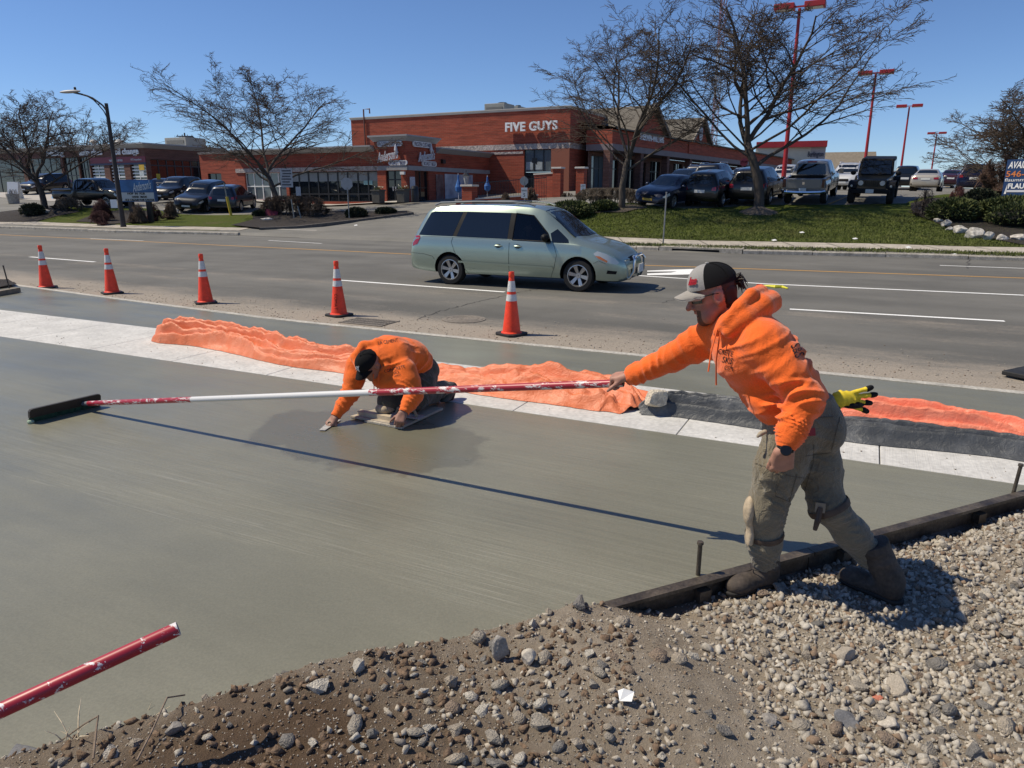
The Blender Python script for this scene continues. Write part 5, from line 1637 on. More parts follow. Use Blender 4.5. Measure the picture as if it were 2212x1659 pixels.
 def emit(levels_,n,nm,mt):
  A,B,ra,rb = [],[],[],[]
  for lv in levels_:
   for a,b_,r1,r2 in S[lv]:
    A.append(a); B.append(b_); ra.append(r1); rb.append(r2)
  if not A: return
  A,B = np.array(A),np.array(B)
  w = np.clip(A[:,2:3] / max(fork,.01),0,1); wB = np.clip(B[:,2:3] / max(fork,.01),0,1)
  kA = np.concatenate([1 + (K[:2] - 1) * w,np.full_like(w,kz)],1); kB = np.concatenate([1 + (K[:2] - 1) * wB,np.full_like(w,kz)],1)
  V,F = tubes_from_segments(A * kA,B * kB,np.array(ra),np.array(rb),n)
  mesh_obj(nm,V,F,mt,t,smooth=True)
 emit((0,1,2),6,'trunk',M_BARK)
 emit((3,4),3,'crown',twig)
 return t
def tree_px(label,px,D,x0,x1,ytop,seed,trunk_r, **kw):
 b_ = TA(px,D); w = (x1 - x0) / FPX * D * CP; h = PW(px,ytop,D).z - b_.z
 kw.setdefault('fork',.2)
 return make_tree(kw.pop('name','bare_tree'),label,b_,w,h,seed,trunk_r, **kw)
tree_px('tall bare tree on the lawn bank beside the grey pickup truck',1638,33.7,1515,1942,-45,41,.25,fork=.27,limbs=11,spread=1.1,density=1.6,rmin=.012)
tree_px('bare tree standing over clipped shrubs in front of the brick plaza',1343,34.0,1183,1520,30,22,.18,fork=.25,limbs=11,spread=1.0,density=1.6,rmin=.009)
tree_px('bare leaning tree in the mulched island beside the restaurant hedge',601,46,408,728,128,33,.22,fork=.24,limbs=11,spread=1.1,density=1.6,rmin=.011,lean=(-.08,0))
tree_px('bare tree in the mulch bed before the garage auto glass letters',97,50,-60,215,185,54,.22,fork=.22,limbs=11,spread=1.1,density=1.5,rmin=.0115,lean=(-.05,0))
tree_px('tangled bare tree rising behind the blue real estate sign',2225,39,2045,2400,175,65,.15,fork=.12,limbs=9,spread=1.3,density=1.6,rmin=.012,multi=2)
for k,(lab,px,D,x0,x1,yt) in enumerate([('far bare tree behind the garage roof near the street lamp arm',185,118,130,250,240),('far bare tree above the garage roof just behind the street lamp pole',255,120,205,300,262),
  ('far bare tree showing above the long garage wing',60,125,-20,130,250),('far bare tree behind the restaurant roof',668,110,625,720,318),
  ('thin far bare tree behind the brick annex by the utility pole',408,140,375,450,296),('far bare tree behind the end of the restaurant roof near the big brick wall',745,120,722,775,335)]):
 tree_px(lab,px,D,x0,x1,yt,80 + k,.2,fork=.18,limbs=9,spread=1.2,density=.9,rmin=.028,name='far_tree')
def twig_bush(name,label,px,D,x0,x1,ytop,seed,col,n=900,depth=None,flat=False,r=.006,cat='shrub',base=None):
 """leafless shrub: many fine upright twigs inside a rounded block"""
 rnd = random.Random(seed)
 b_ = TA(px,D) if base is None else base
 w = (x1 - x0) / FPX * D * CP; h = PW(px,ytop,D).z - b_.z; dp = depth or w * .8
 t = thing(name,label,cat,b_,math.atan2(U.y,U.x) if flat else 0)
 A,B,ra,rb = [],[],[],[]
 A2,B2,ra2,rb2 = [],[],[],[]
 nst = max(10,int(w * (14 if flat else 8)))
 def lim(x,y):
  e = (2 * x / w) ** 4 + (2 * y / dp) ** 4 if flat else (2 * x / w) ** 2 + (2 * y / dp) ** 2
  return h * (max(0.02,1 - e)) ** (.25 if flat else .5)
 stems = []
 for k in range(nst):
  x,y = rnd.uniform(-.42,.42) * w,rnd.uniform(-.42,.42) * dp
  tx,ty = x * 1.12 + rnd.gauss(0,.05) * w,y * 1.1 + rnd.gauss(0,.05) * dp
  if not flat: x *= .35; y *= .35
  zt_ = lim(min(max(tx,-w * .48),w * .48),min(max(ty,-dp * .48),dp * .48)) * rnd.uniform(.75,.98)
  p0,p1 = Vector((x,y,-.05)),Vector((tx,ty,zt_))
  mid = p0.lerp(p1,.5) + Vector((rnd.gauss(0,.05),rnd.gauss(0,.05),0))
  for a,b__,q,s in ((p0,mid,r * 2.2,r * 1.8),(mid,p1,r * 1.8,r)):
   A.append(a[:]); B.append(b__[:]); ra.append(q); rb.append(s)
  stems.append((p0,mid,p1))
 for k in range(n):
  s = rnd.choice(stems); f = rnd.uniform(.25,1)
  p = s[0].lerp(s[1],f * 2) if f < .5 else s[1].lerp(s[2],f * 2 - 1)
  d = Vector((rnd.gauss(0,.6),rnd.gauss(0,.6),rnd.uniform(.3,1.1))).normalized(); L = rnd.uniform(.12,.42) * min(1,h)
  q = p + d * L
  top = lim(min(max(q.x,-w * .49),w * .49),min(max(q.y,-dp * .49),dp * .49))
  if q.z > top: q.z = top - rnd.uniform(0,.05)
  A2.append(p[:]); B2.append(q[:]); ra2.append(r); rb2.append(r * .5)
  for _ in range(2):
   g = rnd.uniform(.3,.9); p2 = p.lerp(q,g); q2 = p2 + Vector((rnd.gauss(0,.5),rnd.gauss(0,.5),rnd.uniform(.1,.8))).normalized() * L * .5
   top = lim(min(max(q2.x,-w * .49),w * .49),min(max(q2.y,-dp * .49),dp * .49))
   if q2.z > top: q2.z = top - rnd.uniform(0,.04)
   A2.append(p2[:]); B2.append(q2[:]); ra2.append(r * .7); rb2.append(r * .4)
 mt = mat('twigs_%s' % name,col,.95,var=.3,scale=4) if name not in ('barberry_shrub',) else mat('twigs_barberry',col,.95,var=.3,scale=4)
 V,F = tubes_from_segments(A,B,ra,rb,4); mesh_obj('stems',V,F,M_BARK,t)
 V,F = tubes_from_segments(A2,B2,ra2,rb2,3); mesh_obj('twigs',V,F,mt,t)
 return t
TWB,TWR,TWG = (.125,.088,.062),(.085,.035,.032),(.155,.125,.095)
twig_bush('clipped_hedge','long clipped leafless hedge beside the leaning tree in the island',636,45.2,552,721,421,1,TWB,3600,depth=1.6,flat=True,r=.011)
twig_bush('tan_hedge','clipped tan leafless hedge in front of the plaza behind the evergreen shrubs',1312,37.5,1243,1388,405,2,TWG,3200,depth=1.2,flat=True,r=.010)
twig_bush('grey_hedge','grey twiggy hedge beside the black pickup before the garage',150,49.5,122,178,425,3,TWG,1300,depth=1.2,flat=True,r=.011)
twig_bush('barberry_shrub','round dark red barberry shrub close to the street lamp pole',222,44.5,198,247,428,4,TWR,1500,r=.011)
twig_bush('barberry_shrub','low wide dark red barberry shrub on the mulch edge before the round one',219,42.0,191,248,453,5,TWR,1500,r=.011)
twig_bush('brown_shrub','round brown leafless shrub below the custard sign board',300,42.5,281,320,437,6,TWB,1000,r=.010)
twig_bush('barberry_shrub','dark red barberry shrub between the sign board and a pale boulder',335,44,320,352,437,7,TWR,800,r=.011)
twig_bush('brown_shrub','brown leafless shrub beside the parked luxury car grille',371,45,357,386,430,8,TWB,900,r=.010)
twig_bush('bare_shrub','open bare shrub on the lawn edge in front of the champagne car',1993,31.2,1967,2020,398,9,(.06,.045,.04),260,r=.011)
twig_bush('red_twig_shrub','thin reddish bare shrub in front of the navy car',2066,33.5,2047,2086,400,10,(.13,.05,.045),500,r=.009)
twig_bush('brown_thicket','dense brown thicket at the foot of the tangled tree by the estate sign',2165,38,2106,2225,322,11,(.12,.072,.05),3600,r=.011)
twig_bush('brown_shrub','small round brown shrub in front of the patio fence',1092,46.5,1080,1105,414,12,TWB,500,r=.011)
twig_bush('brown_shrub','loose brown shrub beside the patio wall end',1148,47,1135,1160,402,13,TWB,400,r=.011)
twig_bush('brown_shrub','dark red shrub beside the brick pillar at the plaza steps',1225,51,1212,1240,415,14,TWR,400,r=.011)
M_YEW = mat('yew_leaves',(.042,.062,.014),.8,var=.5,scale=5,col2=(.115,.135,.032))
M_YEWD = mat('dark_yew_leaves',(.018,.024,.010),.85,var=.45,scale=5,col2=(.045,.055,.02))
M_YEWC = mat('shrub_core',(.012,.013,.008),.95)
def yew(label,px,D,x0,x1,ytop,seed,mt=None,lumps=5,n=5200,name='evergreen_shrub',ybase=None,leaf=.055,dpk=.85):
 rs = np.random.RandomState(seed)
 b_ = TA(px,D); w = (x1 - x0) / FPX * D * CP; h = PW(px,ytop,D).z - b_.z; dp = w * dpk
 t = thing(name,label,'shrub',b_)
 C = [(0,0,h * .42,w * .5,dp * .5,h * .58)]
 for k in range(lumps):
  a = rs.uniform(0,6.28); q = rs.uniform(.2,.55)
  C.append((math.cos(a) * w * .5 * q,math.sin(a) * dp * .5 * q,h * rs.uniform(.35,.6),w * rs.uniform(.22,.34),dp * rs.uniform(.22,.34),h * rs.uniform(.3,.42)))
 P,Nn = [],[]
 for (x,y,z,a,b2,c) in C:
  k = int(n * (a * c) / sum(q[3] * q[5] for q in C))
  d = rs.normal(size=(k,3)); d /= np.linalg.norm(d,axis=1,keepdims=True)
  d[:,2] = np.where(d[:,2] < -.5,-d[:,2],d[:,2])
  rr = rs.uniform(.86,1.05,(k,1)) + 0.06 * vnoise(d * 3,seed,3)[:,None]
  P.append(d * np.array([a,b2,c]) * rr + np.array([x,y,z])); Nn.append(d)
 P,Nn = np.concatenate(P),np.concatenate(Nn)
 k = P[:,2] > 0.02
 P,Nn = P[k],Nn[k]
 dirv = Nn + rs.normal(size=P.shape) * .6 + np.array([0,0,.45]); dirv /= np.linalg.norm(dirv,axis=1,keepdims=True)
 sd = np.cross(dirv,rs.normal(size=P.shape)); sd /= np.linalg.norm(sd,axis=1,keepdims=True)
 L = rs.uniform(.7,1.5,(len(P),1)) * leaf * 1.8; W_ = leaf * .55
 V = np.stack([P - sd * W_,P + sd * W_,P + dirv * L + sd * W_ * .4,P + dirv * L - sd * W_ * .4],1).reshape(-1,3)
 F = np.arange(len(V)).reshape(-1,4)
 mesh_obj('foliage',V,F,mt or M_YEW,t)
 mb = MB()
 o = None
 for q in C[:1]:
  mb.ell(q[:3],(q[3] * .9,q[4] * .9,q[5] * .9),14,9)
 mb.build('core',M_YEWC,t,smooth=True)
 return t
yew('low green clipped yew in the bark bed before the bare plaza tree',1232,33.5,1183,1280,436,1)
yew('small green yew between the wide yew and the bare plaza tree trunk',1306,33.8,1278,1332,436,2,n=3600)
yew('dark rounded yew in the mulched island close to the hedge end',771,43.5,749,794,450,3,M_YEWD,n=3000)
yew('dark rounded yew at the tip of the mulched island',832,44.5,813,852,450,4,M_YEWD,n=2600)
yew('wide flat green yew above the row of pale boulders',2056,30.0,2005,2106,430,5,n=6500)
yew('large green yew below the blue real estate sign',2185,30.0,2124,2270,426,6,n=9000,lumps=7)
yew('rounded green yew in front of the large yew by the boulders',2205,28.6,2150,2290,440,7,n=7000,lumps=6)
yew('dull green juniper behind the wide yew near the navy car',2113,33,2084,2145,410,8,M_YEWD,n=4000)
yew('small dark evergreen at the foot of the leaning island tree',561,45,548,574,456,9,M_YEWD,n=1400)
yew('low dark juniper beside rocks in the garage mulch bed',72,48,48,96,441,10,M_YEWD,n=2200)
B_LIME = mat('limestone',(.46,.43,.38),.9,var=.3,scale=2.5,bump=.8,bscale=5,fine=(9,.3),bdist=.08)
def boulder(px,py,wpx,hpx,label,seed,mt=None):
 p = TP(px,py); D = p.y; w = wpx / FPX * D; h = hpx / FPX * D
 o = rock('boulder',0,0,w,label,mt or B_LIME,seed,.8,loc=p,z=p.z,dims=(1,.75,h / w * 1.25),cat='boulder',rot=random.Random(seed).uniform(-.4,.4),sink=.12)
for k,(px,py,w,h,lab) in enumerate([(2025,482,22,13,'small pale boulder at the start of the row below the wide yew'),(2043,491,22,17,'upright pale boulder second in the row below the wide yew'),(2050,499,18,10,'low pale boulder tucked between two bigger ones in the row'),
  (2072,506,36,18,'flat topped pale boulder third along the mulch edge'),(2101,515,44,24,'largest pale boulder in the row along the mulch edge'),(2134,520,26,20,'steep sided pale boulder next to the largest one'),
  (2163,521,34,14,'low cracked pale boulder beyond the steep sided one'),(2200,521,48,15,'long flat pale boulder near the end of the row')]):
 boulder(px,py,w,h,lab,40 + k)
boulder(372,461,40,13,'pale boulder beside the mulch under the sign board',60); boulder(575,478,34,9,'grey boulder at the foot of the leaning island tree',61)
boulder(100,461,22,9,'grey boulder in the mulch at the garage tree foot',62); boulder(76,460,22,8,'low grey boulder beside the juniper in the garage mulch bed',63)
p = TA(1637,33.6); o = MB().lathe([(1.05,-.1),(.8,.06),(.5,.16),(.25,.26),(.1,.3)],p,18).build('tree_mound',mat('mound_soil',(.085,.07,.055),.95,var=.4,scale=8,bump=.8,bscale=20,bdist=.04),smooth=True); o['kind'] = 'structure'
def blades(name,polys,n,seed,h,mt):
 rs = np.random.RandomState(seed); out = []
 for (x0,x1,d0,d1) in polys:
  X = rs.uniform(x0,x1,n); Dd = rs.uniform(d0,d1,n)
  Y = np.interp(X,fcx,fcy) + Dd / .9
  out.append(np.column_stack([X,Y]))
 P = np.concatenate(out); Z = terrain(P) + .02
 a = rs.uniform(0,6.28,len(P)); hh = rs.uniform(.5,1.2,len(P)) * h; w = .018
 c,s = np.cos(a),np.sin(a)
 B0 = np.column_stack([P[:,0] - c * w,P[:,1] - s * w,Z]); B1 = np.column_stack([P[:,0] + c * w,P[:,1] + s * w,Z])
 T = np.column_stack([P[:,0] + rs.normal(0,.04,len(P)),P[:,1] + rs.normal(0,.04,len(P)),Z + hh])
 V = np.stack([B0,B1,T],1).reshape(-1,3)
 o = mesh_obj(name,V,np.arange(len(V)).reshape(-1,3),mt); o['kind'] = 'stuff'
 tag(o,'short green lawn grass on the bank beyond the road','grass')
M_BLADE = mat('grass_blades',(.075,.105,.012),.8,var=.5,scale=1.5,col2=(.15,.17,.035))
blades('grass',[(DRV[1] + 1.2,20,2.8,9.5)],60000,3,.07,M_BLADE)
blades('grass',[(DRV[1] + .6,22,.2,1.3)],9000,4,.08,M_BLADE)
bpy.data.objects['grass.001']['label'] = 'thin worn grass on the verge between sidewalk and kerb'
# ================================================================== vehicles
def paint(name,c,metal=0.35,rough=0.32):
 m = mat(name,c,rough,metal=metal,spec=0.5,coat=0.6)
 return m
M_CGLASS = mat('car_glass',(.006,.008,.010),.03,spec=.9)
M_TYRE = mat('tyre_rubber',(.012,.012,.012),.85,bump=.2,bscale=60)
M_RIM = mat('alloy_rim',(.42,.42,.42),.32,metal=.85)
M_RIMD = mat('dark_rim',(.03,.03,.032),.4,metal=.5)
M_BLK = mat('black_trim',(.008,.008,.009),.6,spec=.2)
M_CHROME = mat('chrome',(.72,.72,.73),.12,metal=1.0)
M_TAIL = mat('tail_lamp',(.30,.008,.012),.15,spec=.7,coat=.6)
M_HEAD = mat('head_lamp',(.52,.54,.52),.12,spec=.7,coat=.8)
M_AMBER = mat('amber_lamp',(.60,.17,.03),.2,coat=.6)
M_PLATE = mat('plate_white',(.62,.63,.62),.5,var=.12,scale=14)
M_PLATEY = mat('plate_yellow',(.60,.36,.05),.5,var=.2,scale=14)
class Car:
 """a body lofted through stations along x; patches for glass and lamps follow its surface"""
 NR = 15
 def __init__(s,K,wheel_r=.33,axles=(1.45,-1.45),name='car'):
  K = np.array(K,dtype=float)      # x,zb,zs,zr,ws,wr
  s.K = K; s.r = wheel_r; s.ax = axles
  s.x0,s.x1 = K[0,0],K[-1,0]
  xs = [K[0,0]]
  for i in range(len(K) - 1):
   n = max(2,int((K[i + 1,0] - K[i,0]) / .07))
   xs += list(np.linspace(K[i,0],K[i + 1,0],n + 1)[1:])
  s.xs = np.array(xs)
  s.T = np.column_stack([s.mono(K[:,0],K[:,j],s.xs) for j in range(1,6)])
 @staticmethod
 def mono(x,y,q):
  h = np.diff(x); d = np.diff(y) / h
  m = np.zeros(len(x)); m[1:-1] = np.where(d[:-1] * d[1:] > 0,2 * d[:-1] * d[1:] / (d[:-1] + d[1:] + 1e-12),0); m[0] = d[0]; m[-1] = d[-1]
  i = np.clip(np.searchsorted(x,q) - 1,0,len(x) - 2); t = (q - x[i]) / h[i]
  return (2 * t ** 3 - 3 * t ** 2 + 1) * y[i] + (t ** 3 - 2 * t ** 2 + t) * h[i] * m[i] + (-2 * t ** 3 + 3 * t ** 2) * y[i + 1] + (t ** 3 - t ** 2) * h[i] * m[i + 1]
 def par(s,x):
  return [float(np.interp(x,s.xs,s.T[:,j])) for j in range(5)]
 def ring(s,x):
  zb,zs,zr,ws,wr = s.par(x)
  zm = zb + (zs - zb) * .45
  hg = max(zr - zs,.004)
  return [(0,zb),(ws * .80,zb),(ws * .955,zb + .03),(ws * .985,zb + (zs - zb) * .18),(ws,zm),(ws * .995,zb + (zs - zb) * .72),(ws * .975,zs - .02 * min(1,hg * 4)),(ws * .95 if hg > .1 else ws * .93,zs + min(.02,hg * .2)),
    (ws * .95 + (wr - ws * .95) * .5,zs + hg * .48),(wr,zs + hg * .86),(wr * .93,zs + hg * .945),(wr * .6,zs + hg * .985),(0,zr)]
 def side_y(s,x,z):
  R_ = s.ring(x)[2:11]
  zz = [p[1] for p in R_]; yy = [p[0] for p in R_]
  return float(np.interp(z,zz,yy))
 def top_z(s,x,y):
  R_ = s.ring(x)[9:]
  yy = [p[0] for p in R_][::-1]; zz = [p[1] for p in R_][::-1]
  return float(np.interp(abs(y),yy,zz))
 def end_x(s,z,front):
  zr = s.T[:,2]; k = int(np.argmax(zr))
  if front:
   k2 = len(zr) - 1; xs,zz = s.xs[k:][::-1],zr[k:][::-1]
  else:
   xs,zz = s.xs[:k + 1],zr[:k + 1]
  return float(np.interp(z,np.maximum.accumulate(zz),xs))
 def body(s,mt,parent,name='body',wells=True,cut=None):
  mb = MB(); rows = []
  for x in s.xs:
   r = s.ring(x)
   rows.append([Vector((x,y,z)) for y,z in r] + [Vector((x,-y,z)) for y,z in r[-2:0:-1]])
  n = len(rows[0])
  vs = [p for r in rows for p in r]
  fs = [(i * n + j,i * n + (j + 1) % n,(i + 1) * n + (j + 1) % n,(i + 1) * n + j) for i in range(len(rows) - 1) for j in range(n)]
  fs.append(tuple(range(n - 1,-1,-1))); fs.append(tuple((len(rows) - 1) * n + j for j in range(n)))
  mb.add(vs,fs)
  o = mb.build(name,[mt,M_BLK],parent)
  if wells or cut:
   cutters = []
   if wells:
    for ax in s.ax:
     c = MB(); Mx = Matrix.Rotation(PI / 2,3,'X')
     for sy in (-1,1):
      yy = s.par(ax)[3]
      c.lathe([(s.r * 1.17,-.14),(s.r * 1.17,.2)],(ax,sy * (yy - .06),s.r * 1.02),26,M=Mx)
     cutters.append(c.build('cutter',M_BLK))
   if cut: cutters += cut
   for c in cutters:
    md = o.modifiers.new('b','BOOLEAN'); md.operation = 'DIFFERENCE'; md.object = c; md.solver = 'EXACT'
   dg = bpy.context.evaluated_depsgraph_get()
   me = bpy.data.meshes.new_from_object(o.evaluated_get(dg))
   o.modifiers.clear(); o.data = me
   for c in cutters: bpy.data.objects.remove(c)
   for p in me.polygons:
    c = p.center
    if any((c.x - ax) ** 2 + (c.z - s.r * 1.02) ** 2 < (s.r * 1.175) ** 2 and abs(c.y) > .5 for ax in s.ax): p.material_index = 1
  me = o.data
  me.polygons.foreach_set('use_smooth',np.ones(len(me.polygons),dtype=bool)); me.set_sharp_from_angle(angle=R(42))
  return o
 def patch(s,kind,poly,mt,parent,name,off=.006,side=1,res=.08):
  bm = bmesh.new()
  bm.faces.new([bm.verts.new((a,b_,0)) for a,b_ in poly])
  xs = [p[0] for p in poly]; ys = [p[1] for p in poly]
  for lo,hi,no in ((min(xs),max(xs),(1,0,0)),(min(ys),max(ys),(0,1,0))):
   for k in range(1,int((hi - lo) / res) + 1):
    co = (lo + k * res,0,0) if no[0] else (0,lo + k * res,0)
    bmesh.ops.bisect_plane(bm,geom=bm.verts[:] + bm.edges[:] + bm.faces[:],plane_co=co,plane_no=no)
  bm.verts.index_update()
  V = []
  for v in bm.verts:
   a,b_ = v.co.x,v.co.y
   if kind == 'side': V.append(Vector((a,side * (s.side_y(a,b_) + off),b_)))
   elif kind == 'top': V.append(Vector((a,b_,s.top_z(a,b_) + off)))
   elif kind == 'back': V.append(Vector((s.end_x(b_,False) - off + .05 * (abs(a) / .9) ** 2.5,a,b_)))
   elif kind == 'front': V.append(Vector((s.end_x(b_,True) + off - .10 * (abs(a) / .9) ** 2,a,b_)))
  F = [tuple(v.index for v in f.verts) for f in bm.faces]
  bm.free()
  return MB().add(V,F).build(name,mt,parent,smooth=True)
 def both(s,poly,mt,parent,name, **kw):
  for sd in (1,-1): s.patch('side',poly,mt,parent,name,side=sd, **kw)
_wheel_cache = {}
def wheel(r,w,parent,loc,side,spokes=6,rim_m=None,wide=.6):
 """tyre with a spoked rim; outer face towards side * y"""
 key = (r,w,spokes,(rim_m or M_RIM).name,wide)
 if key not in _wheel_cache:
  My = Matrix.Rotation(-PI / 2,3,'X')     # lathe z axis -> +y
  ty = MB().lathe([(r * .66,-w / 2),(r * .93,-w / 2),(r * .995,-w * .36),(r,-w * .2),(r,w * .2),(r * .995,w * .36),(r * .93,w / 2),(r * .70,w / 2 + .004),(r * .66,w * .42),(r * .66,-w / 2)],n=30,M=My,cap=False)
  a = ty.build('tyre',M_TYRE,None,smooth=True)
  rm = MB().lathe([(r * .665,w * .2),(r * .69,w * .5),(r * .64,w * .51),(r * .60,w * .3),(r * .60,w * .1)],n=30,M=My,cap=False)
  rm.lathe([(.01,w * .36),(r * .17,w * .36),(r * .19,w * .30),(r * .19,w * .1)],n=14,M=My,cap=False)
  for k in range(spokes):
   a0 = 2 * PI * k / spokes + .2
   d = Vector((math.cos(a0),0,math.sin(a0))); t = Vector((-d.z,0,d.x))
   p0,p1 = d * r * .12,d * r * .63
   w0,w1 = r * .08 * wide / .6,r * .125 * wide / .6
   rm.add([p0 - t * w0 + Vector((0,w * .32,0)),p0 + t * w0 + Vector((0,w * .32,0)),p1 + t * w1 + Vector((0,w * .44,0)),p1 - t * w1 + Vector((0,w * .44,0)),
     p0 - t * w0 * 1.3 + Vector((0,w * .15,0)),p0 + t * w0 * 1.3 + Vector((0,w * .15,0)),p1 + t * w1 * 1.2 + Vector((0,w * .25,0)),p1 - t * w1 * 1.2 + Vector((0,w * .25,0))],
     [(0,1,2,3),(0,3,7,4),(1,5,6,2),(3,2,6,7)])
  b_ = rm.build('rim',rim_m or M_RIM,None,smooth=True)
  dk = MB().lathe([(.01,w * .12),(r * .62,w * .12)],n=24,M=My,cap=False); c = dk.build('brake_disc',M_BLK,None)
  _wheel_cache[key] = (a.data,b_.data,c.data)
  for q in (a,b_,c): bpy.data.objects.remove(q)
 da,db,dc = _wheel_cache[key]
 o = bpy.data.objects.new('wheel',da); COL.objects.link(o); o.parent = parent; o.location = loc
 o.rotation_euler = (0,0,0 if side > 0 else PI)
 for nm,d in (('rim',db),('brake_disc',dc)):
  q = bpy.data.objects.new(nm,d); COL.objects.link(q); q.parent = o
 return o
def wheels(car,parent,w=.22,spokes=6,rim_m=None,inset=.05,wide=.6):
 for ax in car.ax:
  for sd in (1,-1):
   y = car.par(ax)[3] - inset - w / 2 + .03
   wheel(car.r,w,parent,(ax,sd * y,car.r),sd,spokes,rim_m,wide)
def mirror(car,parent,x,z,mt,y=None):
 for sd in (1,-1):
  yy = (y or car.side_y(x,z))
  MB().ell((x,sd * (yy + .13),z),(.085,.11,.08),10,7).bar((x,sd * (yy - .02),z - .02),(x,sd * (yy + .06),z - .02),.05,.05).build('mirror',mt,parent,smooth=True)
def place(t,p,fwd):
 t.location = p; t.rotation_euler = (0,0,math.atan2(fwd[1],fwd[0]))
 return t
def settle(t,L=2.8):
 """tilt a car to the slope it stands on"""
 f = Vector((math.cos(t.rotation_euler.z),math.sin(t.rotation_euler.z),0)); l = Vector((-f.y,f.x,0)); p = t.location
 za,zb = tz(*(p + f * L / 2).xy),tz(*(p - f * L / 2).xy)
 zl,zr = tz(*(p + l * .8).xy),tz(*(p - l * .8).xy)
 t.location.z = (za + zb) / 2 + .012
 t.rotation_euler = (math.atan2(zl - zr,1.6),-math.atan2(za - zb,L),t.rotation_euler.z)
# ------------------------------------------------------------------ the silver green minivan on the road
P_VAN = paint('van_paint',(.34,.41,.345),metal=.72,rough=.30)
van = thing('minivan','silver green minivan with roof rails and chrome front guard driving along the road','minivan')
vk = [(-2.61,.40,.60,.66,.80,.62),(-2.585,.34,.74,.84,.87,.70),(-2.53,.31,.90,1.06,.915,.72),(-2.44,.29,1.0,1.27,.94,.70),(-2.30,.27,1.045,1.52,.955,.67),(-2.18,.26,1.055,1.66,.965,.655),(-1.95,.25,1.06,1.725,.975,.66),
  (-1.2,.24,1.05,1.765,.985,.675),(-.3,.24,1.03,1.765,.985,.675),(.35,.24,1.01,1.735,.982,.66),(.62,.24,1.0,1.675,.98,.645),(1.0,.24,.985,1.42,.975,.655),(1.42,.24,.965,1.105,.965,.70),(1.52,.24,.955,1.06,.962,.74),
  (1.9,.23,.88,.975,.94,.70),(2.15,.22,.80,.885,.885,.62),(2.32,.22,.70,.775,.80,.52),(2.42,.24,.60,.66,.69,.42),(2.46,.30,.50,.55,.60,.36)]
V = Car(vk,.335,(1.515,-1.515))
fwin = [(.02,1.035),(.90,1.01),(.80,1.18),(.42,1.535),(.02,1.575)]
cab = MB().box2((-.35,-.80,.72),(1.05,.80,1.58)).build('cutter',M_BLK)
cv = MB().prism([(x,z) for x,z in fwin],.6,Matrix(((1,0,0,0),(0,0,1,0),(0,1,0,0),(0,0,0,1))),z0=.55).build('cutter',M_BLK)
cv2 = MB().prism([(x,z) for x,z in fwin],.6,Matrix(((1,0,0,0),(0,0,-1,0),(0,1,0,0),(0,0,0,1))),z0=.55).build('cutter',M_BLK)
cab2 = MB().add([(-.35,-.62,.75),(1.0,-.62,.75),(1.0,.62,.75),(-.35,.62,.75),(-.35,-.6,1.6),(.45,-.6,1.6),(.45,.6,1.6),(-.35,.6,1.6)],[(3,2,1,0),(4,5,6,7),(0,1,5,4),(1,2,6,5),(2,3,7,6),(3,0,4,7)]).build('cutter',M_BLK)
bpy.data.objects.remove(cab)
V.body(P_VAN,van,cut=[cab2,cv,cv2])
mtg,ntg,bg_ = newmat('tinted_glass')
tr_ = _n(ntg,'ShaderNodeBsdfTransparent'); tr_.inputs[0].default_value = (.30,.33,.33,1)
gl_ = _n(ntg,'ShaderNodeBsdfGlossy'); gl_.inputs['Roughness'].default_value = .02; gl_.inputs[0].default_value = (.9,.95,1,1)
fr_ = _n(ntg,'ShaderNodeFresnel'); mx_ = _n(ntg,'ShaderNodeMixShader')
ntg.links.new(fr_.outputs[0],mx_.inputs[0]); ntg.links.new(tr_.outputs[0],mx_.inputs[1]); ntg.links.new(gl_.outputs[0],mx_.inputs[2])
ntg.links.new(mx_.outputs[0],ntg.nodes['Material Output'].inputs[0])
M_TINT = mtg
def wrect(poly,m):
 cx_ = sum(p[0] for p in poly) / len(poly); cz_ = sum(p[1] for p in poly) / len(poly)
 out = []
 for x,z in poly:
  d = Vector((x - cx_,z - cz_)); l = d.length
  out.append((cx_ + d.x * (l + m) / l,cz_ + d.y * (l + m) / l))
 return out
V.both([(-2.34,1.085),(-1.44,1.075),(-1.27,1.60),(-2.02,1.60),(-2.12,1.57)],M_CGLASS,van,'window')
V.both([(-1.44,1.075),(-1.34,1.07),(-1.17,1.60),(-1.27,1.60)],M_BLK,van,'pillar_trim',off=.004)
V.both([(-1.34,1.07),(-.10,1.05),(-.10,1.585),(-1.17,1.60)],M_CGLASS,van,'window')
V.both([(-.10,1.05),(.02,1.045),(.02,1.58),(-.10,1.585)],M_BLK,van,'pillar_trim',off=.004)
V.both(fwin,M_TINT,van,'door_window',off=.003)
V.both([(.93,1.01),(1.30,1.0),(1.26,1.06),(.98,1.27),(.86,1.18)],M_CGLASS,van,'quarter_glass',off=.012)
for k in range(len(fwin)):      # dark rubber round the door window
 a,b_ = fwin[k],fwin[(k + 1) % len(fwin)]
 for sd in (1,-1):
  MB().tube([(a[0] + (b_[0] - a[0]) * q / 6,sd * (V.side_y(a[0] + (b_[0] - a[0]) * q / 6,a[1] + (b_[1] - a[1]) * q / 6) + .004),a[1] + (b_[1] - a[1]) * q / 6) for q in range(7)],.013,5).build('window_seal',M_BLK,van)
V.patch('top',[(.645,-.60),(1.0,-.64),(1.37,-.73),(1.42,0),(1.37,.73),(1.0,.64),(.645,.60),(.63,0)],M_CGLASS,van,'windshield',off=.004,res=.12)
V.patch('back',[(-.60,1.12),(.60,1.12),(.52,1.58),(-.52,1.58)],M_CGLASS,van,'rear_window')
V.both([(-2.575,.80),(-2.36,.88),(-2.28,1.02),(-2.30,1.07),(-2.46,1.06),(-2.55,.95)],M_TAIL,van,'tail_lamp')
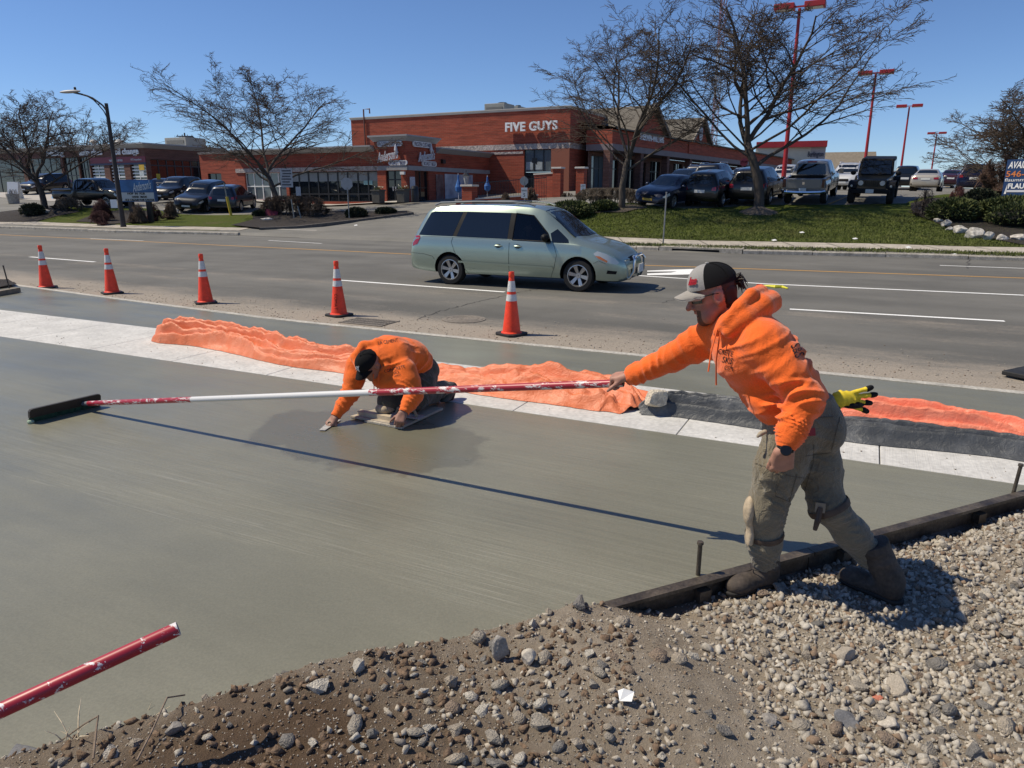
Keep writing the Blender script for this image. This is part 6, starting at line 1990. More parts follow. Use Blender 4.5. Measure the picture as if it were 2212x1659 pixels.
hl = [(1.84,.80),(1.92,.855),(2.10,.80),(2.28,.70),(2.35,.62),(2.30,.585),(2.12,.62),(1.95,.70)]
V.both(hl,M_HEAD,van,'headlight',off=.008,res=.05)
V.both([(1.88,.76),(1.95,.705),(2.12,.625),(2.14,.66),(1.98,.75)],M_AMBER,van,'indicator',off=.012,res=.05)
V.both([(-1.28,.505),(.97,.465),(.97,.505),(-1.28,.55)],P_VAN,van,'side_moulding',off=.022)
def seam(car,pts,parent,w=.008,sides=(1,-1)):
 for sd in sides:
  W_ = []
  for i in range(len(pts) - 1):
   for q in range(6):
    f = q / 6; x = pts[i][0] + (pts[i + 1][0] - pts[i][0]) * f; z = pts[i][1] + (pts[i + 1][1] - pts[i][1]) * f
    W_.append((x,sd * (car.side_y(x,z) + .001),z))
  W_.append((pts[-1][0],sd * (car.side_y(*pts[-1]) + .001),pts[-1][1]))
  MB().tube(W_,w / 2,4).build('door_seam',M_BLK,parent)
seam(V,[(-.04,1.04),(-.05,.6),(-.04,.27)],van); seam(V,[(.96,1.0),(1.05,.75),(1.0,.5),(.92,.27)],van)
seam(V,[(-1.42,1.06),(-1.46,.95),(-1.38,.75),(-1.2,.45),(-1.05,.28)],van); seam(V,[(-2.56,.68),(-2.2,.67),(-1.95,.62),(-1.9,.55)],van)
seam(V,[(-2.4,1.055),(-1.2,1.052),(.0,1.03),(.9,1.0)],van,.006)
seam(V,[(1.85,.60),(1.95,.66),(2.1,.60)],van,.006)
for x in (-.30,.16):
 for sd in (1,-1):
  MB().ell((x,sd * (V.side_y(x,.90) + .012),.90),(.105,.022,.022),10,6).build('door_handle',P_VAN,van,smooth=True)
  MB().ell((x,sd * (V.side_y(x,.895) + .002),.895),(.075,.006,.045),10,6).build('handle_cup',M_BLK,van,smooth=True)
mirror(V,van,.80,1.10,M_BLK)
for sd in (1,-1):
 MB().tube([(-2.05,sd * .60,1.735),(-1.9,sd * .61,1.79),(-1.0,sd * .63,1.815),(-.1,sd * .62,1.81),(.25,sd * .60,1.78),(.40,sd * .58,1.735)],.021,8).build('roof_rail',mat('rail_grey',(.24,.25,.25),.4,metal=.5),van,smooth=True)
for x in (-1.35,-.2):
 MB().tube([(x,-.62,1.815),(x,0,1.83),(x,.62,1.815)],.017,6).build('cross_bar',mat('rail_grey',(.24,.25,.25)),van)
V.patch('front',[(-.36,.62),(.36,.62),(.30,.70),(0,.72),(-.30,.70)],M_BLK,van,'grille',off=.012)
V.patch('front',[(-.42,.33),(.42,.33),(.36,.46),(-.36,.46)],M_BLK,van,'air_intake',off=.01)
MB().tube([(2.475,-.05,.655),(2.495,0,.675),(2.475,.05,.655)],.012,6).tube([(2.48,-.04,.68),(2.49,.0,.655),(2.48,.04,.68)],.01,6).build('badge',M_CHROME,van)
for sd in (1,-1):
 V.patch('side',[(2.12,.40),(2.30,.39),(2.32,.45),(2.14,.47)],M_BLK,van,'fog_lamp',side=sd,off=.008,res=.04)
mb = MB()
for sd in (1,-1):
 mb.tube([(2.30,sd * .42,.24),(2.48,sd * .42,.28),(2.56,sd * .40,.42),(2.56,sd * .38,.66),(2.52,sd * .33,.72)],.03,10)
mb.tube([(2.52,-.33,.72),(2.54,-.2,.74),(2.54,.2,.74),(2.52,.33,.72)],.03,10)
gd = mb.build('front_guard',M_CHROME,van,smooth=True)
MB().box((2.60,0,.47),(.02,.34,.17)).build('license_plate',M_PLATE,van)
wheels(V,van,w=.215,spokes=6,inset=.055)
MB().box((-.1,.34,.95),(.45,.46,.5)).box((-.32,.34,1.2),(.14,.44,.62)).build('seat',mat('van_seat',(.10,.10,.09),.9),van)
MB().box((-.1,-.34,.95),(.45,.46,.5)).box((-.32,-.34,1.15),(.14,.44,.55)).build('seat',mat('van_seat',(.10,.10,.09)),van)
a,b_ = G(970,613,0),G(1240,629,0)          # right-hand wheels on the road
fw = (b_ - a).normalized(); lf = Vector((-fw.y,fw.x,0))
ctr = (a + b_) / 2 + fw * .10 + lf * (.985 - .055 - .215 + .03 + .1)
place(van,ctr,fw)
pv = thing('person','person seated in the minivan by the front door window','person')
M_SKIN0 = mat('van_skin',(.42,.22,.15),.6)
mb = MB(); mb.ell((0,0,0),(.10,.085,.125),14,10); mb.ell((.09,0,-.02),(.025,.018,.03),8,6); mb.tube([(-.01,0,-.08),(-.03,0,-.2)],[.06,.075],10)
mb.tube([(-.05,.12,-.32),(.12,.16,-.36),(.36,.10,-.24)],[.06,.055,.045],10)
mb.build('body',M_SKIN0,pv,smooth=True)
MB().ell((-.06,0,-.42),(.17,.24,.28),14,10).build('shirt',mat('van_shirt',(.05,.05,.06),.9),pv,smooth=True)
MB().ell((-.02,0,.045),(.105,.092,.10),14,8).build('hair',mat('van_hair',(.03,.02,.015),.8),pv,smooth=True)
pv.location = ctr + fw * .12 - lf * .36 + Vector((0,0,1.27)); pv.rotation_euler = (0,0,math.atan2(fw.y,fw.x))
# ------------------------------------------------------------------ parked cars
KINDS = {
 'suv': dict(K=[(-2.30,.42,.62,.70,.78,.6),(-2.27,.36,.78,.92,.86,.7),(-2.20,.32,.95,1.10,.91,.72),(-2.06,.30,1.03,1.42,.925,.66),(-1.94,.29,1.05,1.60,.93,.62),(-1.6,.28,1.05,1.68,.94,.62),(-.4,.27,1.01,1.69,.94,.63),(.15,.27,.98,1.62,.94,.62),(.6,.27,.97,1.36,.935,.63),(.98,.27,.96,1.07,.93,.68),(1.5,.27,.91,1.0,.91,.7),(2.0,.27,.82,.91,.84,.62),(2.22,.28,.66,.74,.74,.5),(2.30,.34,.5,.58,.62,.45)],r=.36,ax=(1.38,-1.35),
 win=[[(-1.90,1.10),(-1.25,1.08),(-1.22,1.52),(-1.66,1.50)],[(-1.17,1.08),(-.28,1.05),(-.28,1.54),(-1.14,1.53)],[(-.20,1.05),(.72,1.02),(.18,1.47),(-.20,1.54)]],ws=[(.20,.56),(.93,.66)],rw=(1.14,1.50,.60),tail=[(-2.24,.86),(-2.02,.90),(-1.96,1.06),(-2.16,1.06)],head=[(1.80,.70),(1.86,.80),(2.12,.72),(2.22,.64),(2.1,.60)]),
 'sedan': dict(K=[(-2.42,.40,.60,.68,.70,.5),(-2.38,.34,.74,.90,.80,.6),(-2.25,.30,.88,1.02,.86,.66),(-1.85,.27,.95,1.06,.895,.68),(-1.55,.26,.96,1.12,.905,.64),(-1.05,.25,.965,1.36,.915,.58),(-.7,.25,.96,1.43,.92,.57),(-.1,.25,.95,1.45,.92,.58),(.25,.25,.94,1.40,.92,.57),(.75,.25,.93,1.18,.915,.6),(1.12,.25,.915,1.0,.91,.68),(1.6,.25,.86,.94,.89,.68),(2.05,.25,.76,.84,.83,.6),(2.3,.26,.62,.70,.72,.5),(2.42,.32,.5,.56,.58,.4)],r=.33,ax=(1.42,-1.42),
 win=[[(-1.42,1.0),(-.62,.985),(-.60,1.32),(-1.0,1.28)],[(-.54,.985),(.78,.965),(.30,1.27),(-.02,1.34),(-.54,1.33)]],ws=[(.33,.50),(1.06,.66)],rw=None,rtop=[(-1.50,.60),(-1.08,.50)],tail=[(-2.37,.74),(-2.1,.80),(-2.05,.92),(-2.3,.92)],head=[(1.86,.66),(1.92,.76),(2.2,.66),(2.32,.58),(2.2,.54)]),
}
def build_car(kind,name,label,col,px,D,fwd,rear=True,front=True,rim=None,spokes=5,rails=False,scale=1.0,plate=None,metal=.35,group=None,dz=0.0,cat='car',hgt=1.0):
 k = KINDS[kind]
 t = thing(name,label,cat,group=group)
 key = kind
 C = Car(k['K'],k['r'],k['ax'])
 pm = paint('paint_%s' % '_'.join('%02x' % int(c * 255) for c in col),col,metal)
 C.body(pm,t)
 for w in k['win']: C.both(w,M_CGLASS,t,'window',res=.2)
 (xa,ya),(xb,yb) = k['ws']
 C.patch('top',[(xa,-ya),(xb,-yb),(xb + .05,0),(xb,yb),(xa,ya),(xa - .03,0)],M_CGLASS,t,'windshield',off=.005,res=.18)
 if k.get('rw'):
  z0,z1,y = k['rw']; C.patch('back',[(-y,z0),(y,z0),(y * .88,z1),(-y * .88,z1)],M_CGLASS,t,'rear_window',res=.18,off=.012)
 if k.get('rtop'):
  (xa,ya),(xb,yb) = k['rtop']; C.patch('top',[(xa,-ya),(xb,-yb),(xb,yb),(xa,ya)],M_CGLASS,t,'rear_window',off=.006,res=.18)
 C.both(k['tail'],M_TAIL,t,'tail_lamp',res=.1); C.both(k['head'],M_HEAD,t,'headlight',res=.1,off=.01)
 zt_ = k['tail'][0][1] + .06
 if kind == 'sedan':
  C.patch('back',[(-.72,.74),(-.45,.74),(-.45,.86),(-.72,.88)],M_TAIL,t,'tail_lamp',off=.03); C.patch('back',[(.45,.74),(.72,.74),(.72,.88),(.45,.86)],M_TAIL,t,'tail_lamp',off=.03)
 else:
  C.patch('back',[(-.80,.84),(-.6,.86),(-.62,1.0),(-.80,1.03)],M_TAIL,t,'tail_lamp',off=.03); C.patch('back',[(.6,.86),(.80,.84),(.80,1.03),(.62,1.0)],M_TAIL,t,'tail_lamp',off=.03)
 C.patch('back',[(-.26,.70 if kind == 'sedan' else .74),(.26,.70 if kind == 'sedan' else .74),(.26,.82 if kind == 'sedan' else .88),(-.26,.82 if kind == 'sedan' else .88)],plate or M_PLATE,t,'license_plate',off=.02)
 C.patch('front',[(-.42,.50),(.42,.50),(.36,.66),(-.36,.66)],M_BLK,t,'grille',off=.02)
 C.patch('front',[(-.25,.40),(.25,.40),(.25,.50),(-.25,.50)],plate or M_PLATE,t,'front_plate',off=.045)
 xr = C.x0
 MB().box((xr + .10,0,.44),(.16,1.62,.13)).build('bumper_trim',M_BLK,t,bevel=.02)
 seam(C,[(-.24,1.0),(-.24,.32)],t); seam(C,[(.78,.95),(.85,.6),(.8,.34)],t); seam(C,[(-1.12,1.0),(-1.15,.75),(-1.0,.5)],t)
 for x in (-.95,-.02):
  for sd in (1,-1): MB().ell((x,sd * (C.side_y(x,.88) + .012),.88),(.1,.02,.02),8,5).build('door_handle',pm,t)
 mirror(C,t,.62 if kind == 'suv' else .70,1.06 if kind == 'suv' else .99,pm)
 if rails:
  for sd in (1,-1): MB().tube([(-1.5,sd * .58,1.68),(-1.35,sd * .58,1.74),(.0,sd * .57,1.73),(.1,sd * .56,1.66)],.02,6).build('roof_rail',M_SILV,t)
 wheels(C,t,w=.23,spokes=spokes,rim_m=rim or M_RIM,inset=.05)
 place(t,TA(px,D),fwd); settle(t)
 t.scale = (scale,scale,scale * hgt)
 return t
HR = PD.copy()            # rows in the plaza lot
HL = Vector((-.07,1,0)).normalized()
BLKP,NAVYP,SILVP = (.008,.009,.010),(.010,.014,.034),(.36,.36,.34)
build_car('sedan','sedan','dark blue sedan with yellow front plate parked nose to the lawn',(.008,.012,.034),1447,36.2,-HR + Vector((-.12,0,0)),plate=M_PLATEY)
build_car('suv','crossover','black crossover with high tail spoiler beside the dark blue sedan',BLKP,1540,37.0,HR,scale=.98)
build_car('suv','crossover','black crossover with red tail lamps behind the tall bare tree',(.010,.010,.012),1637,37.2,HR,scale=1.02)
build_car('sedan','sedan','blue grey sedan parked behind the dark blue sedan',(.02,.03,.045),1478,44.5,-HR)
build_car('suv','crossover','dark crossover with roof rails behind the black spoiler car',(.012,.014,.02),1548,45.0,HR,rails=True)
build_car('suv','crossover','grey crossover with bright rear glass in the second row before the plaza',(.05,.05,.055),1520,53,HR,rails=True)
build_car('sedan','sedan','silver sedan in the second row beside the stop sign post',(.25,.26,.27),1605,50,-HR)
build_car('sedan','sedan','light blue grey sedan roof behind the silver sedan',(.14,.17,.20),1600,58,HR)
build_car('suv','crossover','pale crossover roof behind the tree trunk before the red lamp pole',(.16,.17,.18),1648,58,HR)
build_car('suv','crossover','white crossover parked between the red lamp pole and the pickup cab',(.6,.6,.58),1694,52,-HR)
build_car('suv','crossover','white crossover seen past the side of the grey pickup',(.66,.66,.65),1828,47.5,-HR,rails=True)
build_car('suv','crossover','black crossover behind the white one next to the off road car',(.008,.008,.012),1845,54,-HR,scale=1.08)
build_car('suv','crossover','black crossover parked just beyond the champagne sedan',BLKP,1957,58,HR,scale=1.05)
build_car('sedan','sedan','champagne sedan with red tail lamps parked across the lot',(.50,.46,.39),2000,50.5,HR,spokes=8,scale=1.02)
build_car('suv','crossover','small dark crossover far beyond the champagne sedan',(.03,.03,.035),2037,78,-HR)
build_car('sedan','sedan','dark red sedan beside the navy crossover',(.06,.015,.025),2052,62,HR)
build_car('sedan','sedan','white sedan with yellow plate far down the lot',(.6,.6,.58),2047,90,-HR,plate=M_PLATEY)
build_car('suv','crossover','navy crossover parked behind the red twig shrub',(.008,.012,.05),2100,46.8,HR)
build_car('suv','crossover','blue black crossover parked tail out beside the yellow bollard post',(.014,.022,.04),508,51.0,HL + Vector((.05,0,0)),spokes=10,scale=1.03)
build_car('suv','crossover','black luxury crossover with bright grille facing the road',BLKP,441,50.8,-HL + Vector((-.12,0,0)),scale=1.1)
build_car('suv','crossover','black crossover facing the road next to the custard sign board',(.010,.010,.012),386,55,-HL + Vector((-.2,0,0)),scale=1.08)
build_car('suv','crossover','dark crossover roof behind the custard sign board',(.012,.012,.014),352,60,-HL,scale=1.0)
build_car('suv','crossover','black crossover in front of the garage wing windows',BLKP,100,72,Vector((-.25,-1,0)),scale=1.08)
def pickup(label,col,px,D,fwd,name='pickup_truck',scale=1.0,metal=.4):
 t = thing(name,label,'pickup')
 pm = paint('pickup_paint_%d' % px,col,metal)
 K = [(-2.92,.62,.92,1.20,.90,.88),(-2.90,.56,1.0,1.235,.945,.92),(-2.6,.52,1.05,1.25,.97,.94),(-1.12,.50,1.06,1.26,.975,.95),(-1.08,.50,1.06,1.27,.975,.95),(-1.0,.50,1.15,1.5,.975,.78),(-.93,.50,1.2,1.84,.975,.71),(-.6,.48,1.2,1.92,.98,.72),(.3,.48,1.18,1.93,.98,.72),(.72,.48,1.16,1.84,.98,.71),(1.2,.48,1.14,1.50,.975,.74),(1.55,.48,1.14,1.26,.97,.80),(2.1,.48,1.12,1.21,.955,.82),(2.6,.50,1.02,1.12,.92,.78),(2.86,.55,.82,.92,.84,.7),(2.92,.6,.7,.78,.78,.62)]
 C = Car(K,.41,(1.80,-1.80))
 bed = MB().box2((-2.84,-.80,.75),(-1.14,.80,1.6)).build('cutter',M_BLK)
 C.body(pm,t,cut=[bed])
 for w in ([(-.88,1.24),(-.05,1.22),(-.05,1.78),(-.84,1.76)],[(.03,1.22),(1.22,1.18),(.80,1.66),(.03,1.78)]): C.both(w,M_CGLASS,t,'window',res=.2)
 C.patch('top',[(.80,-.62),(1.48,-.74),(1.52,0),(1.48,.74),(.80,.62)],M_CGLASS,t,'windshield',res=.2)
 MB().add([(-1.055,-.66,1.30),(-1.055,.66,1.30),(-.945,.60,1.78),(-.945,-.60,1.78)],[(0,1,2,3)]).xf(Matrix.Translation((-.03,0,0))).build('rear_window',M_CGLASS,t)
 MB().box((-2.945,0,1.0),(.05,1.52,.44)).build('tailgate',pm,t,bevel=.015)
 MB().box((-2.975,0,1.17),(.02,1.5,.05)).build('tailgate_edge',pm,t)
 MB().box((-2.976,0,1.02),(.014,.1,.12)).build('badge',M_CHROME,t)
 for sd in (1,-1):
  MB().box((-2.93,sd * .86,1.02),(.05,.13,.38)).build('tail_lamp',mat('dark_tail',(.05,.006,.008),.2,coat=.6),t,bevel=.01)
  C.patch('side',[(2.55,.88),(2.6,1.0),(2.82,.9),(2.86,.8),(2.7,.78)],M_HEAD,t,'headlight',side=sd,res=.1)
 MB().tube([(-2.9,-.93,.66),(-3.06,-.78,.64),(-3.08,-.3,.62),(-3.08,.3,.62),(-3.06,.78,.64),(-2.9,.93,.66)],.085,8).build('rear_bumper',M_CHROME,t,smooth=True)
 MB().box((-3.10,0,.74),(.02,.32,.15)).build('license_plate',M_PLATE,t)
 C.patch('front',[(-.5,.62),(.5,.62),(.48,.86),(-.48,.86)],M_BLK,t,'grille',off=.02)
 seam(C,[(.0,1.18),(.0,.54)],t); seam(C,[(1.05,1.14),(1.1,.8),(1.05,.56)],t); seam(C,[(-.98,1.15),(-.98,.55)],t)
 for x in (-.75,.2):
  for sd in (1,-1): MB().ell((x,sd * (C.side_y(x,1.06) + .012),1.06),(.1,.02,.025),8,5).build('door_handle',M_BLK,t)
 for sd in (1,-1):
  MB().box((1.02,sd * 1.16,1.32),(.12,.2,.24)).bar((1.0,sd * .94,1.24),(1.0,sd * 1.1,1.26),.05).build('mirror',pm,t,bevel=.02)
 MB().box((-.9,0,1.87),(.06,.4,.05)).build('brake_lamp',M_TAIL,t)
 MB().tube([(-2.7,.45,.40),(-2.95,.45,.40)],.04,8).build('tailpipe',M_CHROME,t)
 wheels(C,t,w=.27,spokes=6,inset=.06)
 place(t,TA(px,D),fwd); settle(t,3.6); t.scale = (scale,) * 3
 return t
pickup('grey pickup truck parked tail towards the lawn with dark rear window',(.20,.205,.21),1752,37.2,Vector((.50,.866,0)))
pickup('black pickup truck behind the barberry shrubs before the garage',(.008,.008,.009),212,51.5,Vector((.95,-.30,0)))
def jeep(label,px,D,fwd):
 t = thing('off_road_car',label,'car'); pm = paint('jeep_paint',(.010,.012,.012),.2)
 b = MB().box2((-1.95,-.74,.62),(.35,.74,1.12)).add([(.35,-.74,.62),(1.85,-.60,.62),(1.85,.60,.62),(.35,.74,.62),(.35,-.74,1.14),(1.85,-.58,1.06),(1.85,.58,1.06),(.35,.74,1.14)],[(3,2,1,0),(4,5,6,7),(0,1,5,4),(1,2,6,5),(2,3,7,6),(3,0,4,7)])
 b.build('body',pm,t,bevel=.03)
 MB().add([(-1.92,-.72,1.12),(.42,-.72,1.12),(.42,.72,1.12),(-1.92,.72,1.12),(-1.88,-.66,1.84),(.12,-.66,1.84),(.12,.66,1.84),(-1.88,.66,1.84)],[(4,5,6,7),(0,1,5,4),(1,2,6,5),(2,3,7,6),(3,0,4,7)]).build('hard_top',M_BLK,t,bevel=.04)
 MB().add([(.435,-.62,1.2),(.435,.62,1.2),(.165,.58,1.76),(.165,-.58,1.76)],[(0,1,2,3)]).build('windshield',M_CGLASS,t)
 for sd in (1,-1):
  for xa,xb in ((-.35,.3),(-1.05,-.42),(-1.8,-1.12)):
   MB().add([(xa,sd * .725,1.18),(xb,sd * .725,1.18),(min(xb,.12),sd * .685,1.72),(xa,sd * .685,1.72)],[(0,1,2,3)]).build('window',M_CGLASS,t)
  MB().tube([(1.86,sd * .43,.92),(1.90,sd * .43,.92)],.105,16).build('headlight',M_HEAD,t)
  MB().grid([[(x,sd * y,z) for y in (.58,.93)] for x,z in ((.62,.58),(.72,.86),(.95,.97),(1.65,.97),(1.88,.84),(1.92,.7))]).build('front_fender',M_BLK,t)
  MB().grid([[(x,sd * y,z) for y in (.70,.93)] for x,z in ((-.62,.58),(-.78,.88),(-1.0,.98),(-1.6,.98),(-1.84,.86),(-1.92,.62))]).build('rear_fender',M_BLK,t)
  MB().ell((.30,sd * .92,1.22),(.06,.12,.1),8,6).build('mirror',M_BLK,t)
  MB().tube([(1.9,sd * .78,.8),(1.93,sd * .78,.8)],.05,10).build('indicator',M_HEAD,t)
  for x in (-.95,.0): MB().box((x,sd * .752,.98),(.14,.02,.03)).build('door_handle',M_BLK,t)
 for k in range(7):
  MB().box((1.865,-.25 + k * .083,.88),(.02,.045,.26)).build('grille_slot',mat('grille_dark',(.002,.002,.002),.6),t)
 MB().box((2.05,0,.58),(.18,1.55,.17)).build('front_bumper',M_BLK,t,bevel=.02)
 MB().box((2.15,-.02,.60),(.02,.32,.16)).build('license_plate',M_PLATE,t)
 for s_ in (-1,1): MB().tube([(.50,s_ * .1,1.16),(.42,s_ * .1 + .35,1.24)],.012,5).build('wiper',M_BLK,t)
 for ax in (1.30,-1.30):
  for sd in (1,-1): wheel(.41,.28,t,(ax,sd * .78,.41),sd,5,M_RIMD)
 MB().tube([(-2.02,0,1.0),(-2.28,0,1.0)],.39,18).build('spare_wheel',M_TYRE,t)
 place(t,TA(px,D),fwd); settle(t,2.6); t.scale = (1.06,) * 3
jeep('black boxy off road car facing the road beside the grey pickup',1884,36.0,-Vector((.50,.866,0)))
# ================================================================== street furniture
M_POLE = mat('brown_pole',(.035,.026,.022),.6,var=.2,scale=3)
M_GALV = mat('galvanised',(.26,.26,.25),.5,metal=.4,var=.15,scale=5)
M_SIGNB = mat('sign_back',(.34,.34,.34),.5,metal=.3,var=.1,scale=3)
p = TP(267,491); D = p.y
t = thing('street_lamp','brown tapered street lamp with curved double arm standing on the far verge','street lamp',(p.x,p.y,p.z - .05))
top = PW(229,221,D); tl = top - p
MB().tube([(0,0,0),(tl.x * .05,0,tl.z * .05),(tl.x,0,tl.z)],[.16,.135,.085],12).build('pole',M_POLE,t,smooth=True)
def arm(pix,r):
 return MB().tube([PW(x,y,D) - p for x,y in pix],r,8)
arm([(229,236),(222,226),(213,219),(200,210),(188,205),(174,201),(158,197.5)],.045).build('arm',M_POLE,t,smooth=True)
arm([(232,262),(230,250),(224,238),(213,225),(201,213),(190,206.5)],.03).build('brace',M_POLE,t,smooth=True)
arm([(214,219),(213,225)],.025).build('tie',M_POLE,t)
hd = PW(142,195,D) - p; hk = PW(160,196.5,D) - p
MB().ell((hd + hk) / 2,((hk - hd).length / 2 + .35,.17,.085),16,8,M=Matrix.Rotation(-.06,3,'Y')).build('lamp_head',mat('lamp_grey',(.46,.46,.46),.5),t,smooth=True)
MB().lathe([(.06,0),(.06,.12),(.03,.15)],PW(162,192,D) - p,10).build('photocell',M_POLE,t)
fl = PW(249,438,D); q = Plane(fl.xy,Vector((1,-.1)))
MB().box(fl - p + Vector((0,-.16,0)),(.36,.02,.45)).build('notice',M_WHITEP,t)
p = TP(298,470); D = 43.0
A,B = PW(262,436,D),PW(337,436,D)
t = thing('monument_sign',"blue Anderson's sign board with HOP IN FOR HAND MADE ICE CREAM FOR EASTER letters",'sign')
MS = Plane(A.xy,(B - A).xy); L = (B - A).xy.length
z0,z1,zm = PW(300,436,D).z,PW(300,388,D).z,PW(300,415,D).z
wbox(MS,0,L,z0,z1,-.3,.0).build('cabinet',mat('cabinet_blue',(.04,.10,.24),.5),t)
M_SB = mat('sign_blue',(.035,.13,.30),.4,var=.35,scale=1.2)
wbox(MS,.08,L - .06,zm + .03,z1 - .06,.0,.03).build('header_panel',M_SB,t)
wbox(MS,.08,L - .06,z0 + .05,zm - .02,.0,.03).build('letter_panel',mat('letter_panel',(.46,.49,.47),.5,var=.05,scale=2),t)
fit_text(MS,287,391.5,327,411,"Anderson's",mat('sign_cream',(.55,.60,.64),.5),t,out=.045,depth=.02,shear=.3,rise=.18,bold=.01,name='script_lettering')
for txt,x0,x1,y0,y1 in (('HOP  IN  FOR',276,314,416,420.5),('HAND  MADE',286,318,423,427.5),('ICE CREAM FOR EASTER',272,334,429.5,434)):
 fit_text(MS,x0,y0,x1,y1,txt,M_BLK,t,out=.04,depth=.01,bold=.02,name='board_lettering')
g0 = tz(*MS.p(L / 2,0).xy) - .2
for s_ in (.5,L - .5): MB().box(MS.p(s_,(g0 + z0) / 2,-.15),(.25,.25,z0 - g0),rz=math.atan2(MS.d.y,MS.d.x)).build('sign_post',M_POLE,t)
def post_sign(name,label,px,D,ybase,posts,panels,cat='sign',mt=None):
 """panels: (x0, y0, x1, y1, material, text, thickness)"""
 b_ = TA(px,D)
 t = thing(name,label,cat,b_)
 pl = Plane(b_.xy,Vector((1,-.25)))
 for x0,y0,x1,y1 in posts:
  a = PW(x0,y0,D) - b_; c = PW(x1,y1,D) - b_
  MB().tube([Vector((a.x,.0,a.z)),Vector((c.x,0,-.2))],.035,6).build('post',mt or M_GALV,t)
 for x0,y0,x1,y1,m_,txt,rot in panels:
  c = PW((x0 + x1) / 2,(y0 + y1) / 2,D) - b_; w = abs(x1 - x0) / FPX * D; h = abs(y1 - y0) / FPX * D
  Mx = Matrix.Translation(Vector((c.x,-.06,c.z))) @ Matrix.Rotation(rot,4,'Z')
  s_ = MB().box((0,0,0),(w,.02,h)).xf(Mx).build('panel',m_,t)
  if txt:
   n = len(txt)
   for i,line in enumerate(txt):
    M2 = Mx @ frame((1,0,0),(0,0,1),(0,-1,0),(0,-.014,h * (.42 - .84 * (i + .5) / n)))
    vs,fs = text_mesh(line,1.0,.002)
    xs = [v.x for v in vs]; ys = [v.y for v in vs]; kk = min(w * .85 / (max(xs) - min(xs)),h * .66 / n / (max(ys) - min(ys)))
    cy_ = (max(ys) + min(ys)) / 2
    MB().add([M2 @ Vector((v.x * kk,(v.y - cy_) * kk,v.z)) for v in vs],fs).build('lettering',M_BLK,s_)
 return t
def octagon(t,c,r,mt,rz=0,edge=None):
 pts = [(r * math.cos(PI / 8 + k * PI / 4),r * math.sin(PI / 8 + k * PI / 4)) for k in range(8)]
 return MB().prism(pts,.012,Matrix.Translation(c) @ Matrix.Rotation(rz,4,'Z') @ Matrix.Rotation(PI / 2,4,'X')).build('octagon_plate',mt,t)
M_NOTICE = mat('notice_print',(.42,.42,.43),.5,var=.35,scale=9,stretch=((1.5,1,10),))
post_sign('notice_sign','large printed notice board on two posts in the mulched island',628,43.5,0,[(629,430,637,480),(643,445,653,482)],[(607,366,632,403,M_NOTICE,None,0),(640,404,650,422,M_NOTICE,None,0)])
nt_ = bpy.data.objects['notice_sign']; nb_ = TA(628,43.5)
for k,(x0,x1) in enumerate(((609,629),(611,630),(610,628),(609,630),(611,627),(610,630))):
 a_,b2 = PW(x0,369 + k * 6,43.5) - nb_,PW(x1,369 + k * 6,43.5) - nb_
 MB().box(((a_.x + b2.x) / 2,-.075,a_.z),(b2.x - a_.x,.006,.085)).build('print_row',mat('print_dark',(.10,.10,.11),.6,var=.6,scale=22),nt_)
t = post_sign('stop_sign','grey back of a stop sign on a leaning post by the hedge end',752,43,0,[(750,405,755,473)],[])
octagon(t,PW(749,397,43) - TA(752,43),.36,M_SIGNB)
t = post_sign('stop_sign','grey back of a stop sign above a black and white plate behind the van',1132,45,0,[(1133,380,1133,440)],[(1126,406,1139,427,M_WHITEP,['SPEED','5'],0)])
octagon(t,PW(1132,391,45) - TA(1132,45),.27,M_SIGNB)
post_sign('speed_sign','small white speed limit 5 sign near the brick pillar and tan hedge',1259,44,0,[(1259,400,1259,432)],[(1254,398.5,1264.5,416,M_WHITEP,['LIMIT','5','MPH'],0)])
t = post_sign('stop_sign','red STOP sign on a post in the plaza lot behind the parked cars',1609,62,0,[(1606,360,1606,400)],[])
c = PW(1607,350.5,62) - TA(1609,62); octagon(t,c,.34,mat('stop_red',(.30,.035,.045),.5))
vs,fs = text_mesh('STOP',.26,.002); MB().add([Vector((c.x + v.x,c.y - .03,c.z + v.y)) for v in vs],fs).build('lettering',M_WHITEP,t)
post_sign('yellow_sign','small yellow sign plate above white plates on a post before the garage',343,60,0,[(344,382,345,410)],[(339,376,347,389,mat('yellow_plate',(.6,.42,.03),.5),None,0),(341,390,346,402,M_WHITEP,None,0)])
p = TA(500,46.5); t = thing('bollard','yellow sleeved bollard with a grey post on the lawn edge','bollard',p)
h1 = PW(495,425,46.5).z - p.z; h2 = PW(491,396,46.5).z - p.z
MB().tube([(.0,0,-.1),(-.17,0,h1)],.085,12).build('sleeve',mat('bollard_yellow',(.62,.42,.03),.5,var=.1,scale=4),t,smooth=True)
MB().tube([(-.17,0,h1 - .1),(-.26,0,h2)],.04,8).build('post',M_GALV,t)
p = TP(1432,529); t = thing('steel_post','thin plain steel post standing in the lawn by the sidewalk','post',p); h = PW(1434,417,p.y).z - p.z
MB().tube([(0,0,-.2),(.03,0,h)],.028,8).build('shaft',M_GALV,t); MB().lathe([(.032,h),(.03,h + .04)],(.03,0,0),8).build('cap',M_GALV,t)
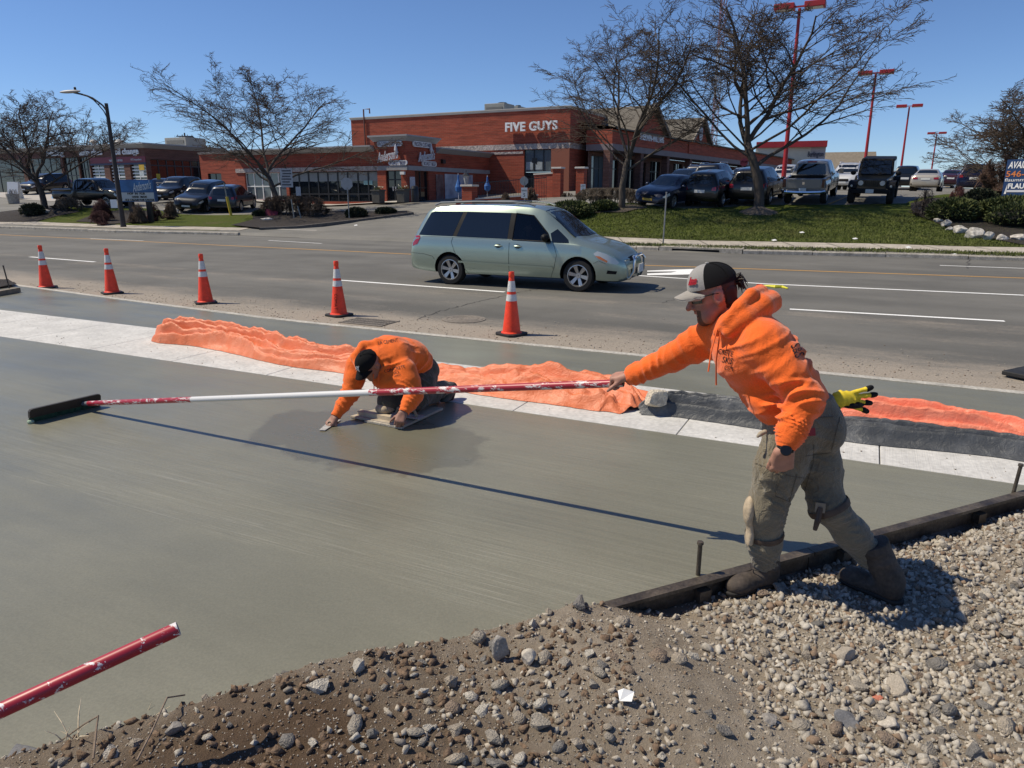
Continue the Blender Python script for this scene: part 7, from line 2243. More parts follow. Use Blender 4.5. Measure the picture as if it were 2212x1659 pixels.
def lot_lamp(px,D,xt,yt,label,k=1.0,heads=2):
 b_ = TA(px,D); top = PW(xt,yt,D); t = thing('lot_lamp',label,'lamp post',b_); tl = top - b_
 MB().lathe([(.3,-.2),(.3,.6),(.28,.62)],(0,0,0),12).build('footing',M_KERB,t)
 MB().tube([(0,0,0),(tl.x * .0,0,tl.z)],[.15 * k,.09 * k],12).build('pole',M_RED,t,smooth=True)
 for sd in (-1,1):
  c = Vector((0,0,tl.z + .12)) + U * (sd * .85 * k)
  h_ = MB().box(c,(1.15 * k,.85 * k,.32 * k),rz=math.atan2(U.y,U.x)).build('lamp_head',M_RED,t,bevel=.03)
  MB().box(c - Vector((0,0,.17 * k)),(.9 * k,.65 * k,.02),rz=math.atan2(U.y,U.x)).build('lens',M_WHITEP,h_)
  MB().bar(Vector((0,0,tl.z + .1)),Vector((0,0,tl.z + .1)) + U * (sd * .4 * k),.09,.09).build('bracket',M_RED,t)
lot_lamp(1690,46.5,1690,18,'tall red twin lamp post rising behind the bare tree by the pickup'); lot_lamp(1862,67,1862,160,'red twin lamp post behind the black off road car')
lot_lamp(1940,92,1940,231,'red twin lamp post farther off behind the champagne sedan'); lot_lamp(2005,128,2005,289,'smallest red twin lamp post at the far end of the lot')
for px,D,yt in ((1877,190,350),(1912,210,357)):
 b_ = TA(px,D); h = PW(px,yt,D).z - b_.z; t = thing('far_lamp','tiny thin lamp standard on the skyline beside the tan roofs' if px < 1900 else 'tiny thin lamp standard on the skyline between two red lamp posts','lamp post',b_)
 MB().tube([(0,0,0),(0,0,h)],.1,6).build('pole',M_POLE,t); MB().box((0,0,h),(2.2,.3,.15)).build('crossbar',M_POLE,t)
D = 330; b_ = TA(1533,D); t = thing('radio_mast','tall red and white lattice radio mast far behind the plaza','mast',b_)
M_MR,M_MW = mat('mast_red',(.30,.13,.12),.7),mat('mast_white',(.48,.50,.53),.7)
H = 130; n = 26; hw = 1.5
for k in range(n):
 z0,z1 = H * k / n,H * (k + 1) / n; mb = MB()
 for i in range(3):
  a0,a1 = 2 * PI * i / 3,2 * PI * (i + 1) / 3
  P = lambda a,z: Vector((hw * math.cos(a),hw * math.sin(a),z))
  mb.bar(P(a0,z0),P(a0,z1),.22).bar(P(a0,z0),P(a1,z1),.13).bar(P(a1,z0),P(a0,z1),.13).bar(P(a0,z1),P(a1,z1),.13)
 mb.build('lattice_section',M_MR if (k // 4) % 2 else M_MW,t)
def upole(px,D,yt,label,tr=True):
 b_ = TA(px,D); h = PW(px,yt,D).z - b_.z; t = thing('utility_pole',label,'utility pole',b_)
 MB().tube([(0,0,0),(0,0,h)],[.16,.11],8).build('pole',mat('pole_wood',(.09,.07,.055),.9),t)
 MB().box((0,0,h - .5),(2.6,.12,.14)).build('crossarm',M_POLE,t)
 for x in (-1.1,-.4,.4,1.1): MB().lathe([(.05,0),(.07,.1),(.03,.2)],(x,0,h - .43),6).build('insulator',M_SIGNB,t)
 if tr: MB().lathe([(.25,0),(.25,.8),(.1,.9)],(.35,0,h - 2.2),10).build('transformer',M_GALV,t)
 return b_ + Vector((0,0,h - .4))
w1 = upole(413,115,287,'wooden utility pole showing above the garage roof'); w2 = upole(748,105,283 + 33,'wooden utility pole beside the big brick building',True)
w0 = TA(180,130) + Vector((0,0,w1.z - 2))
for k,dz in enumerate((0,-.9)):
 for a,b2,nm in ((w0,w1,'wire running left of the utility pole'),(w1,w2,'wire between the two utility poles')):
  pts = [a.lerp(b2,i / 14) + Vector((0,0,dz - 1.2 * (1 - (2 * i / 14 - 1) ** 2))) for i in range(15)]
  tag(MB().tube(pts,.025,4).build('overhead_wire',M_BLK),('upper ' if k == 0 else 'lower ') + ('overhead wire strung towards the bare garage tree' if 'left' in nm else 'overhead wire between the two wooden utility poles'),'wire')
D = 33; A,B = PW(2168,395,D),PW(2255,391,D - 1.5); RS = Plane(A.xy,(B - A).xy); L = (B - A).xy.length
t = thing('estate_sign','blue real estate board with AVAILABLE and FLAUM lettering above the yews','sign'); z0,z1 = PW(2185,423,D).z,PW(2185,345,D).z
wbox(RS,0,L,z0,z1,-.04,0).build('board',mat('estate_blue',(.02,.05,.14),.4),t)
ms = RS.s(2179,400)
fit_text(RS,2179,348,2252,363,'AVAILABLE',M_LET,t,out=.012,depth=.01,bold=.02,shear=.2); fit_text(RS,2174,369,2214,382,'546-',mat('estate_orange',(.62,.20,.06),.5),t,out=.012,depth=.01,bold=.01)
fit_text(RS,2171,385,2214,392,'flaumm',M_LET,t,out=.012,depth=.01); fit_text(RS,2178,396,2225,407.5,'FLAUM',M_LET,t,out=.012,depth=.01,bold=.03)
wbox(RS,RS.s(2173,410),RS.s(2222,410),RS.z(2190,415),RS.z(2190,410.5),.0,.012).build('tag_line',M_SILV,t)
MB().add([RS.p(RS.s(2170,410),RS.z(2170,419),.012),RS.p(RS.s(2174.5,410),RS.z(2174.5,419),.012),RS.p(RS.s(2176.5,400),RS.z(2176,397),.012)],[(0,1,2)]).build('arrow_mark',M_LET,t)
for s_ in (.35,L - .3):
 q = RS.p(s_,0,-.08); g0 = tz(q.x,q.y); MB().bar((q.x,q.y,g0 - .2),(q.x,q.y,z1 - .05),.1).build('post',M_WHITEP,t)
p = TP(587,469); t = thing('fallen_sign','small red yard sign leaning at the foot of the leaning tree','sign',p)
M_FS = mat('red_sign',(.22,.015,.03),.5,var=.15,scale=5)
MB().box((0,0,.22),(.72,.02,.42),rot=Euler((-.5,.25,.1)).to_matrix()).build('panel',M_FS,t); MB().bar((-.2,.1,-.05),(-.15,.05,.3),.02).build('stake',M_GALV,t)
p = TA(35,66); t = thing('sandwich_board','white folding sandwich board on the garage forecourt','sign',p)
for sd in (-1,1): MB().box((0,sd * .25,.75),(.95,.04,1.5),rot=Matrix.Rotation(sd * .2,3,'X')).build('leaf_panel',M_WHITEP,t)
p = TA(30,62); t = thing('concrete_planter','grey concrete planter beside the sandwich board','planter',p)
MB().lathe([(.42,0),(.5,.8),(.44,.8),(.4,.7)],(0,0,0),14).build('tub',M_KERB,t,smooth=True); MB().lathe([(.42,.68),(.05,.74)],(0,0,0),14).build('soil',M_MULCH,t)
rr = random.Random(2); mb = MB()
for k in range(30): q = Vector((rr.uniform(-.3,.3),rr.uniform(-.3,.3),.7)); mb.tube([q,q + Vector((rr.uniform(-.2,.2),rr.uniform(-.2,.2),rr.uniform(.2,.5)))],.012,3)
mb.build('dry_stalks',M_TWIG,t)
p = TA(157,52); t = thing('light_base','concrete lamp base with a black post by the grey hedge','lamp post',p)
MB().lathe([(.3,0),(.3,.75),(.27,.78)],(0,0,0),12).build('footing',M_KERB,t); MB().tube([(0,0,.7),(0,0,2.9)],.06,8).build('post',M_POLE,t)
# ------------------------------------------------------------------ traffic cones
M_CONE = mat('cone_orange',(.88,.062,.022),.45,var=.12,scale=9,spec=.4,fine=(30,.08))
M_COLLAR = mat('cone_collar',(.62,.62,.60),.4,var=.15,scale=14,fine=(60,.1))
M_CBASE = mat('cone_base',(.018,.018,.018),.7,var=.3,scale=10)
def cone(px,py,label,rz,marks=False):
 p = G(px,py,0)
 t = thing('traffic_cone',label,'traffic cone',p,rz,'orange cones along the fresh curb')
 c = .19
 pts = [(-c,-c + .05),(-c + .05,-c),(c - .05,-c),(c,-c + .05),(c,c - .05),(c - .05,c),(-c + .05,c),(-c,c - .05)]
 MB().prism(pts,.032,z0=.004).build('base',M_CBASE,t,bevel=.006)
 rr_ = lambda z: .135 + (.030 - .135) * (z - .03) / .86
 def sec(z0,z1,off,n=4): return [(rr_(z0 + (z1 - z0) * k / n) + off,z0 + (z1 - z0) * k / n) for k in range(n + 1)]
 MB().lathe([(.155,.034),(.150,.045)] + sec(.055,.50,0) + sec(.50,.83,0) + [(.036,.835),(.041,.845),(.041,.90),(.036,.915),(.026,.915),(.022,.85)],n=32,cap=False).build('cone_body',M_CONE,t,smooth=True)
 MB().lathe(sec(.50,.595,.0025),n=32,cap=False).build('reflective_collar',M_COLLAR,t,smooth=True)
 MB().lathe(sec(.635,.785,.0025),n=32,cap=False).build('reflective_collar',M_COLLAR,t,smooth=True)
 if marks:
  for k,ch in enumerate('COMAT'):
   z = .36 - k * .055; vs,fs = text_mesh(ch,.07,.001)
   M2 = Matrix.Rotation(-rz - 1.75 ,4,'Z') @ frame((0,1,0),(0,0,1),(1,0,0),(rr_(z) + .003,0,z)) @ Matrix.Rotation(-PI / 2,4,'Z')
   MB().add([M2 @ v for v in vs],fs).build('stencil_letter',M_BLK,t)
 return t
cone(101,622,'orange cone nearest the soil corner and the steel stake',.4); cone(243,634,'orange cone second in the line from the soil corner',.7)
cone(445,655,'orange cone third in the line from the soil corner',.5); cone(733,682,'orange cone with black stencil letters beside the storm grate',.9,True); cone(1105,723,'orange cone standing alone beside the round utility cover',.75)
M_IRON = mat('cast_iron',(.20,.175,.145),.85,metal=.0,var=.3,scale=20)
c = (G(712,692,0) + G(885,700,0)) / 2
t = thing('storm_grate','cast iron storm grate in the gutter beside the stencilled cone','drain grate',(c.x,c.y,0),math.atan2(U.y,U.x))
MB().box((0,0,.002),(.80,.42,.006)).build('pit',mat('pit_dark',(.03,.027,.023),.9),t)
MB().box((0,.23,.008),(.84,.05,.010)).build('frame',M_IRON,t); MB().box((0,-.23,.008),(.84,.05,.010)).build('frame',M_IRON,t)
for k in range(16): MB().box((-.39 + k * .052,0,.008),(.024,.41,.010)).build('bar',M_IRON,t)
for k in range(2): MB().box((0,-.08 + k * .16,.008),(.80,.03,.009)).build('bar',M_IRON,t)
c = G(1002,690,0); t = thing('utility_cover','round iron utility cover in the dusty asphalt before the lone cone','manhole cover',(c.x,c.y,0))
MB().lathe([(.36,.003),(.36,.010),(.32,.012)],n=32).build('rim',M_IRON,t)
for k in range(4): MB().lathe([(.05 + k * .075,.013),(.055 + k * .075,.017),(.085 + k * .075,.017),(.09 + k * .075,.013)],n=28,cap=False).build('ring',M_IRON,t)
c = G(960,519,.01); t = thing('utility_cover','small round iron cover in the driveway mouth beyond the van','manhole cover',(c.x,c.y,.02)); MB().lathe([(.42,.0),(.42,.012),(.36,.014)],n=24).build('rim',M_IRON,t); MB().lathe([(.1,.015),(.3,.018)],n=24).build('disc',M_IRON,t)
pts = [G(x,y,.02) for x,y in [(1648,617),(1660,618),(1675,620),(1690,620),(1702,623)]]
o = MB().tube(pts,[.02,.035,.05,.04,.012],6).build('yellow_strap',mat('strap_yellow',(.62,.58,.04),.5,var=.2,scale=12)); tag(o,'bright yellow strap lying on the road by the white line','strap')
p = G(1641,616,.02); o = MB().box(p,(.12,.06,.04)).build('red_buckle',M_RED); o.parent = None; tag(o,'small red buckle at the end of the yellow strap','buckle')
p = G(2206,810,.03); o = MB().box(p + Vector((.1,0,.02)),(.5,.35,.05),rz=.5).build('rubber_base',M_CBASE,bevel=.01); tag(o,'corner of a black rubber cone base at the road edge','cone base')
rr = random.Random(9)
for k,(px,py,lab) in enumerate([(1857,546,'thin pale scrap on the lawn bank'),(1866,551,'x'),(2015,541,'white litter scrap on the verge sidewalk'),(1700,560,'x'),(1215,500,'x')]): pass
for px,py,lab in [(1670,524,'white wrapper scrap lying on the lawn bank below the pickup'),(1845,521,'white wrapper scrap lying on the lawn bank below the off road car'),(1730,507,'small pale scrap half way up the lawn bank'),(1960,540,'crumpled white cup on the far verge'),(2060,558,'white litter scrap in the far gutter by the kerb'),(766,490,'white litter scrap beside the island kerb')]:
 p = TP(px,py,.06); o = MB().add([p,p + Vector((.16,.04,.02)),p + Vector((.1,.12,.06)),p + Vector((-.05,.09,.03))],[(0,1,2),(0,2,3)]).build('litter',M_WHITEP); tag(o,lab,'litter')
sx = G(40,640,.1)
# ================================================================== people: distance fields turned into one skin
A3 = lambda p: np.array(p,dtype=np.float64)
class SDF:
 def __init__(s,lo,hi,vox):
  s.vox = vox; s.lo = A3(lo); s.n = np.ceil((A3(hi) - s.lo) / vox).astype(int) + 1
  s.F = np.full(s.n,1.0,dtype=np.float32)
 def _box(s,lo,hi):
  i0 = np.clip(np.floor((A3(lo) - s.lo) / s.vox).astype(int),0,s.n - 1); i1 = np.clip(np.ceil((A3(hi) - s.lo) / s.vox).astype(int) + 1,1,s.n)
  sl = tuple(slice(a,b) for a,b in zip(i0,i1))
  ax = [s.lo[k] + s.vox * np.arange(i0[k],i1[k]) for k in range(3)]
  return sl,ax[0][:,None,None],ax[1][None, :,None],ax[2][None,None, :]
 def _mix(s,sl,d,k,op):
  a = s.F[sl]
  if op == 'add':
   if k > 0:
    h = np.maximum(k - np.abs(a - d),0) / k; s.F[sl] = np.minimum(a,d) - h * h * k * .25
   else: s.F[sl] = np.minimum(a,d)
  else:      # take away
   if k > 0:
    h = np.maximum(k - np.abs(a + d),0) / k; s.F[sl] = np.maximum(a,-d) + h * h * k * .25
   else: s.F[sl] = np.maximum(a,-d)
 def cap(s,a,b,ra,rb=None,k=.02,op='add'):
  a,b = A3(a),A3(b); rb = ra if rb is None else rb; m = max(ra,rb) + k + .03
  sl,X,Y,Z = s._box(np.minimum(a,b) - m,np.maximum(a,b) + m)
  ab = b - a; L2 = max(ab @ ab,1e-9)
  t = np.clip(((X - a[0]) * ab[0] + (Y - a[1]) * ab[1] + (Z - a[2]) * ab[2]) / L2,0,1)
  d = np.sqrt((X - a[0] - t * ab[0]) ** 2 + (Y - a[1] - t * ab[1]) ** 2 + (Z - a[2] - t * ab[2]) ** 2) - (ra + (rb - ra) * t)
  s._mix(sl,d.astype(np.float32),k,op)
 def chain(s,pts,rad,k=.02):
  for i in range(len(pts) - 1): s.cap(pts[i],pts[i + 1],rad[i],rad[i + 1],k)
 def ell(s,c,r,M=None,k=.02,op='add'):
  c = A3(c); r = A3(r); M = np.eye(3) if M is None else np.asarray(M); m = r.max() + k + .03
  sl,X,Y,Z = s._box(c - m,c + m)
  q = [((X - c[0]) * M[0,j] + (Y - c[1]) * M[1,j] + (Z - c[2]) * M[2,j]) / r[j] for j in range(3)]
  l = np.sqrt(q[0] ** 2 + q[1] ** 2 + q[2] ** 2)
  s._mix(sl,((l - 1) * r.min()).astype(np.float32),k,op)
 def ecap(s,a,b,ra,rb,lat,k=.03):
  """capsule with an oval section: (side, depth) radii at both ends"""
  a,b,lat = A3(a),A3(b),A3(lat); m = max(max(ra),max(rb)) + k + .03
  sl,X,Y,Z = s._box(np.minimum(a,b) - m,np.maximum(a,b) + m)
  ab = b - a; L = np.linalg.norm(ab); tt = ab / L; u = lat - tt * (lat @ tt); u /= np.linalg.norm(u); v = np.cross(tt,u)
  dx,dy,dz = X - a[0],Y - a[1],Z - a[2]
  w = dx * tt[0] + dy * tt[1] + dz * tt[2]; t = np.clip(w / L,0,1); e = w - t * L
  ru = ra[0] + (rb[0] - ra[0]) * t; rv = ra[1] + (rb[1] - ra[1]) * t
  du = (dx * u[0] + dy * u[1] + dz * u[2]) / ru; dv = (dx * v[0] + dy * v[1] + dz * v[2]) / rv; rm = np.minimum(ru,rv)
  d = (np.sqrt(du ** 2 + dv ** 2 + (e / rm) ** 2) - 1) * rm
  s._mix(sl,d.astype(np.float32),k,'add')
 def plane(s,p,n):
  """keep the side the normal points away from"""
  p,n = A3(p),A3(n); n = n / np.linalg.norm(n)
  sl,X,Y,Z = s._box(s.lo,s.lo + s.vox * s.n)
  s.F = np.maximum(s.F,((X - p[0]) * n[0] + (Y - p[1]) * n[1] + (Z - p[2]) * n[2]).astype(np.float32))
 def folds(s,a,b,rad,freq,amp,seed=0,tw=.12):
  a,b = A3(a),A3(b); m = rad * 1.7
  sl,X,Y,Z = s._box(np.minimum(a,b) - m,np.maximum(a,b) + m)
  ab = b - a; L = np.linalg.norm(ab); tt = ab / L
  u = np.cross(tt,[0,0,1.0]) if abs(tt[2]) < .9 else np.cross(tt,[1.0,0,0]); u /= np.linalg.norm(u); v = np.cross(tt,u)
  dx,dy,dz = X - a[0],Y - a[1],Z - a[2]
  w = (dx * tt[0] + dy * tt[1] + dz * tt[2]) / L
  du = dx * u[0] + dy * u[1] + dz * u[2]; dv = dx * v[0] + dy * v[1] + dz * v[2]
  th = np.arctan2(dv,du); pr = np.sqrt(du * du + dv * dv)
  W = np.clip(1 - ((w - .5) / .62) ** 4,0,1) * np.clip(1.7 - pr / rad,0,1)
  rs = np.random.RandomState(seed); p1,p2,p3 = rs.uniform(0,6.28,3)
  ph = 2 * PI * freq * (w + tw * np.sin(th + p1) + tw * .6 * np.sin(2 * th + p2 + 3 * w)) + p3
  g = (1 - np.abs(np.sin(ph * .5))) ** 1.6 * (.55 + .45 * np.sin(th * 2 + p2 + w * 5))
  s.F[sl] -= (amp * W * (g - .35)).astype(np.float32)
 def noise(s,amp,freq,seed=0):
  sl,X,Y,Z = s._box(s.lo,s.lo + s.vox * s.n); rs = np.random.RandomState(seed); acc = 0
  for k in range(6):
   d = rs.normal(size=3); d /= np.linalg.norm(d); f = freq * rs.uniform(.7,1.8)
   acc = acc + np.sin((X * d[0] + Y * d[1] + Z * d[2]) * f + rs.uniform(0,6.28) + 1.3 * np.sin((X * d[1] - Y * d[2] + Z * d[0]) * f * .6 + k))
  s.F += (amp * acc / 3).astype(np.float32)
 def shell(s,other_F,gap): pass
 def mesh(s):
  F = s.F; S = F < 0
  nx,ny,nz = F.shape
  cnt = np.zeros((nx - 1,ny - 1,nz - 1),dtype=np.uint8)
  for dx in (0,1):
   for dy in (0,1):
    for dz in (0,1): cnt += S[dx:nx - 1 + dx,dy:ny - 1 + dy,dz:nz - 1 + dz]
  I = np.argwhere((cnt > 0) & (cnt < 8))
  idx = np.full((nx - 1,ny - 1,nz - 1),-1,dtype=np.int32); idx[I[:,0],I[:,1],I[:,2]] = np.arange(len(I))
  C = np.array([(a,b,c) for a in (0,1) for b in (0,1) for c in (0,1)])
  val = np.stack([F[I[:,0] + c[0],I[:,1] + c[1],I[:,2] + c[2]] for c in C],1)
  acc = np.zeros((len(I),3)); num = np.zeros(len(I))
  for i in range(8):
   for j in range(i + 1,8):
    if np.abs(C[i] - C[j]).sum() != 1: continue
    a,b = val[:,i],val[:,j]; m = (a < 0) != (b < 0)
    t = np.where(m,a / np.where(m,a - b,1),0)
    acc += np.where(m[:,None],C[i] + (C[j] - C[i]) * t[:,None],0); num += m
  V = s.lo + s.vox * (I + acc / num[:,None])
  Fs = []
  for ax in range(3):
   o1,o2 = [(1,2),(2,0),(0,1)][ax]
   sl0 = [slice(None)] * 3; sl1 = [slice(None)] * 3; sl0[ax] = slice(0,-1); sl1[ax] = slice(1,None)
   E = np.argwhere(S[tuple(sl0)] != S[tuple(sl1)])
   E = E[(E[:,o1] > 0) & (E[:,o2] > 0) & (E[:,o1] < F.shape[o1] - 1) & (E[:,o2] < F.shape[o2] - 1)]
   flip = S[E[:,0],E[:,1],E[:,2]]
   def cell(d1,d2):
    q = E.copy(); q[:,o1] += d1; q[:,o2] += d2
    return idx[q[:,0],q[:,1],q[:,2]]
   Q = np.stack([cell(-1,-1),cell(0,-1),cell(0,0),cell(-1,0)],1)
   Q[~flip] = Q[~flip][:, ::-1]
   Fs.append(Q)
  Q = np.concatenate(Fs); Q = Q[(Q >= 0).all(1)]
  return V,Q
 def build(s,name,mt,parent,relax=1,cols=None):
  V,Q = s.mesh()
  for _ in range(relax):
   acc = np.zeros_like(V); num = np.zeros(len(V))
   for k in range(4):
    for j in ((k + 1) % 4,(k + 3) % 4):
     np.add.at(acc,Q[:,k],V[Q[:,j]]); np.add.at(num,Q[:,k],1)
   V = V * .45 + (acc / np.maximum(num,1)[:,None]) * .55
  o = mesh_obj(name,V,Q,mt,parent,smooth=True)
  if cols is not None: add_col(o.data,cols(V))
  return o
def bounds(pts,m):
 P = np.array([A3(p) for p in pts]); return P.min(0) - m,P.max(0) + m
def hand(s,wrist,d,n,side,curl=(.5,.55,.6,.65),thumb=(.6,.3,.5),size=1.0,spread=.06,k=.007):
 """palm and five fingers: d towards the fingers, n out of the back of the hand, side the thumb's side; curl bends towards -n"""
 d = A3(d) / np.linalg.norm(d); n = A3(n); n = n - d * (n @ d); n /= np.linalg.norm(n); w = np.cross(d,n)
 if w @ A3(side) < 0: w = -w            # w points to the thumb
 wrist = A3(wrist)
 for o,L in ((.030,.085),(.011,.092),(-.010,.088),(-.030,.078)):
  s.cap(wrist + w * o * .72 * size + d * .012,wrist + w * o * size + d * L * size,.0145 * size,.0118 * size,k=.018)
 s.cap(wrist + w * .022 * size + d * .02,wrist + w * .032 * size + d * .055 * size - n * .010,.019 * size,.014 * size,k=.02)   # ball of the thumb
 lens = ((.044,.027,.021),(.049,.031,.023),(.045,.029,.022),(.036,.022,.019)); offs = (.031,.0105,-.0105,-.031); base = (.085,.092,.088,.078)
 tips = []
 for f in range(4):
  p = wrist + w * offs[f] * size + d * base[f] * size; a = 0.0; sp = spread * (1.5 - f) / 1.5
  dd = d * math.cos(sp) + w * math.sin(sp)
  c = curl[f]; bends = (c * .95,c * 1.15,c * .75); r = (.0102,.0092,.0082,.0070) if f < 3 else (.0090,.0080,.0070,.0062)
  for j in range(3):
   a += bends[j]; v = dd * math.cos(a) - n * math.sin(a); q = p + v * lens[f][j] * size
   s.cap(p,q,r[j] * size,r[j + 1] * size,k=k); p = q
  tips.append(p)
 p = wrist + w * .030 * size + d * .030 * size - n * .008
 v = (w * math.cos(thumb[0]) * .8 + d * math.sin(thumb[0]) - n * .35); v /= np.linalg.norm(v)
 for L,r0,r1,b in ((.040,.0135,.0112,0),(.032,.0112,.0100,thumb[1]),(.026,.0100,.0078,thumb[2])):
  v = v * math.cos(b) + (d * .75 - n * .6) / np.linalg.norm(d * .75 - n * .6) * math.sin(b); v /= np.linalg.norm(v)
  q = p + v * L * size; s.cap(p,q,r0 * size,r1 * size,k=k); p = q
 return tips
def head(s,c,f,up,sc=1.0,k=.014):
 """skull, face and ears; returns local-to-world matrix"""
 f = A3(f) / np.linalg.norm(f); up = A3(up); up = up - f * (up @ f); up /= np.linalg.norm(up); l = np.cross(up,f)
 M = np.stack([f,l,up],1); c = A3(c)
 W = lambda x,y,z: c + M @ (np.array([x,y,z]) * sc)
 s.ell(W(-.012,0,.035),A3((.098,.078,.096)) * sc,M,.01); s.ell(W(.030,0,-.045),A3((.068,.060,.086)) * sc,M,.03)
 s.cap(W(.045,-.032,-.088),W(.070,0,-.108),.030 * sc,.024 * sc,.02); s.cap(W(.045,.032,-.088),W(.070,0,-.108),.030 * sc,.024 * sc,.02)
 s.cap(W(-.02,-.055,-.05),W(.045,-.032,-.092),.026 * sc,.026 * sc,.025); s.cap(W(-.02,.055,-.05),W(.045,.032,-.092),.026 * sc,.026 * sc,.025)
 s.cap(W(.080,-.034,.018),W(.086,.034,.018),.014 * sc,.014 * sc,.012)
 for y in (-.032,.032): s.ell(W(.100,y,-.002),A3((.018,.017,.012)) * sc,M,.008,'sub'); s.ell(W(.080,y,-.003),A3((.013,.013,.013)) * sc,M,.003)
 s.cap(W(.092,0,.010),W(.123,0,-.036),.009 * sc,.0135 * sc,.010); s.cap(W(.102,-.010,-.040),W(.102,.010,-.040),.011 * sc,.011 * sc,.006)
 s.cap(W(.088,-.020,-.068),W(.094,0,-.064),.007 * sc,.009 * sc,.006); s.cap(W(.088,.020,-.068),W(.094,0,-.064),.007 * sc,.009 * sc,.006)
 s.cap(W(.085,-.017,-.080),W(.090,.017,-.080),.009 * sc,.009 * sc,.006); s.cap(W(.092,-.022,-.0735),W(.096,.022,-.0735),.003 * sc,.003 * sc,.003,'sub')
 for y in (-1,1):
  s.ell(W(-.012,y * .080,-.008),A3((.030,.012,.037)) * sc,M,.006); s.ell(W(-.008,y * .090,-.006),A3((.014,.008,.020)) * sc,M,.004,'sub'); s.cap(W(-.002,y * .078,-.030),W(-.004,y * .082,-.040),.009 * sc,.008 * sc,.005)
 return M,W
M_SKIN = mat('skin',(.40,.205,.145),.55,var=.12,scale=30,attr='Col',bump=.15,bscale=300,spec=.4)
def fabric(name,c,v=.12,bs=260,fine=.1): return mat(name,c,.92,var=v,scale=5,bump=.25,bscale=bs,sheen=.25,fine=(170,fine),spec=.15)
M_HOOD = fabric('hi_vis_fleece',(.90,.155,.025),.08)
M_HOOD2 = fabric('hi_vis_fleece_dusty',(.86,.16,.025),.10)
M_PANT = fabric('khaki_canvas',(.185,.160,.112),.22,200)
def wrinkle(m,amt,sc):
 nt = m.node_tree; b = nt.nodes['Principled BSDF']
 old = b.inputs['Normal'].links[0].from_node
 n = noise(nt,sc,4,rough=.55,dist=1.2); r = mth(nt,'SUBTRACT',1.0,mth(nt,'ABSOLUTE',mth(nt,'MULTIPLY',mth(nt,'SUBTRACT',n,.5),2.4)))
 bp = _n(nt,'ShaderNodeBump'); bp.inputs['Strength'].default_value = amt; bp.inputs['Distance'].default_value = .03
 nt.links.new(r,bp.inputs['Height']); nt.links.new(bp.outputs[0],old.inputs['Normal'])
M_PANT2 = fabric('dark_canvas',(.085,.078,.062),.3,200)
for m_ in (M_HOOD,M_HOOD2): wrinkle(m_,.22,8)
for m_ in (M_PANT,M_PANT2): wrinkle(m_,.45,13)
M_BOOT = mat('worn_boot',(.060,.047,.037),.8,var=.4,scale=12,bump=.3,bscale=50,fine=(60,.25))
M_SOLE = mat('boot_sole',(.022,.020,.018),.8)
M_PAD = mat('knee_pad_tan',(.42,.34,.235),.8,var=.3,scale=14,bump=.3,bscale=60)
M_LEATH = mat('brown_leather',(.075,.05,.035),.7,var=.3,scale=12)
M_CAPB = mat('black_cap_mesh',(.010,.010,.011),.9,bump=.8,bscale=420,spec=.2)
M_CAPG = fabric('grey_cap_cloth',(.30,.29,.275),.06)
M_BRIM = fabric('taupe_brim',(.33,.305,.27),.06)
M_HAIR = mat('dark_hair',(.012,.009,.007),.6)
# ------------------------------------------------------------------ the standing worker
J = dict(pel=PW(1726,900,3.30),lh=PW(1712,925,3.22),rh=PW(1742,915,3.38),lk=PW(1652,1105,3.222),la=PW(1650,1226,3.262),rk=PW(1788,1092,3.20),ra=PW(1898,1222,3.205),
   hem=PW(1716,872,3.31),waist=PW(1690,840,3.31),chest=PW(1632,765,3.335),top=PW(1600,708,3.36),ls=PW(1652,742,3.17),rs=PW(1545,720,3.51),
   le=PW(1733,858,3.05),lw=PW(1703,950,2.99),re=PW(1455,772,3.60),rw=PW(1366,812,3.70),neck=PW(1582,676,3.42),head=PW(1541,634,3.46))
J = {k: A3(v) for k,v in J.items()}
w1 = thing('person','worker in orange hoodie and khaki trousers leaning forward, pulling the long broom pole','person',(1.45,3.3,0))
w1.location = (0,0,0)
lat = J['rs'] - J['ls']
hip = J['rh'] - J['lh']
lo,hi = bounds([J[k] for k in ('hem','waist','top','ls','rs','le','lw','re','rw')],.22)
S = SDF(lo,hi,.0075)
S.ecap(J['hem'],J['waist'],(.198,.158),(.202,.160),hip,.05)
S.ecap(J['waist'],J['chest'],(.202,.160),(.225,.165),lat,.06)
S.ecap(J['chest'],J['top'],(.225,.160),(.165,.115),lat,.06)
S.cap(J['ls'],J['chest'] * .45 + J['ls'] * .55,.085,.10,.06); S.cap(J['rs'],J['chest'] * .4 + J['rs'] * .6,.080,.10,.06)
S.chain([J['ls'],J['ls'] * .45 + J['le'] * .55,J['le'],J['le'] * .45 + J['lw'] * .55,J['lw'] * .86 + J['le'] * .14,J['lw']],[.100,.096,.092,.076,.060,.047],.035)
S.chain([J['rs'],J['rs'] * .5 + J['re'] * .5,J['re'],J['re'] * .5 + J['rw'] * .5,J['rw'] * .9 + J['re'] * .1,J['rw']],[.088,.084,.074,.064,.052,.044],.035)
S.ell(A3(PW(1655,868,3.23)),(.09,.07,.055),None,.05)
hp = [A3(PW(*q)) for q in ((1549,718,3.30),(1571,694,3.255),(1598,664,3.235),(1622,636,3.28),(1642,630,3.38),(1634,642,3.50),(1602,670,3.58),(1560,706,3.55))]
S.chain(hp,[.022,.028,.031,.031,.034,.036,.034,.026],.012)
hq = [A3(PW(*q)) for q in ((1575,715,3.25),(1610,686,3.225),(1645,660,3.29),(1660,652,3.39),(1650,664,3.50),(1610,700,3.57))]
S.chain(hq,[.034,.046,.052,.054,.05,.036],.014)
S.cap(A3(PW(1575,712,3.24)),A3(PW(1648,672,3.27)),.006,.006,.012,'sub')
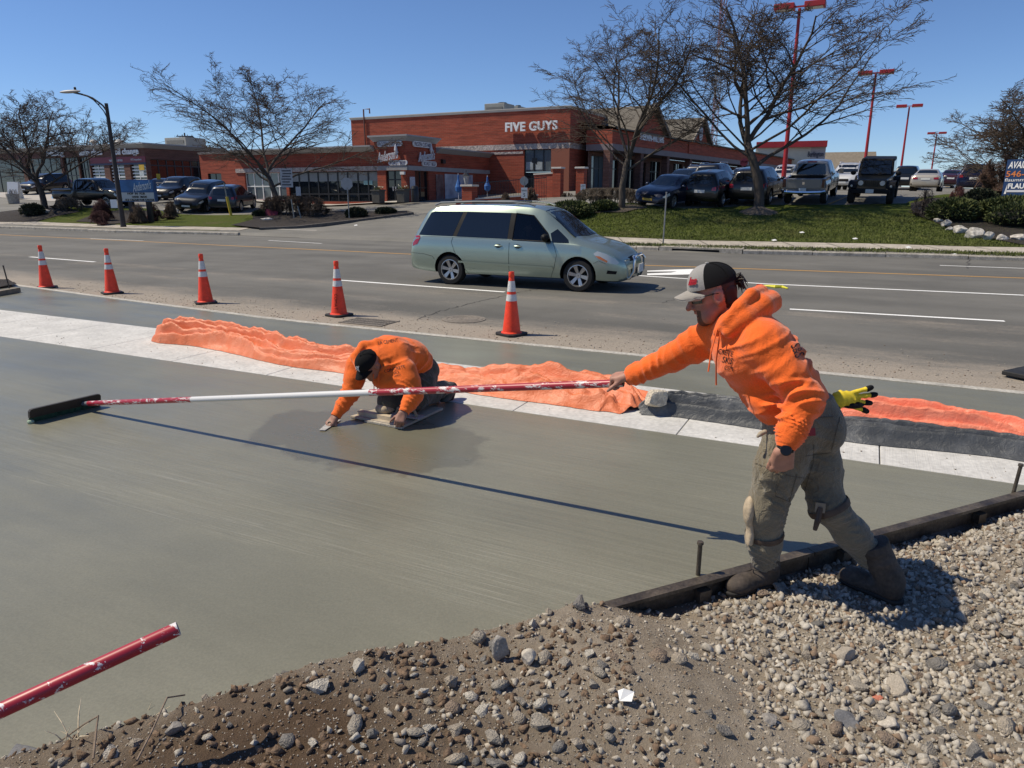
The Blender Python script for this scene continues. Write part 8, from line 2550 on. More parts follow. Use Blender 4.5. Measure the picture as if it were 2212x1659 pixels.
S.cap(J['neck'] + A3((-.01,0,.06)),J['neck'] * .7 + J['top'] * .3,.078,.070,.012,'sub')
S.folds(J['le'] * .55 + J['lw'] * .45,J['lw'],.085,7,.022,1,.05); S.folds(J['ls'] * .3 + J['le'] * .7,J['le'] * .45 + J['lw'] * .55,.11,3.2,.030,2,.14)
S.folds(J['ls'],J['le'],.12,3,.014,3,.2); S.folds(J['rs'],J['re'],.10,3.5,.016,4,.16); S.folds(J['re'],J['rw'],.085,5,.016,5,.1)
S.folds(J['hem'] * 1.05 - J['waist'] * .05,J['chest'],.24,3.4,.022,6,.16); S.folds(J['chest'],J['top'],.26,2.2,.012,7,.2)
S.noise(.0035,24,3)
ax = J['waist'] - J['hem']; ax /= np.linalg.norm(ax)
front_dn = A3((-.55,.1,-.5))
S.plane(J['hem'] - ax * .055,-ax + A3((-.10,.02,-.06)))
dl = J['lw'] - J['le']; dl /= np.linalg.norm(dl); dr = J['rw'] - J['re']; dr /= np.linalg.norm(dr)
hd_o = S.build('hoodie',M_HOOD,w1,relax=1)
def cuff(c,d,r,L,mt,parent,name='cuff',n=26,oval=1.0,u=None):
 d = Vector(d).normalized(); M = d.to_track_quat('Z','Y').to_matrix()
 mb = MB(); mb.lathe([(r * .92,-L / 2),(r * 1.03,-L * .3),(r,0),(r * 1.03,L * .3),(r * .9,L / 2)],(0,0,0),n,cap=False)
 mb.v = [M @ Vector((p.x,p.y * oval,p.z)) + Vector(c) for p in mb.v]
 return mb.build(name,mt,parent,smooth=True)
cuff(J['lw'] + dl * .012,dl,.045,.055,M_HOOD,hd_o); cuff(J['rw'] + dr * .006,dr,.043,.05,M_HOOD,hd_o)
for a,b_,c in (((1549,712),(1536,760),(1530,803)),((1556,716),(1547,780),(1547,832))):
 MB().tube([PW(a[0],a[1],3.27),PW(b_[0],b_[1],3.22),PW(c[0],c[1],3.20)],[.004,.0035,.004],6).build('drawstring',mat('string_orange',(.80,.13,.02),.8),hd_o)
bvh = BVHTree.FromPolygons([v.co for v in hd_o.data.vertices],[p.vertices for p in hd_o.data.polygons])
M_PRINT = mat('black_print',(.015,.012,.012),.7)
def decal(txt,px,py,size,target_bvh,D0,mt,parent,rot=0.0,xs=1.0,name='print'):
 """flat lettering laid on cloth along the view from the shirt's front"""
 vs,fs = text_mesh(txt,size,0.0); out = []; c = Vector(PW(px,py,D0)); v = Vector(c - cam.location).normalized(); x = v.cross(Vector((0,0,1))).normalized(); y = x.cross(v)
 for q in vs:
  a = q.x * xs; p = c - v * .5 + x * (a * math.cos(rot) - q.y * math.sin(rot)) + y * (a * math.sin(rot) + q.y * math.cos(rot))
  h = target_bvh.ray_cast(p,v)
  out.append((h[0] - v * .004) if h[0] is not None else p + v * .5)
 return MB().add(out,fs).build(name,mt,parent)
decal('CRETE',1567,762,.034,bvh,3.2,M_PRINT,hd_o,-.15,.7); decal('SKS',1571,779,.042,bvh,3.2,M_PRINT,hd_o,-.15,.75); decal('CEM',1574,796,.030,bvh,3.2,M_PRINT,hd_o,-.15,.7)
decal('S&S',1722,757,.06,bvh,3.4,M_PRINT,hd_o,-1.1,.7)
lo,hi = bounds([J[k] for k in ('pel','lh','rh','lk','la','rk','ra','hem')],.2)
S = SDF(lo,hi,.0075)
S.ecap(J['pel'] + A3((0,0,.10)),J['pel'],(.180,.135),(.190,.150),hip,.05)
S.ell(A3(PW(1772,925,3.27)),(.12,.13,.13),None,.06)
lt,ls_ = J['lk'] - J['lh'],J['la'] - J['lk']
S.chain([J['lh'],J['lh'] + lt * .5,J['lk'],J['lk'] + ls_ * .5,J['la'] + A3((0,0,.05))],[.124,.112,.088,.084,.074],.05)
rt,rs_ = J['rk'] - J['rh'],J['ra'] - J['rk']
S.chain([J['rh'],J['rh'] + rt * .5,J['rk'],J['rk'] + rs_ * .45,J['ra'] - rs_ * .16],[.122,.106,.084,.078,.070],.05)
pk = A3(PW(1672,1030,3.06))
S.ell(A3(PW(1680,1028,3.13)),(.075,.035,.10),None,.015)
S.folds(J['lh'] + lt * .5,J['lk'] + ls_ * .3,.12,5,.014,11,.32); S.folds(J['lk'] + ls_ * .3,J['la'],.11,5,.014,12,.25); S.folds(J['lh'] - lt * .2,J['lh'] + lt * .6,.16,4,.012,13,.4)
S.folds(J['rh'] + rt * .6,J['rk'] + rs_ * .3,.12,5,.013,14,.32); S.folds(J['rk'] + rs_ * .3,J['ra'],.1,5,.012,15,.25)
S.noise(.003,26,5)
S.plane(J['pel'] + A3((0,0,.125)),(.1,0,1));
pants = S.build('trousers',M_PANT,w1,relax=1)
bvp = BVHTree.FromPolygons([v.co for v in pants.data.vertices],[p.vertices for p in pants.data.polygons])
def on_cloth(px,py,bv=bvp,lift=.004):
 c = Vector(cam.location); v = (Vector(PW(px,py,3)) - c).normalized(); h = bv.ray_cast(c,v)
 return (h[0] - v * lift) if h[0] is not None else Vector(PW(px,py,3.2))
M_STITCH = mat('seam_dark',(.105,.09,.064),.9)
def stitch(pts,r=.0014,n=8,name='seam',mt=None):
 P = []
 for i in range(len(pts) - 1):
  for k in range(n): f = k / n; P.append(on_cloth(pts[i][0] + (pts[i + 1][0] - pts[i][0]) * f,pts[i][1] + (pts[i + 1][1] - pts[i][1]) * f))
 P.append(on_cloth(*pts[-1])); MB().tube(P,r,5).build(name,mt or M_STITCH,pants)
stitch([(1632,1000),(1705,1028),(1757,1036)]); stitch([(1688,1012),(1675,1072),(1705,1084),(1722,1024)]); stitch([(1758,960),(1757,1000),(1738,1060)]); stitch([(1722,905),(1800,900)],.0025); stitch([(1740,985),(1795,978),(1815,900)])
pt = [on_cloth(1752 + a,933 + b_,lift=.006) for a,b_ in ((-9,-8),(9,-9),(10,8),(-8,9))]
MB().add(pt,[(0,1,2,3)]).build('label_tag',mat('tag_red',(.28,.015,.02),.6),pants)
def ring(c,d,r,w,mt,name,oval=1.0):
 d = Vector(d).normalized(); M = d.to_track_quat('Z','Y').to_matrix(); mb = MB(); mb.lathe([(r,-w / 2),(r * 1.03,0),(r,w / 2)],(0,0,0),24,cap=False); mb.v = [M @ p + Vector(c) for p in mb.v]
 return mb.build(name,mt,w1,smooth=True)
S = SDF(A3(PW(1615,1110,3.2)) - .16,A3(PW(1615,1110,3.2)) + .16,.006)
fk = A3((-.86,.25,0)); fk /= np.linalg.norm(fk); kc = J['lk'] + fk * .084 + A3((0,-.035,0))
S.ell(kc + A3((0,0,.01)),(.030,.062,.075),np.stack([fk,np.cross([0,0,1],fk),[0,0,1]],1),.01); S.ell(kc + A3((.015,0,-.125)),(.022,.050,.085),np.stack([fk,np.cross([0,0,1],fk),[0,0,1]],1),.02)
S.build('knee_pad',M_PAD,w1)
ring(J['lk'] + ls_ * .38,ls_,.092,.03,M_LEATH,'strap'); ring(J['rk'] + rs_ * .02,rs_ + rt,.100,.032,M_LEATH,'strap')
bk = on_cloth(1772,1096,lift=.012); MB().box(bk,(.045,.012,.05),rz=-.4).build('buckle',mat('buckle_steel',(.2,.2,.19),.4,metal=.6),w1)
MB().tube([bk,bk + Vector((-.015,-.02,-.06)),bk + Vector((-.02,-.015,-.11))],[.014,.014,.01],6).build('strap_end',M_LEATH,w1)
def boot(a,toe,sc=1.0,zf=0.0,shaft=None,r=1.0,name='boot'):
 a = A3(a); d = A3(toe); d = d / np.linalg.norm(d); u = A3((0,0,1.0)); sd = np.cross(u,d); hx = A3((a[0],a[1],zf))
 S = SDF(hx - A3((.32,.32,.02)),hx + A3((.32,.32,.36)),.006)
 S.cap(hx - d * .045 + u * .055,hx - d * .02 + u * .12,.042,.050,.03); S.cap(hx - d * .03 + u * .05,hx + d * .13 + u * .045,.045,.043,.03); S.cap(hx + d * .10 + u * .042,hx + d * .185 + u * .038,.044,.036,.03)
 S.ell(hx + d * .15 + u * .045 + sd * .006,(.06,.05,.045),np.stack([d,sd,u],1),.03)
 top = A3(shaft) if shaft is not None else a + u * .2
 S.cap(hx - d * .02 + u * .11,top,.056 * r,.068 * r,.04)
 ax_ = top - (hx + u * .1); ax_ /= np.linalg.norm(ax_); S.plane(top,ax_)
 S.folds(hx + u * .09,top,.075,3,.009,7,.12); S.plane(hx + u * .022,(0,0,-1))
 o = S.build(name,M_BOOT,w1)
 S = SDF(hx - A3((.32,.32,.02)),hx + A3((.32,.32,.08)),.006)
 S.cap(hx - d * .05 + u * .018,hx + d * .03 + u * .018,.047,.040,.02); S.cap(hx + d * .03 + u * .018,hx + d * .19 + u * .02,.040,.042,.02); S.ell(hx + d * .13 + u * .018,(.085,.054,.03),np.stack([d,sd,u],1),.02)
 S.plane(hx + u * .026,(0,0,1)); S.plane(hx,(0,0,-1)); S.build('sole',M_SOLE,o)
 lc = hx + d * .06 + u * .115
 for k in range(4):
  q = lc + u * .03 * k - d * .018 * k
  MB().tube([q - sd * .03,q + d * .022,q + sd * .03],.0028,5).build('lace',M_SOLE,o)
 return o
boot(J['la'],(-.93,-.37,0),zf=gz(J['la'][0],J['la'][1]) + .012,shaft=J['la'] + A3((.0,-.02,.13)))
rb = A3(PW(1910,1270,3.16)); rb[2] = 0
boot((rb[0],rb[1],0),(-.62,.78,0),zf=gz(rb[0],rb[1]) + .012,shaft=A3(PW(1882,1172,3.19)),r=1.18)
lo,hi = bounds(list(J.values()),.15); lo[2] = min(lo[2],0.02); hi[2] = 1.78; lo[0] = min(lo[0],.55)
S = SDF(lo - A3((.14,0,0)),hi,.0052)
HF,HU = A3((-.945,.12,-.30)),A3((-.30,.03,.95))
HM,HW = head(S,J['head'],HF,HU,1.07)
S.cap(HW(-.035,0,-.05),J['neck'] + A3((.03,0,-.03)),.060,.066,.02); S.cap(J['neck'] + A3((.03,0,-.03)),J['chest'],.066,.11,.05)
S.ecap(J['waist'],J['chest'],(.14,.10),(.15,.11),lat,.05); S.ecap(J['pel'],J['waist'],(.13,.10),(.14,.10),hip,.05)
S.chain([J['chest'],J['ls'],J['le'],J['lw']],[.08,.05,.042,.031],.02); S.chain([J['chest'],J['rs'],J['re'],J['rw']],[.08,.05,.04,.031],.02)
S.chain([J['lh'],J['lk'],J['la']],[.085,.06,.045],.03); S.chain([J['rh'],J['rk'],J['ra']],[.085,.06,.045],.03)
S.chain([J['pel'],J['lh']],[.1,.085],.03); S.chain([J['pel'],J['rh']],[.1,.085],.03)
lwp = J['lw'] + dl * .045
S.cap(J['lw'],lwp,.031,.029,.02)
hand(S,lwp,A3(PW(1690,1012,3.0)) - lwp,(-.15,-.97,.1),(-1,0,0),curl=(.80,.85,.9,.95),thumb=(1.35,.25,.3),size=1.16)
POLE0,POLE1 = Vector(PW(1333,828,3.745)),Vector(PW(150,873,6.16))
pd = (POLE1 - POLE0).normalized()
rwp = J['rw'] + dr * .02
S.cap(J['rw'],rwp,.031,.028,.02)
hand(S,rwp + A3((0,0,.012)),A3(pd) * .94 + A3((0,0,-.05)),A3((.12,-.30,.95)),(-.3,-1,.0),curl=(1.15,1.2,1.25,1.3),thumb=(.95,.25,.15),size=1.04)
def skin_cols(V):
 L = (V - J['head']) @ HM; c = np.ones((len(V),3))
 hd_m = np.linalg.norm(L,axis=1) < .19
 bd = hd_m & (L[:,2] < -.055) & (L[:,0] > .055) & (np.abs(L[:,1]) < .045) & ~((L[:,2] > -.088) & (L[:,2] < -.064) & (L[:,0] > .086) & (np.abs(L[:,1]) < .02))
 c[bd] = (.16,.14,.13)
 st = hd_m & (L[:,2] < -.03) & ~bd & (L[:,0] > -.03); c[st] = (.78,.72,.70)
 hr = hd_m & (L[:,0] < -.02) & (L[:,2] > -.075) & (L[:,2] < .06) & (L[:,0] < -.035 + .0); c[hr] = (.06,.055,.05)
 lp = hd_m & (L[:,2] > -.088) & (L[:,2] < -.060) & (L[:,0] > .088) & (np.abs(L[:,1]) < .022); c[lp] = (.85,.62,.58)
 return c
S.build('body',M_SKIN,w1,relax=1,cols=skin_cols)
def cap_mesh(W,M,parent,grey=True,sc=1.0):
 n1,n2 = 18,32; rows = []
 for i in range(n1 + 1):
  th = PI * .5 * i / n1; row = []
  for j in range(n2):
   ph = 2 * PI * j / n2
   x,y,z = .112 * math.sin(th) * math.cos(ph),.090 * math.sin(th) * math.sin(ph),.098 * math.cos(th)
   z += .012 * max(0,math.cos(ph)) * math.sin(th) * (1 - th / 1.57) * 4 * .5
   row.append(Vector(W(x - .004,y,z + .042)))
  rows.append(row)
 for nm,test,mt in (('cap_front',lambda j: math.cos(2 * PI * (j + .5) / n2) > .32,M_CAPG if grey else M_CAPB),('cap_back',lambda j: math.cos(2 * PI * (j + .5) / n2) <= .32,M_CAPB)):
  mb = MB(); mb.v = [p for r in rows for p in r]
  for i in range(n1):
   for j in range(n2):
    if test(j): mb.f.append((i * n2 + j,(i + 1) * n2 + j,(i + 1) * n2 + (j + 1) % n2,i * n2 + (j + 1) % n2)); mb.m.append(0)
  o = mb.build(nm,mt,parent,smooth=True)
  bm = bmesh.new(); bm.from_mesh(o.data); bmesh.ops.remove_doubles(bm,verts=bm.verts,dist=1e-4); bmesh.ops.delete(bm,geom=[v for v in bm.verts if not v.link_faces],context='VERTS'); bm.to_mesh(o.data); bm.free()
 P,P2 = [],[]
 for i in range(9):
  r = i / 8; row,row2 = [],[]
  for j in range(17):
   a = (j / 16 - .5) * 2; y = a * .082 * (1 - .22 * r * r)
   x = .100 * math.sqrt(max(.02,1 - (a * .86) ** 2)) + r * .078 * math.sqrt(max(0,1 - (a * .97) ** 4))
   z = .048 - .030 * a * a - .016 * r
   row.append(Vector(W(x - .006,y,z))); row2.append(Vector(W(x - .006,y,z - .006)))
  P.append(row); P2.append(row2[::-1])
 mb = MB().grid(P).grid(P2); mb.build('brim',M_BRIM if grey else M_CAPB,parent,smooth=True)
 MB().ell(W(-.004,0,.142),(.010,.010,.006),8,5).build('cap_button',M_CAPG if grey else M_CAPB,parent)
 for k in range(-1,2):
  pts = []
  for i in range(2,17):
   th = PI * .5 * i / 18; ph = PI + k * .9
   pts.append(W(.1135 * math.sin(th) * math.cos(ph) - .004,.0915 * math.sin(th) * math.sin(ph),.0995 * math.cos(th) + .042))
  MB().tube(pts,.0018,4).build('cap_seam',M_CAPB,parent)
cap_mesh(HW,HM,w1)
vs,fs = text_mesh('kos',.036,.001,bold=.004)
y3,z3 = Vector(HM[:,1]),Vector(HM[:,2])
def capfront(ph,z,lift=.004):
 th = math.acos(min(.99,max(-.99,(z - .042) / .098))); return Vector(W_(.112 * math.sin(th) * math.cos(ph) - .004,.090 * math.sin(th) * math.sin(ph),z))
W_ = HW
out = []
for q in vs:
 ph = .62 + q.x * 9.5 * -1 * -1; z = .088 + q.y; th = math.acos((z - .042) / .098)
 out.append(Vector(HW((.112 * math.sin(th) + .007) * math.cos(ph) - .004,(.090 * math.sin(th) + .007) * math.sin(ph),z)))
MB().add(out,fs).build('cap_lettering',mat('cap_red',(.55,.02,.04),.6),w1)
rr = random.Random(4); mb = MB()
for k in range(70):
 a = Vector(HW(-.10 + rr.uniform(-.01,.01),rr.uniform(-.03,.03),.035 + rr.uniform(-.02,.02))); d = Vector(HM @ np.array([-1,rr.uniform(-.4,.4),rr.uniform(-.5,.4)])).normalized()
 m_ = a + d * rr.uniform(.02,.035); e = m_ + (d * .5 + Vector((rr.uniform(-.3,.3),rr.uniform(-.3,.3),-1))).normalized() * rr.uniform(.02,.05); mb.tube([a,m_,e],[.004,.004,.0015],4)
mb.build('hair',M_HAIR,w1)
S = SDF(J['head'] - .18,J['head'] + .18,.005); S.ell(HW(-.045,0,.005),(.066,.076,.075),HM,.01); S.cap(HW(-.06,-.045,-.05),HW(-.06,.045,-.05),.03,.03,.03); S.build('back_hair',M_HAIR,w1)
P = []
for zz in (.014,-.018):
 P.append([Vector(HW(.104 - .55 * y * y / .06,y,zz + (.004 if zz > 0 else 0) * 1)) for y in np.linspace(-.068,.068,15)])
MB().grid(P).build('glasses_lens',mat('dark_lens',(.01,.008,.007),.08,spec=.8),w1,smooth=True)
for sd in (-1,1): MB().tube([HW(.066,sd * .072,.012),HW(.02,sd * .084,.014),HW(-.02,sd * .084,.010),HW(-.03,sd * .082,-.004)],.0035,6).build('glasses_arm',M_BLK,w1)
wc = J['lw'] + dl * .040
cuff(wc,dl,.036,.026,M_BLK,w1,'watch_strap'); q = Vector(wc) + Vector((-.012,-.037,.004))
nv = (Vector(cam.location) - q).normalized(); Mw = nv.to_track_quat('Z','Y').to_matrix()
mb = MB().lathe([(.023,-.006),(.025,.002),(.022,.006)],(0,0,0),20); mb.v = [Mw @ p + q for p in mb.v]; mb.build('watch_case',mat('watch_black',(.012,.012,.013),.25,metal=.4),w1,smooth=True)
Mb = Vector(dr).to_track_quat('Z','Y').to_matrix()
for k,(off,mt_) in enumerate(((.012,mat('bead_red',(.22,.035,.025),.4)),(.024,mat('bead_brown',(.10,.05,.03),.4)))):
 for i in range(16):
  a = 2 * PI * i / 16; p = Vector(J['rw']) + Vector(dr) * (off + .006) + Mb @ Vector((math.cos(a) * .036,math.sin(a) * .036,0)); MB().ell(p,(.0068,) * 3,7,5).build('bead',mt_ if i % 4 else M_CAPG,w1)
g = thing('work_gloves','yellow and black work gloves hanging from the back pocket of the leaning worker','gloves')
gc = A3(PW(1822,862,3.36))
S = SDF(gc - .22,gc + .24,.0055)
gd_ = A3(PW(1880,862,3.36)) - gc; gd_ /= np.linalg.norm(gd_)
S.ell(gc + gd_ * .01,(.065,.03,.042),None,.02)
for a,L,r in ((.40,.135,.0125),(.14,.15,.013),(-.14,.13,.0125),(-.44,.13,.012)):
 v = gd_ * math.cos(a) + A3((0,0,math.sin(a))); S.cap(gc + gd_ * .04 + A3((0,0,.02 * a * 4)),gc + v * L + A3((0,0,.012 * a)),.0145,r,.005)
S.cap(gc - gd_ * .02,gc - gd_ * .07 + A3((0,0,-.05)),.032,.028,.03); S.folds(gc - gd_ * .05,gc + gd_ * .12,.06,5,.008,3,.1)
S.build('glove',mat('glove_yellow',(.80,.60,.03),.7,var=.15,scale=30),g)
S = SDF(gc - .22,gc + .24,.006)
S.ell(gc + gd_ * .045 + A3((0,.0,-.028)),(.06,.034,.020),None,.015); S.cap(gc - gd_ * .045 + A3((0,0,-.035)),gc - gd_ * .06 + A3((0,0,-.13)),.032,.026,.02)
for a,L in ((.40,.122),(.14,.138),(-.14,.118),(-.44,.118)):
 v = gd_ * math.cos(a) + A3((0,0,math.sin(a))); S.cap(gc + v * L + A3((0,0,.012 * a)),gc + v * (L + .018) + A3((0,0,.012 * a)),.0155,.0135,.004)
S.build('palm_patch',M_BLK,g)
gw = thing('cloth_rag','pale dusty glove tip hanging at the belt of the leaning worker','rag'); q = A3(PW(1643,938,3.12)); S = SDF(q - .1,q + .1,.006); S.cap(q + A3((.02,0,.012)),q,.010,.011,.01); S.cap(q,q + A3((-.012,0,-.012)),.011,.008,.006); S.noise(.003,60,2); S.build('cloth',mat('dusty_rag',(.35,.30,.22),.9,var=.3,scale=40),gw)
# ------------------------------------------------------------------ the kneeling worker
K = dict(pel=PW(896,800,6.22),waist=PW(880,775,6.14),chest=PW(842,768,5.98),top=PW(815,775,5.88),rs=PW(772,788,5.92),ls=PW(876,800,5.80),re=PW(757,850,5.82),rw=PW(729,893,5.70),
   le=PW(893,852,5.70),lw=PW(876,884,5.60),rk=PW(842,878,5.90),lk=PW(900,874,5.95),ra=PW(925,850,6.30),la=PW(958,838,6.32),head=PW(797,788,5.74))
K = {k: A3(v) for k,v in K.items()}
for k in ('rk','lk'): K[k][2] = .265
w2 = thing('person','kneeling worker in orange hoodie and black cap smoothing wet concrete with a hand trowel','person')
lat = K['ls'] - K['rs']
lo,hi = bounds([K[k] for k in ('pel','waist','chest','top','rs','ls','re','rw','le','lw')],.24)
S = SDF(lo,hi,.0085)
S.ecap(K['pel'] * .6 + K['waist'] * .4,K['waist'],(.20,.17),(.205,.17),lat,.06); S.ecap(K['waist'],K['chest'],(.205,.17),(.225,.165),lat,.06); S.ecap(K['chest'],K['top'],(.22,.155),(.17,.12),lat,.06)
S.cap(K['rs'],K['chest'] * .5 + K['rs'] * .5,.085,.11,.06); S.cap(K['ls'],K['chest'] * .5 + K['ls'] * .5,.085,.11,.06)
S.chain([K['rs'],K['rs'] * .5 + K['re'] * .5,K['re'],K['re'] * .4 + K['rw'] * .6,K['rw']],[.092,.086,.076,.062,.047],.035)
S.chain([K['ls'],K['ls'] * .5 + K['le'] * .5,K['le'],K['le'] * .4 + K['lw'] * .6,K['lw']],[.095,.09,.080,.066,.049],.035)
hr = [A3(PW(*q)) for q in ((778,800,5.72),(768,772,5.82),(785,748,5.90),(818,742,5.92),(838,762,5.86),(832,795,5.74))]
S.chain(hr,[.03,.04,.045,.05,.045,.03],.02)
S.ell(A3(PW(842,820,5.82)),(.15,.13,.09),None,.07)
S.folds(K['re'] * .6 + K['rs'] * .4,K['rw'],.09,6,.020,21,.1); S.folds(K['ls'] * .4 + K['le'] * .6,K['lw'],.095,6,.020,22,.1); S.folds(K['pel'],K['chest'],.25,4,.020,23,.16); S.folds(K['chest'],K['ls'],.16,3,.016,24,.2); S.folds(K['chest'],K['rs'],.16,3,.014,25,.2)
S.noise(.0035,22,8)
ax = K['waist'] - K['pel']; ax /= np.linalg.norm(ax); S.plane(K['pel'] * .75 + K['waist'] * .25,-ax)
ho = S.build('hoodie',M_HOOD2,w2)
d2,d3 = K['lw'] - K['le'],K['rw'] - K['re']; d2 /= np.linalg.norm(d2); d3 /= np.linalg.norm(d3)
cuff(K['lw'] + d2 * .01,d2,.046,.05,M_HOOD2,ho); cuff(K['rw'] + d3 * .01,d3,.044,.05,M_HOOD2,ho)
bv2 = BVHTree.FromPolygons([v.co for v in ho.data.vertices],[p.vertices for p in ho.data.polygons])
decal('CONCRETE',852,797,.034,bv2,5.8,M_PRINT,ho,.22); decal('SKS',856,805,.03,bv2,5.8,M_PRINT,ho,.22); decal('CEMENT',858,811,.016,bv2,5.8,M_PRINT,ho,.22)
decal('LA CEMENT',838,738,.04,bv2,6.0,M_PRINT,ho,.12,.8)
for a,b_ in (((806,808),(808,843)),((818,808),(815,840))): MB().tube([PW(a[0],a[1],5.70),PW((a[0] + b_[0]) / 2 + 1,(a[1] + b_[1]) / 2,5.68),PW(b_[0],b_[1],5.68)],.004,5).build('drawstring',mat('string_orange',(.80,.13,.02)),ho)
lo,hi = bounds([K[k] for k in ('pel','rk','lk','ra','la')],.22); lo[2] = .14
S = SDF(lo,hi,.0085)
hipR,hipL = K['pel'] + (-lat) / np.linalg.norm(lat) * .1,K['pel'] + lat / np.linalg.norm(lat) * .1
S.ell(K['pel'],(.17,.17,.16),None,.05)
S.chain([hipR,hipR * .5 + K['rk'] * .5,K['rk']],[.13,.125,.10],.05); S.chain([hipL,hipL * .5 + K['lk'] * .5,K['lk']],[.13,.125,.10],.05)
S.chain([K['rk'],K['rk'] * .5 + K['ra'] * .5,K['ra']],[.10,.09,.075],.04); S.chain([K['lk'],K['lk'] * .5 + K['la'] * .5,K['la']],[.10,.09,.075],.04)
S.folds(hipR,K['rk'],.15,4,.018,31,.15); S.folds(hipL,K['lk'],.15,4,.018,32,.15); S.folds(K['lk'],K['la'],.11,4,.018,33,.1); S.noise(.003,24,9)
S.plane((0,0,.17),(0,0,-1))
S.build('trousers',M_PANT2,w2)
for nm in ('rk','lk'):
 S = SDF(K[nm] - .16,K[nm] + .16,.007); S.ell(K[nm] + A3((-.03,-.06,-.055)),(.085,.075,.05),None,.02); S.plane((0,0,.165),(0,0,-1)); S.build('knee_pad',M_LEATH if nm == 'lk' else M_PAD,w2)
for nm,dv in (('ra',(.35,.8,-.45)),('la',(.45,.75,-.45))):
 a = K[nm]; d = A3(dv); d /= np.linalg.norm(d); S = SDF(a - .32,a + .32,.0085)
 up = A3((.25,.35,.9)); up /= np.linalg.norm(up)
 S.cap(a - d * .02,a + d * .09,.064,.055,.03); S.cap(a + d * .10 + up * .035,a + d * .075 - up * .15,.050,.046,.03); S.ell(a + d * .075 - up * .13,(.05,.05,.05),None,.03)
 S.plane((0,0,.130),(0,0,-1)); o = S.build('boot',mat('grey_boot',(.07,.075,.068),.8,var=.3,scale=14),w2)
 S = SDF(a - .32,a + .32,.0085); c = a + d * .135; S.cap(c + up * .045,c - up * .15,.046,.042,.02); S.plane(c - d * .02,-d); S.plane((0,0,.128),(0,0,-1)); S.build('sole',M_SOLE,o)
lo,hi = bounds(list(K.values()),.16); lo[2] = .12
S = SDF(lo - A3((.10,.10,0)),hi,.0065)
HF2,HU2 = A3((-.42,-.55,-.72)),A3((-.30,-.55,.78))
HM2,HW2 = head(S,K['head'],HF2,HU2,.98)
S.cap(HW2(-.03,0,-.05),K['top'],.058,.07,.03); S.ecap(K['waist'],K['chest'],(.15,.11),(.16,.11),lat,.05); S.ecap(K['chest'],K['top'],(.16,.1),(.12,.08),lat,.05); S.ecap(K['pel'],K['waist'],(.13,.11),(.15,.11),lat,.05)
S.chain([K['chest'],K['rs'],K['re'],K['rw']],[.08,.05,.042,.032],.02); S.chain([K['chest'],K['ls'],K['le'],K['lw']],[.08,.05,.042,.032],.02)
S.chain([K['pel'],hipR,K['rk'],K['ra']],[.1,.09,.07,.05],.03); S.chain([K['pel'],hipL,K['lk'],K['la']],[.1,.09,.07,.05],.03)
rw2 = K['rw'] + d3 * .035; lw2 = K['lw'] + d2 * .03
S.cap(K['rw'],rw2,.032,.029,.02); S.cap(K['lw'],lw2,.032,.03,.02)
TRP = A3(PW(712,915,5.62)); TRP[2] = .12       # trowel point on the slab
hdir = A3((-.55,-.55,-.62)); hand(S,rw2,hdir,(-.2,-.5,.8),(.6,-.4,0),curl=(.95,1.0,1.05,1.1),thumb=(.8,.3,.3),size=1.02)
hdl = A3((-.35,-.62,-.70)); hand(S,lw2,hdl,(.1,-.7,.7),(-.8,.3,0),curl=(1.0,1.05,1.1,1.15),thumb=(.7,.4,.4),size=1.02)
S.build('body',M_SKIN,w2,cols=lambda V: np.full((len(V),3),.80))
cap_mesh(HW2,HM2,w2,grey=False)
mk = MB()
def cpt(y,z,l=.006):
 th = math.acos(min(.98,(z - .042) / .098)); ph = math.asin(max(-.98,min(.98,y / .088))) ; return Vector(HW2((.112 * math.sin(th) + l) * math.cos(ph) - .004,(.090 * math.sin(th) + l) * math.sin(ph),z))
for st in ([(-.022,.070),(-.018,.105)],[(-.018,.105),(.004,.074)],[(.004,.074),(.008,.108)],[(-.004,.110),(.010,.094)],[(.010,.094),(.022,.112)],[(.010,.094),(.012,.068)]):
 mk.tube([cpt(*st[0]),cpt((st[0][0] + st[1][0]) / 2,(st[0][1] + st[1][1]) / 2),cpt(*st[1])],.0032,5)
mk.build('cap_emblem',mat('emblem_white',(.7,.7,.7),.7),w2)
c = (G(760,900,.14) + G(955,886,.14)) / 2
bc = [G(x,y,.125) for x,y in ((757,903),(872,925),(958,886),(868,872))]
kb = thing('knee_board','flat plywood kneeling board under the kneeling worker','board')
mb = MB(); mb.add([p + Vector((0,0,0)) for p in bc] + [p + Vector((0,0,.022)) for p in bc],[(4,5,6,7),(0,1,5,4),(1,2,6,5),(2,3,7,6),(3,0,4,7),(3,2,1,0)]); mb.build('sheet',mat('plywood',(.40,.345,.265),.85,var=.25,scale=8,bump=.2,bscale=60),kb,bevel=.004)
e0,e1 = bc[0].lerp(bc[3],.12),bc[1].lerp(bc[2],.12)
MB().bar(e0.lerp(e1,.05) + Vector((0,0,.04)),e0.lerp(e1,.75) + Vector((0,0,.04)),.05,.036).build('batten',mat('pale_batten',(.52,.44,.32),.85,var=.2,scale=12),kb)
MB().bar(bc[0].lerp(bc[1],.3) + Vector((.0,-.012,.006)),bc[0].lerp(bc[1],.99) + Vector((0,-.012,.006)),.03,.016).build('cement_crust',mat('cement_crust',(.42,.39,.33),.9,var=.3,scale=30,bump=.6,bscale=90),kb)
tr = thing('hand_trowel','small steel hand trowel with worn wooden grip pressed on the wet slab','trowel')
tip,hl_ = G(697,930,.126),G(727,907,.126); td = (hl_ - tip).normalized(); ts_ = Vector((-td.y,td.x,0))
